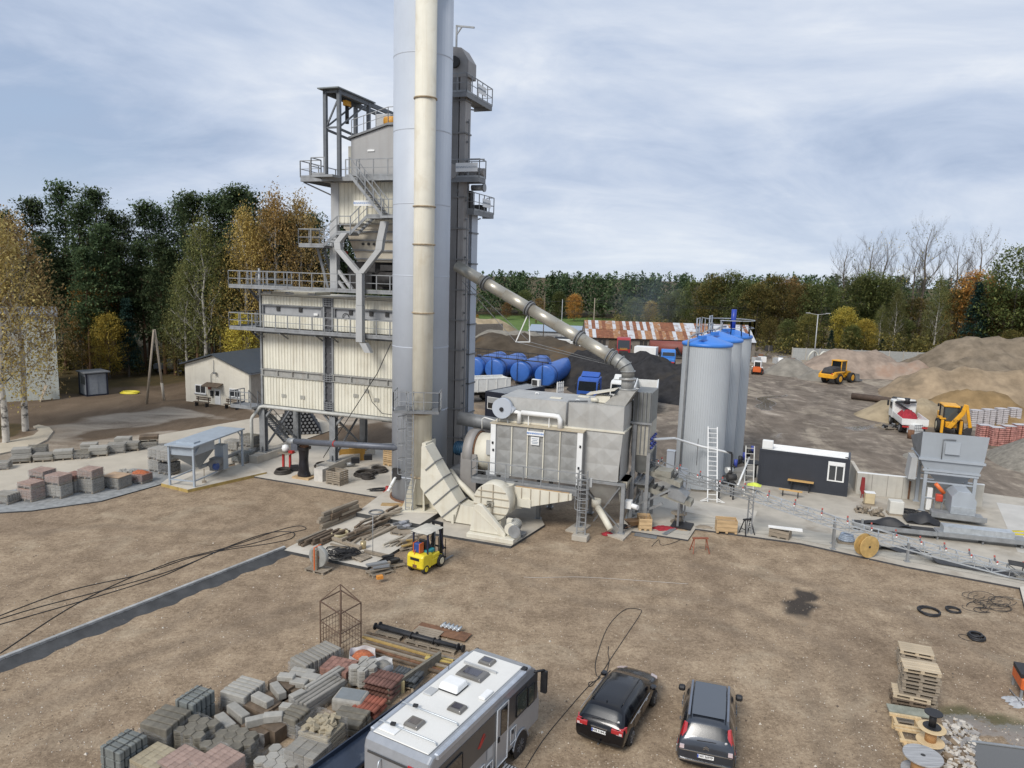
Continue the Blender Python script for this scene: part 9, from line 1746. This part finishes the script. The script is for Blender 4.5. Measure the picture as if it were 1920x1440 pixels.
def proto(kind, var):
    key = (kind, var)
    if key in PRO: return PRO[key]
    sd = hash(kind) % 1 + var*13 + len(kind)*7
    S = {'pine': (20,3.5,190,52,.32,.28,'pine', barkP, 9,1), 'spruce': (14,3.0,230,34,.34,.08, 'spruce', barkD, 0,0), 'birch': (17,3.6,330,38,.17,.24,'birch', barkB, 13,2), 'broad': (15,4.6,330,34,.37,.12, 'broad', barkD, 10,1), 'bare': (22,5.4,40,10,.3,.42, 'broad', barkD, 13,3)}[kind]
    H, Rr, nc, per, ls, base, ck, bark, nb, tw_ = S
    w_ = woodmesh({'birch': 'birch', 'bare': 'bare', 'pine': 'pine'}.get(kind, 'broad'), H, Rr, sd, {'pine': .26, 'bare': .42, 'birch': .2}.get(kind, .22), nb, max(base, .2), tw_); w_.materials.append(bark); c_ = crownmesh(ck, H, Rr, sd, nc, per, ls, base)
    PRO[key] = (H, w_, c_); return PRO[key]
LC = {}
def tree(name, lab, kind, lm, x, y, h, var=0, rz=None, grp=None, wide=1.0, cat='tree'):
    H, w_, c_ = proto(kind, var % 3); t_ = thing(name, lab, cat, (x, y, 0), TR.uniform(0,6.28) if rz is None else rz, grp); s = h/H; t_.scale = (s*wide, s*wide, s)
    o = bpy.data.objects.new('trunk', w_); C.objects.link(o); o.parent = t_
    if lm:
        k = (kind, var % 3, lm)
        if k not in LC: LC[k] = c_.copy(); LC[k].materials.append(LM[lm])
        o = bpy.data.objects.new('crown', LC[k]); C.objects.link(o); o.parent = t_
    return t_
TR = random.Random(99)
def at(px, ytop, Y):
    d = ray(px, ytop); k = Y/d.y; return d.x*k, CH+d.z*k
def tr_px(name, lab, kind, lm, px, ytop, Y, var=0, grp=None, wide=1.0): x, z = at(px, ytop, Y); tree(name, lab, kind, lm, x, Y, z, var, grp=grp, wide=wide)
# two birches in the kerbed bed at the left edge
for k, (p, top, lab) in enumerate((((12,832),408, 'tall half-bare birch at the left picture edge with a dark mottled trunk'),((48,808),420, 'slimmer birch standing behind the leftmost birch in the kerbed bed'))):
    q = G(*p); x, z = at(p[0]+20, top, q.y); tree('birch_tree', lab, 'birch', 'birch', q.x, q.y, z, k, .5+k, 'birches in the kerbed bed', 1.35)
q = G(-60,812); tree('birch_tree', 'birch whose branches hang in from beyond the left edge', 'birch', 'birchbrown', q.x, q.y, 20,2,1.2, 'birches in the kerbed bed', 1.3)
# pine wood on the left
tops = [(-90,385),(0,392),(60,368),(112,343),(150,372),(172,352),(205,395),(235,402),(270,374),(300,392),(335,372),(358,362),(395,368),(420,362),(446,345),(470,362),(500,388),(540,398),(590,402),(650,410),(720,420)]
ordn = ['first', 'second', 'third', 'fourth', 'fifth', 'sixth', 'seventh', 'eighth', 'ninth', 'tenth', 'eleventh', 'twelfth', 'thirteenth', 'fourteenth', 'fifteenth', 'sixteenth', 'seventeenth', 'eighteenth', 'nineteenth', 'twentieth', 'twenty-first']
for k, (px, yt) in enumerate(tops):
    tr_px('pine_tree', f'{ordn[k]} dark pine counted from the left along the skyline of the wood', 'pine', 'pine', px+TR.uniform(-4,4), yt+TR.uniform(0,5),104+TR.uniform(-5,9), k, 'pines of the wood on the left', 1.12)
for k in range(20): tr_px('pine_tree', 'dark pine inside the wood on the left', 'pine', 'pine', -60+k*35+TR.uniform(-12,12),440+TR.uniform(-25,50),97+TR.uniform(-4,5), k, 'inner pines of the wood on the left', 1.1)
lt = [('birch', 'birchgreen', 378,418,90, 'tall green-yellow birch left of the cream house roof'),('birch', 'birchgreen', 345,500,92, 'small greenish birch beside the tall green-yellow birch'),('birch', 'birchbrown', 457,402,92, 'reddish brown birch left of the broad golden birches'),('birch', 'birchbrown', 515,372,94, 'broad golden brown birch next to the tower'),('birch', 'birch', 560,380,96, 'golden birch half hidden behind the tower walkways'),('birch', 'birchbrown', 490,430,98, 'lower golden birch behind the tower stairs'),('broad', 'yellow', 455,590,88, 'yellow maple behind the left tower walkway end'),('broad', 'yellow', 200,590,94, 'yellow-green undergrowth tree above the guard kiosk'),('broad', 'oak', 150,600,97, 'olive brown oak behind the guard kiosk'),('broad', 'green', 250,640,100, 'low green tree behind the A-frame pole'),('broad', 'oak', 330,590,98, 'brownish oak between pole and green birch'),('broad', 'orange', 180,510,101, 'small orange tree high in the dark pines'),('spruce', 'spruce', 235,560,96, 'dark spruce between the yellow trees in the wood'),('broad', 'yellow', 430,640,92, 'yellow bush tree left of the tower stairs')]
for k, (kd, lm, px, yt, Y, lab) in enumerate(lt): tr_px({'birch': 'birch_tree', 'broad': 'broadleaf_tree', 'spruce': 'spruce_tree'}[kd], lab, kd, lm, px, yt, Y, k, 'broadleaves of the wood on the left', 1.25 if kd == 'birch' else .9)
# trees behind the yard
bt = [('broad','orange',895,590,227),('broad','green',925,585,232),('broad','brown',950,568,237),('broad','green',985,545,247),('broad','brown',1012,560,247),('broad','green',1050,548,250),('broad','orange',1078,552,238),('broad','brown',1005,600,222),('broad','green',1130,580,257),('broad','green',1190,560,195),('broad','yellow',1222,566,200),('broad','green',1255,552,195),('broad','green',1275,545,200),('broad','green',1305,530,185),('broad','oak',1340,518,180),('broad','green',1372,512,178),('broad','green',1400,530,172),('broad','oak',1425,535,168),('broad','oak',1452,520,172),('broad','brown',1482,524,175),('broad','oak',1510,535,165),('broad','green',1545,530,160),('broad','yellow',1588,578,152),('broad','green',1610,520,165),('broad','green',1640,510,165),('broad','green',1665,525,162),('birch','birchgreen',1685,548,152),('birch','birchgreen',1655,575,154),('birch','birchgreen',1765,527,152),('broad','oak',1725,560,160),('spruce','spruce',1838,530,150),('spruce','spruce',1560,620,148),('spruce','spruce',1655,635,147),('broad','orange',1838,512,158),('broad','oak',1800,545,160),('broad','green',1880,540,152),('broad','oak',1905,560,148),('broad','green',1918,468,146),('broad','green',1960,520,146),('broad','green',1480,600,152),('broad','oak',1520,590,150),('broad','yellow',1625,600,150),('broad','green',1600,610,149),('broad','green',1700,600,158),('broad','oak',1900,620,140),('broad','oak',1940,600,142),('broad','oak',1445,600,158),('broad','oak',1160,590,190)]
cnt_ = {}
for k, (kd, lm, px, yt, Y) in enumerate(sorted(bt, key=lambda q: q[2])):
    nm_ = {'birch': 'birch_tree', 'broad': 'broadleaf_tree', 'spruce': 'spruce_tree'}[kd]; cn = {'oak': 'olive brown', 'orange': 'orange', 'brown': 'russet brown', 'green': 'green', 'yellow': 'golden yellow', 'spruce': 'blue-green', 'birchgreen': 'yellow-green'}[lm]
    where = 'left of the rusty warehouse' if px < 1090 else 'behind the rusty warehouse' if px < 1420 else 'behind the gravel piles' if px < 1700 else 'at the far right'
    c_ = cnt_.setdefault((cn, kd, where), []); c_.append(k); tr_px(nm_, f'{cn} {nm_.split("_")[0]} {where}, {ordn[len(c_)-1]} of that colour from the left', kd, lm, px, yt, Y, k, 'autumn trees behind the yard', 1.05 if kd == 'broad' else 1.1)
for k, (px, yt, Y, lm) in enumerate([(1590,460,172,None),(1637,448,170,'green'),(1665,450,172,'yellow'),(1745,420,168,'oak'),(1722,470,170,'yellow'),(1800,455,172,None),(1845,440,168,'oak')]): tr_px('bare_tree', f'{ordn[k]} nearly leafless tall tree from the left above the right-hand trees', 'bare', lm, px, yt, Y, k, 'leafless tall trees', .95)
# far pine forest as one mass, and undergrowth
def mass(name, lab, items, lm, n1, ls, seed):
    rr = random.Random(seed); vs, fs = [], []
    for (x, y, h, r) in items:
        for i in range(n1):
            t = rr.random(); rad = r*(1.08-t)**.6; a = rr.uniform(0,6.283); q = math.sqrt(rr.random()); leaf(vs, fs, V((x+math.cos(a)*rad*q, y+math.sin(a)*rad*q, h*(.12+.88*t)+rr.gauss(0,.2))), ls*rr.uniform(.7,1.5), rr)
    me = bpy.data.meshes.new(name); me.from_pydata([tuple(v) for v in vs], [], fs); me.materials.append(LM[lm]); o = bpy.data.objects.new(name, me); C.objects.link(o); tag(o, lab, 'forest', kind='stuff')
it = []
for k in range(420): px = TR.uniform(840,1960); Y = TR.uniform(250,300); x, z = at(px, 513 + (px-960)*.012+TR.uniform(-6,9), Y); it.append((x, Y, z, 3.0))
mass('pine_forest', 'far dark pine forest closing the horizon behind the yard', it, 'pine', 150,1.25,5)
it = []
for k in range(150): px = TR.uniform(-240,760); Y = TR.uniform(112,140); x, z = at(px, 450+TR.uniform(-15,50), Y); it.append((x, Y, z, 3.2))
mass('dark_forest', 'dark depth of the pine wood behind the left trees', it, 'pine', 260,.8,6)
it = [(at(TR.uniform(1430,1990),600,1)[0]*(Y_:=TR.uniform(143,165)), Y_, TR.uniform(2,5.5),2.2) for k in range(170)] + [(at(TR.uniform(1100,1440), 600,1)[0]*(Y_:=TR.uniform(166,215)), Y_, TR.uniform(2,6),2.6) for k in range(120)]
mass('undergrowth', 'brownish undergrowth along the far edge of the yard', it, 'oak', 130,.5,7)
it = [(at(TR.uniform(-200,640),600,1)[0]*(Y_:=TR.uniform(96,112)), Y_, TR.uniform(.8,3.0),1.5) for k in range(90)]
mass('shrubbery', 'dark shrubs on the floor of the wood on the left', it, 'oak', 110,.35,8)
# loose stones lying on the gravel
rr = random.Random(3); b = B()
while len(b.f) < 4*9000:
    x, y = rr.uniform(-60,1920), 1010+430*rr.random()**.8; p = G(x, y); r = rr.uniform(.012,.035)*(1+1.2*(rr.random() < .03)); a = rr.uniform(0,6.28); b.mt(rr.choice((0,0,1,2)))
    b.add([(p.x+r*math.cos(a+k*2.1), p.y+r*math.sin(a+k*2.1), -.003) for k in range(3)]+[(p.x, p.y, r*.9)], [(0,1,3),(1,2,3),(2,0,3),(0,2,1)])
o = b.obj('gravel', [mat('stone_tan', (.36,.28,.2), .9), mat('stone_pale', (.55,.5,.43), .9), mat('stone_dark', (.14,.11,.085), .9)]); tag(o, 'loose stones scattered over the gravel yard', 'gravel', kind='stuff')
# thin bluish smoke rising behind the warehouse
m = bpy.data.materials.new('smoke'); m.use_nodes = True; t = m.node_tree; t.nodes.remove(t.nodes['Principled BSDF']); vo = t.nodes.new('ShaderNodeVolumePrincipled'); vo.inputs['Color'].default_value = (.62,.72,.85,1)
tcn = t.nodes.new('ShaderNodeTexCoord'); n = t.nodes.new('ShaderNodeTexNoise'); n.inputs['Scale'].default_value = .16; n.inputs['Detail'].default_value = 3; t.links.new(tcn.outputs['Object'], n.inputs['Vector']); ln = t.nodes.new('ShaderNodeVectorMath'); ln.operation = 'LENGTH'; mpn = t.nodes.new('ShaderNodeMapping'); mpn.inputs['Scale'].default_value = (.1,.25,.11); t.links.new(tcn.outputs['Object'], mpn.inputs[0]); t.links.new(mpn.outputs[0], ln.inputs[0])
t.links.new(mth('MULTIPLY', mth('MULTIPLY', mth('SUBTRACT', 1.0, ln.outputs['Value'], tree=t, clamp=True), mth('SUBTRACT', n.outputs['Fac'], .34, tree=t, clamp=True), tree=t), .5, tree=t), vo.inputs['Density']); t.links.new(vo.outputs[0], t.nodes['Material Output'].inputs['Volume'])
b = B().lathe([(.01,-9),(7,-6.5),(10,0),(7,6.5),(.01,9)], 16, cap=False); x, z = at(1215,570,168); o = b.obj('smoke', m, None, (x, 168, z+1)); o.scale = (1,.4,1); tag(o, 'thin bluish smoke drifting behind the rusty warehouse', 'smoke', kind='stuff')
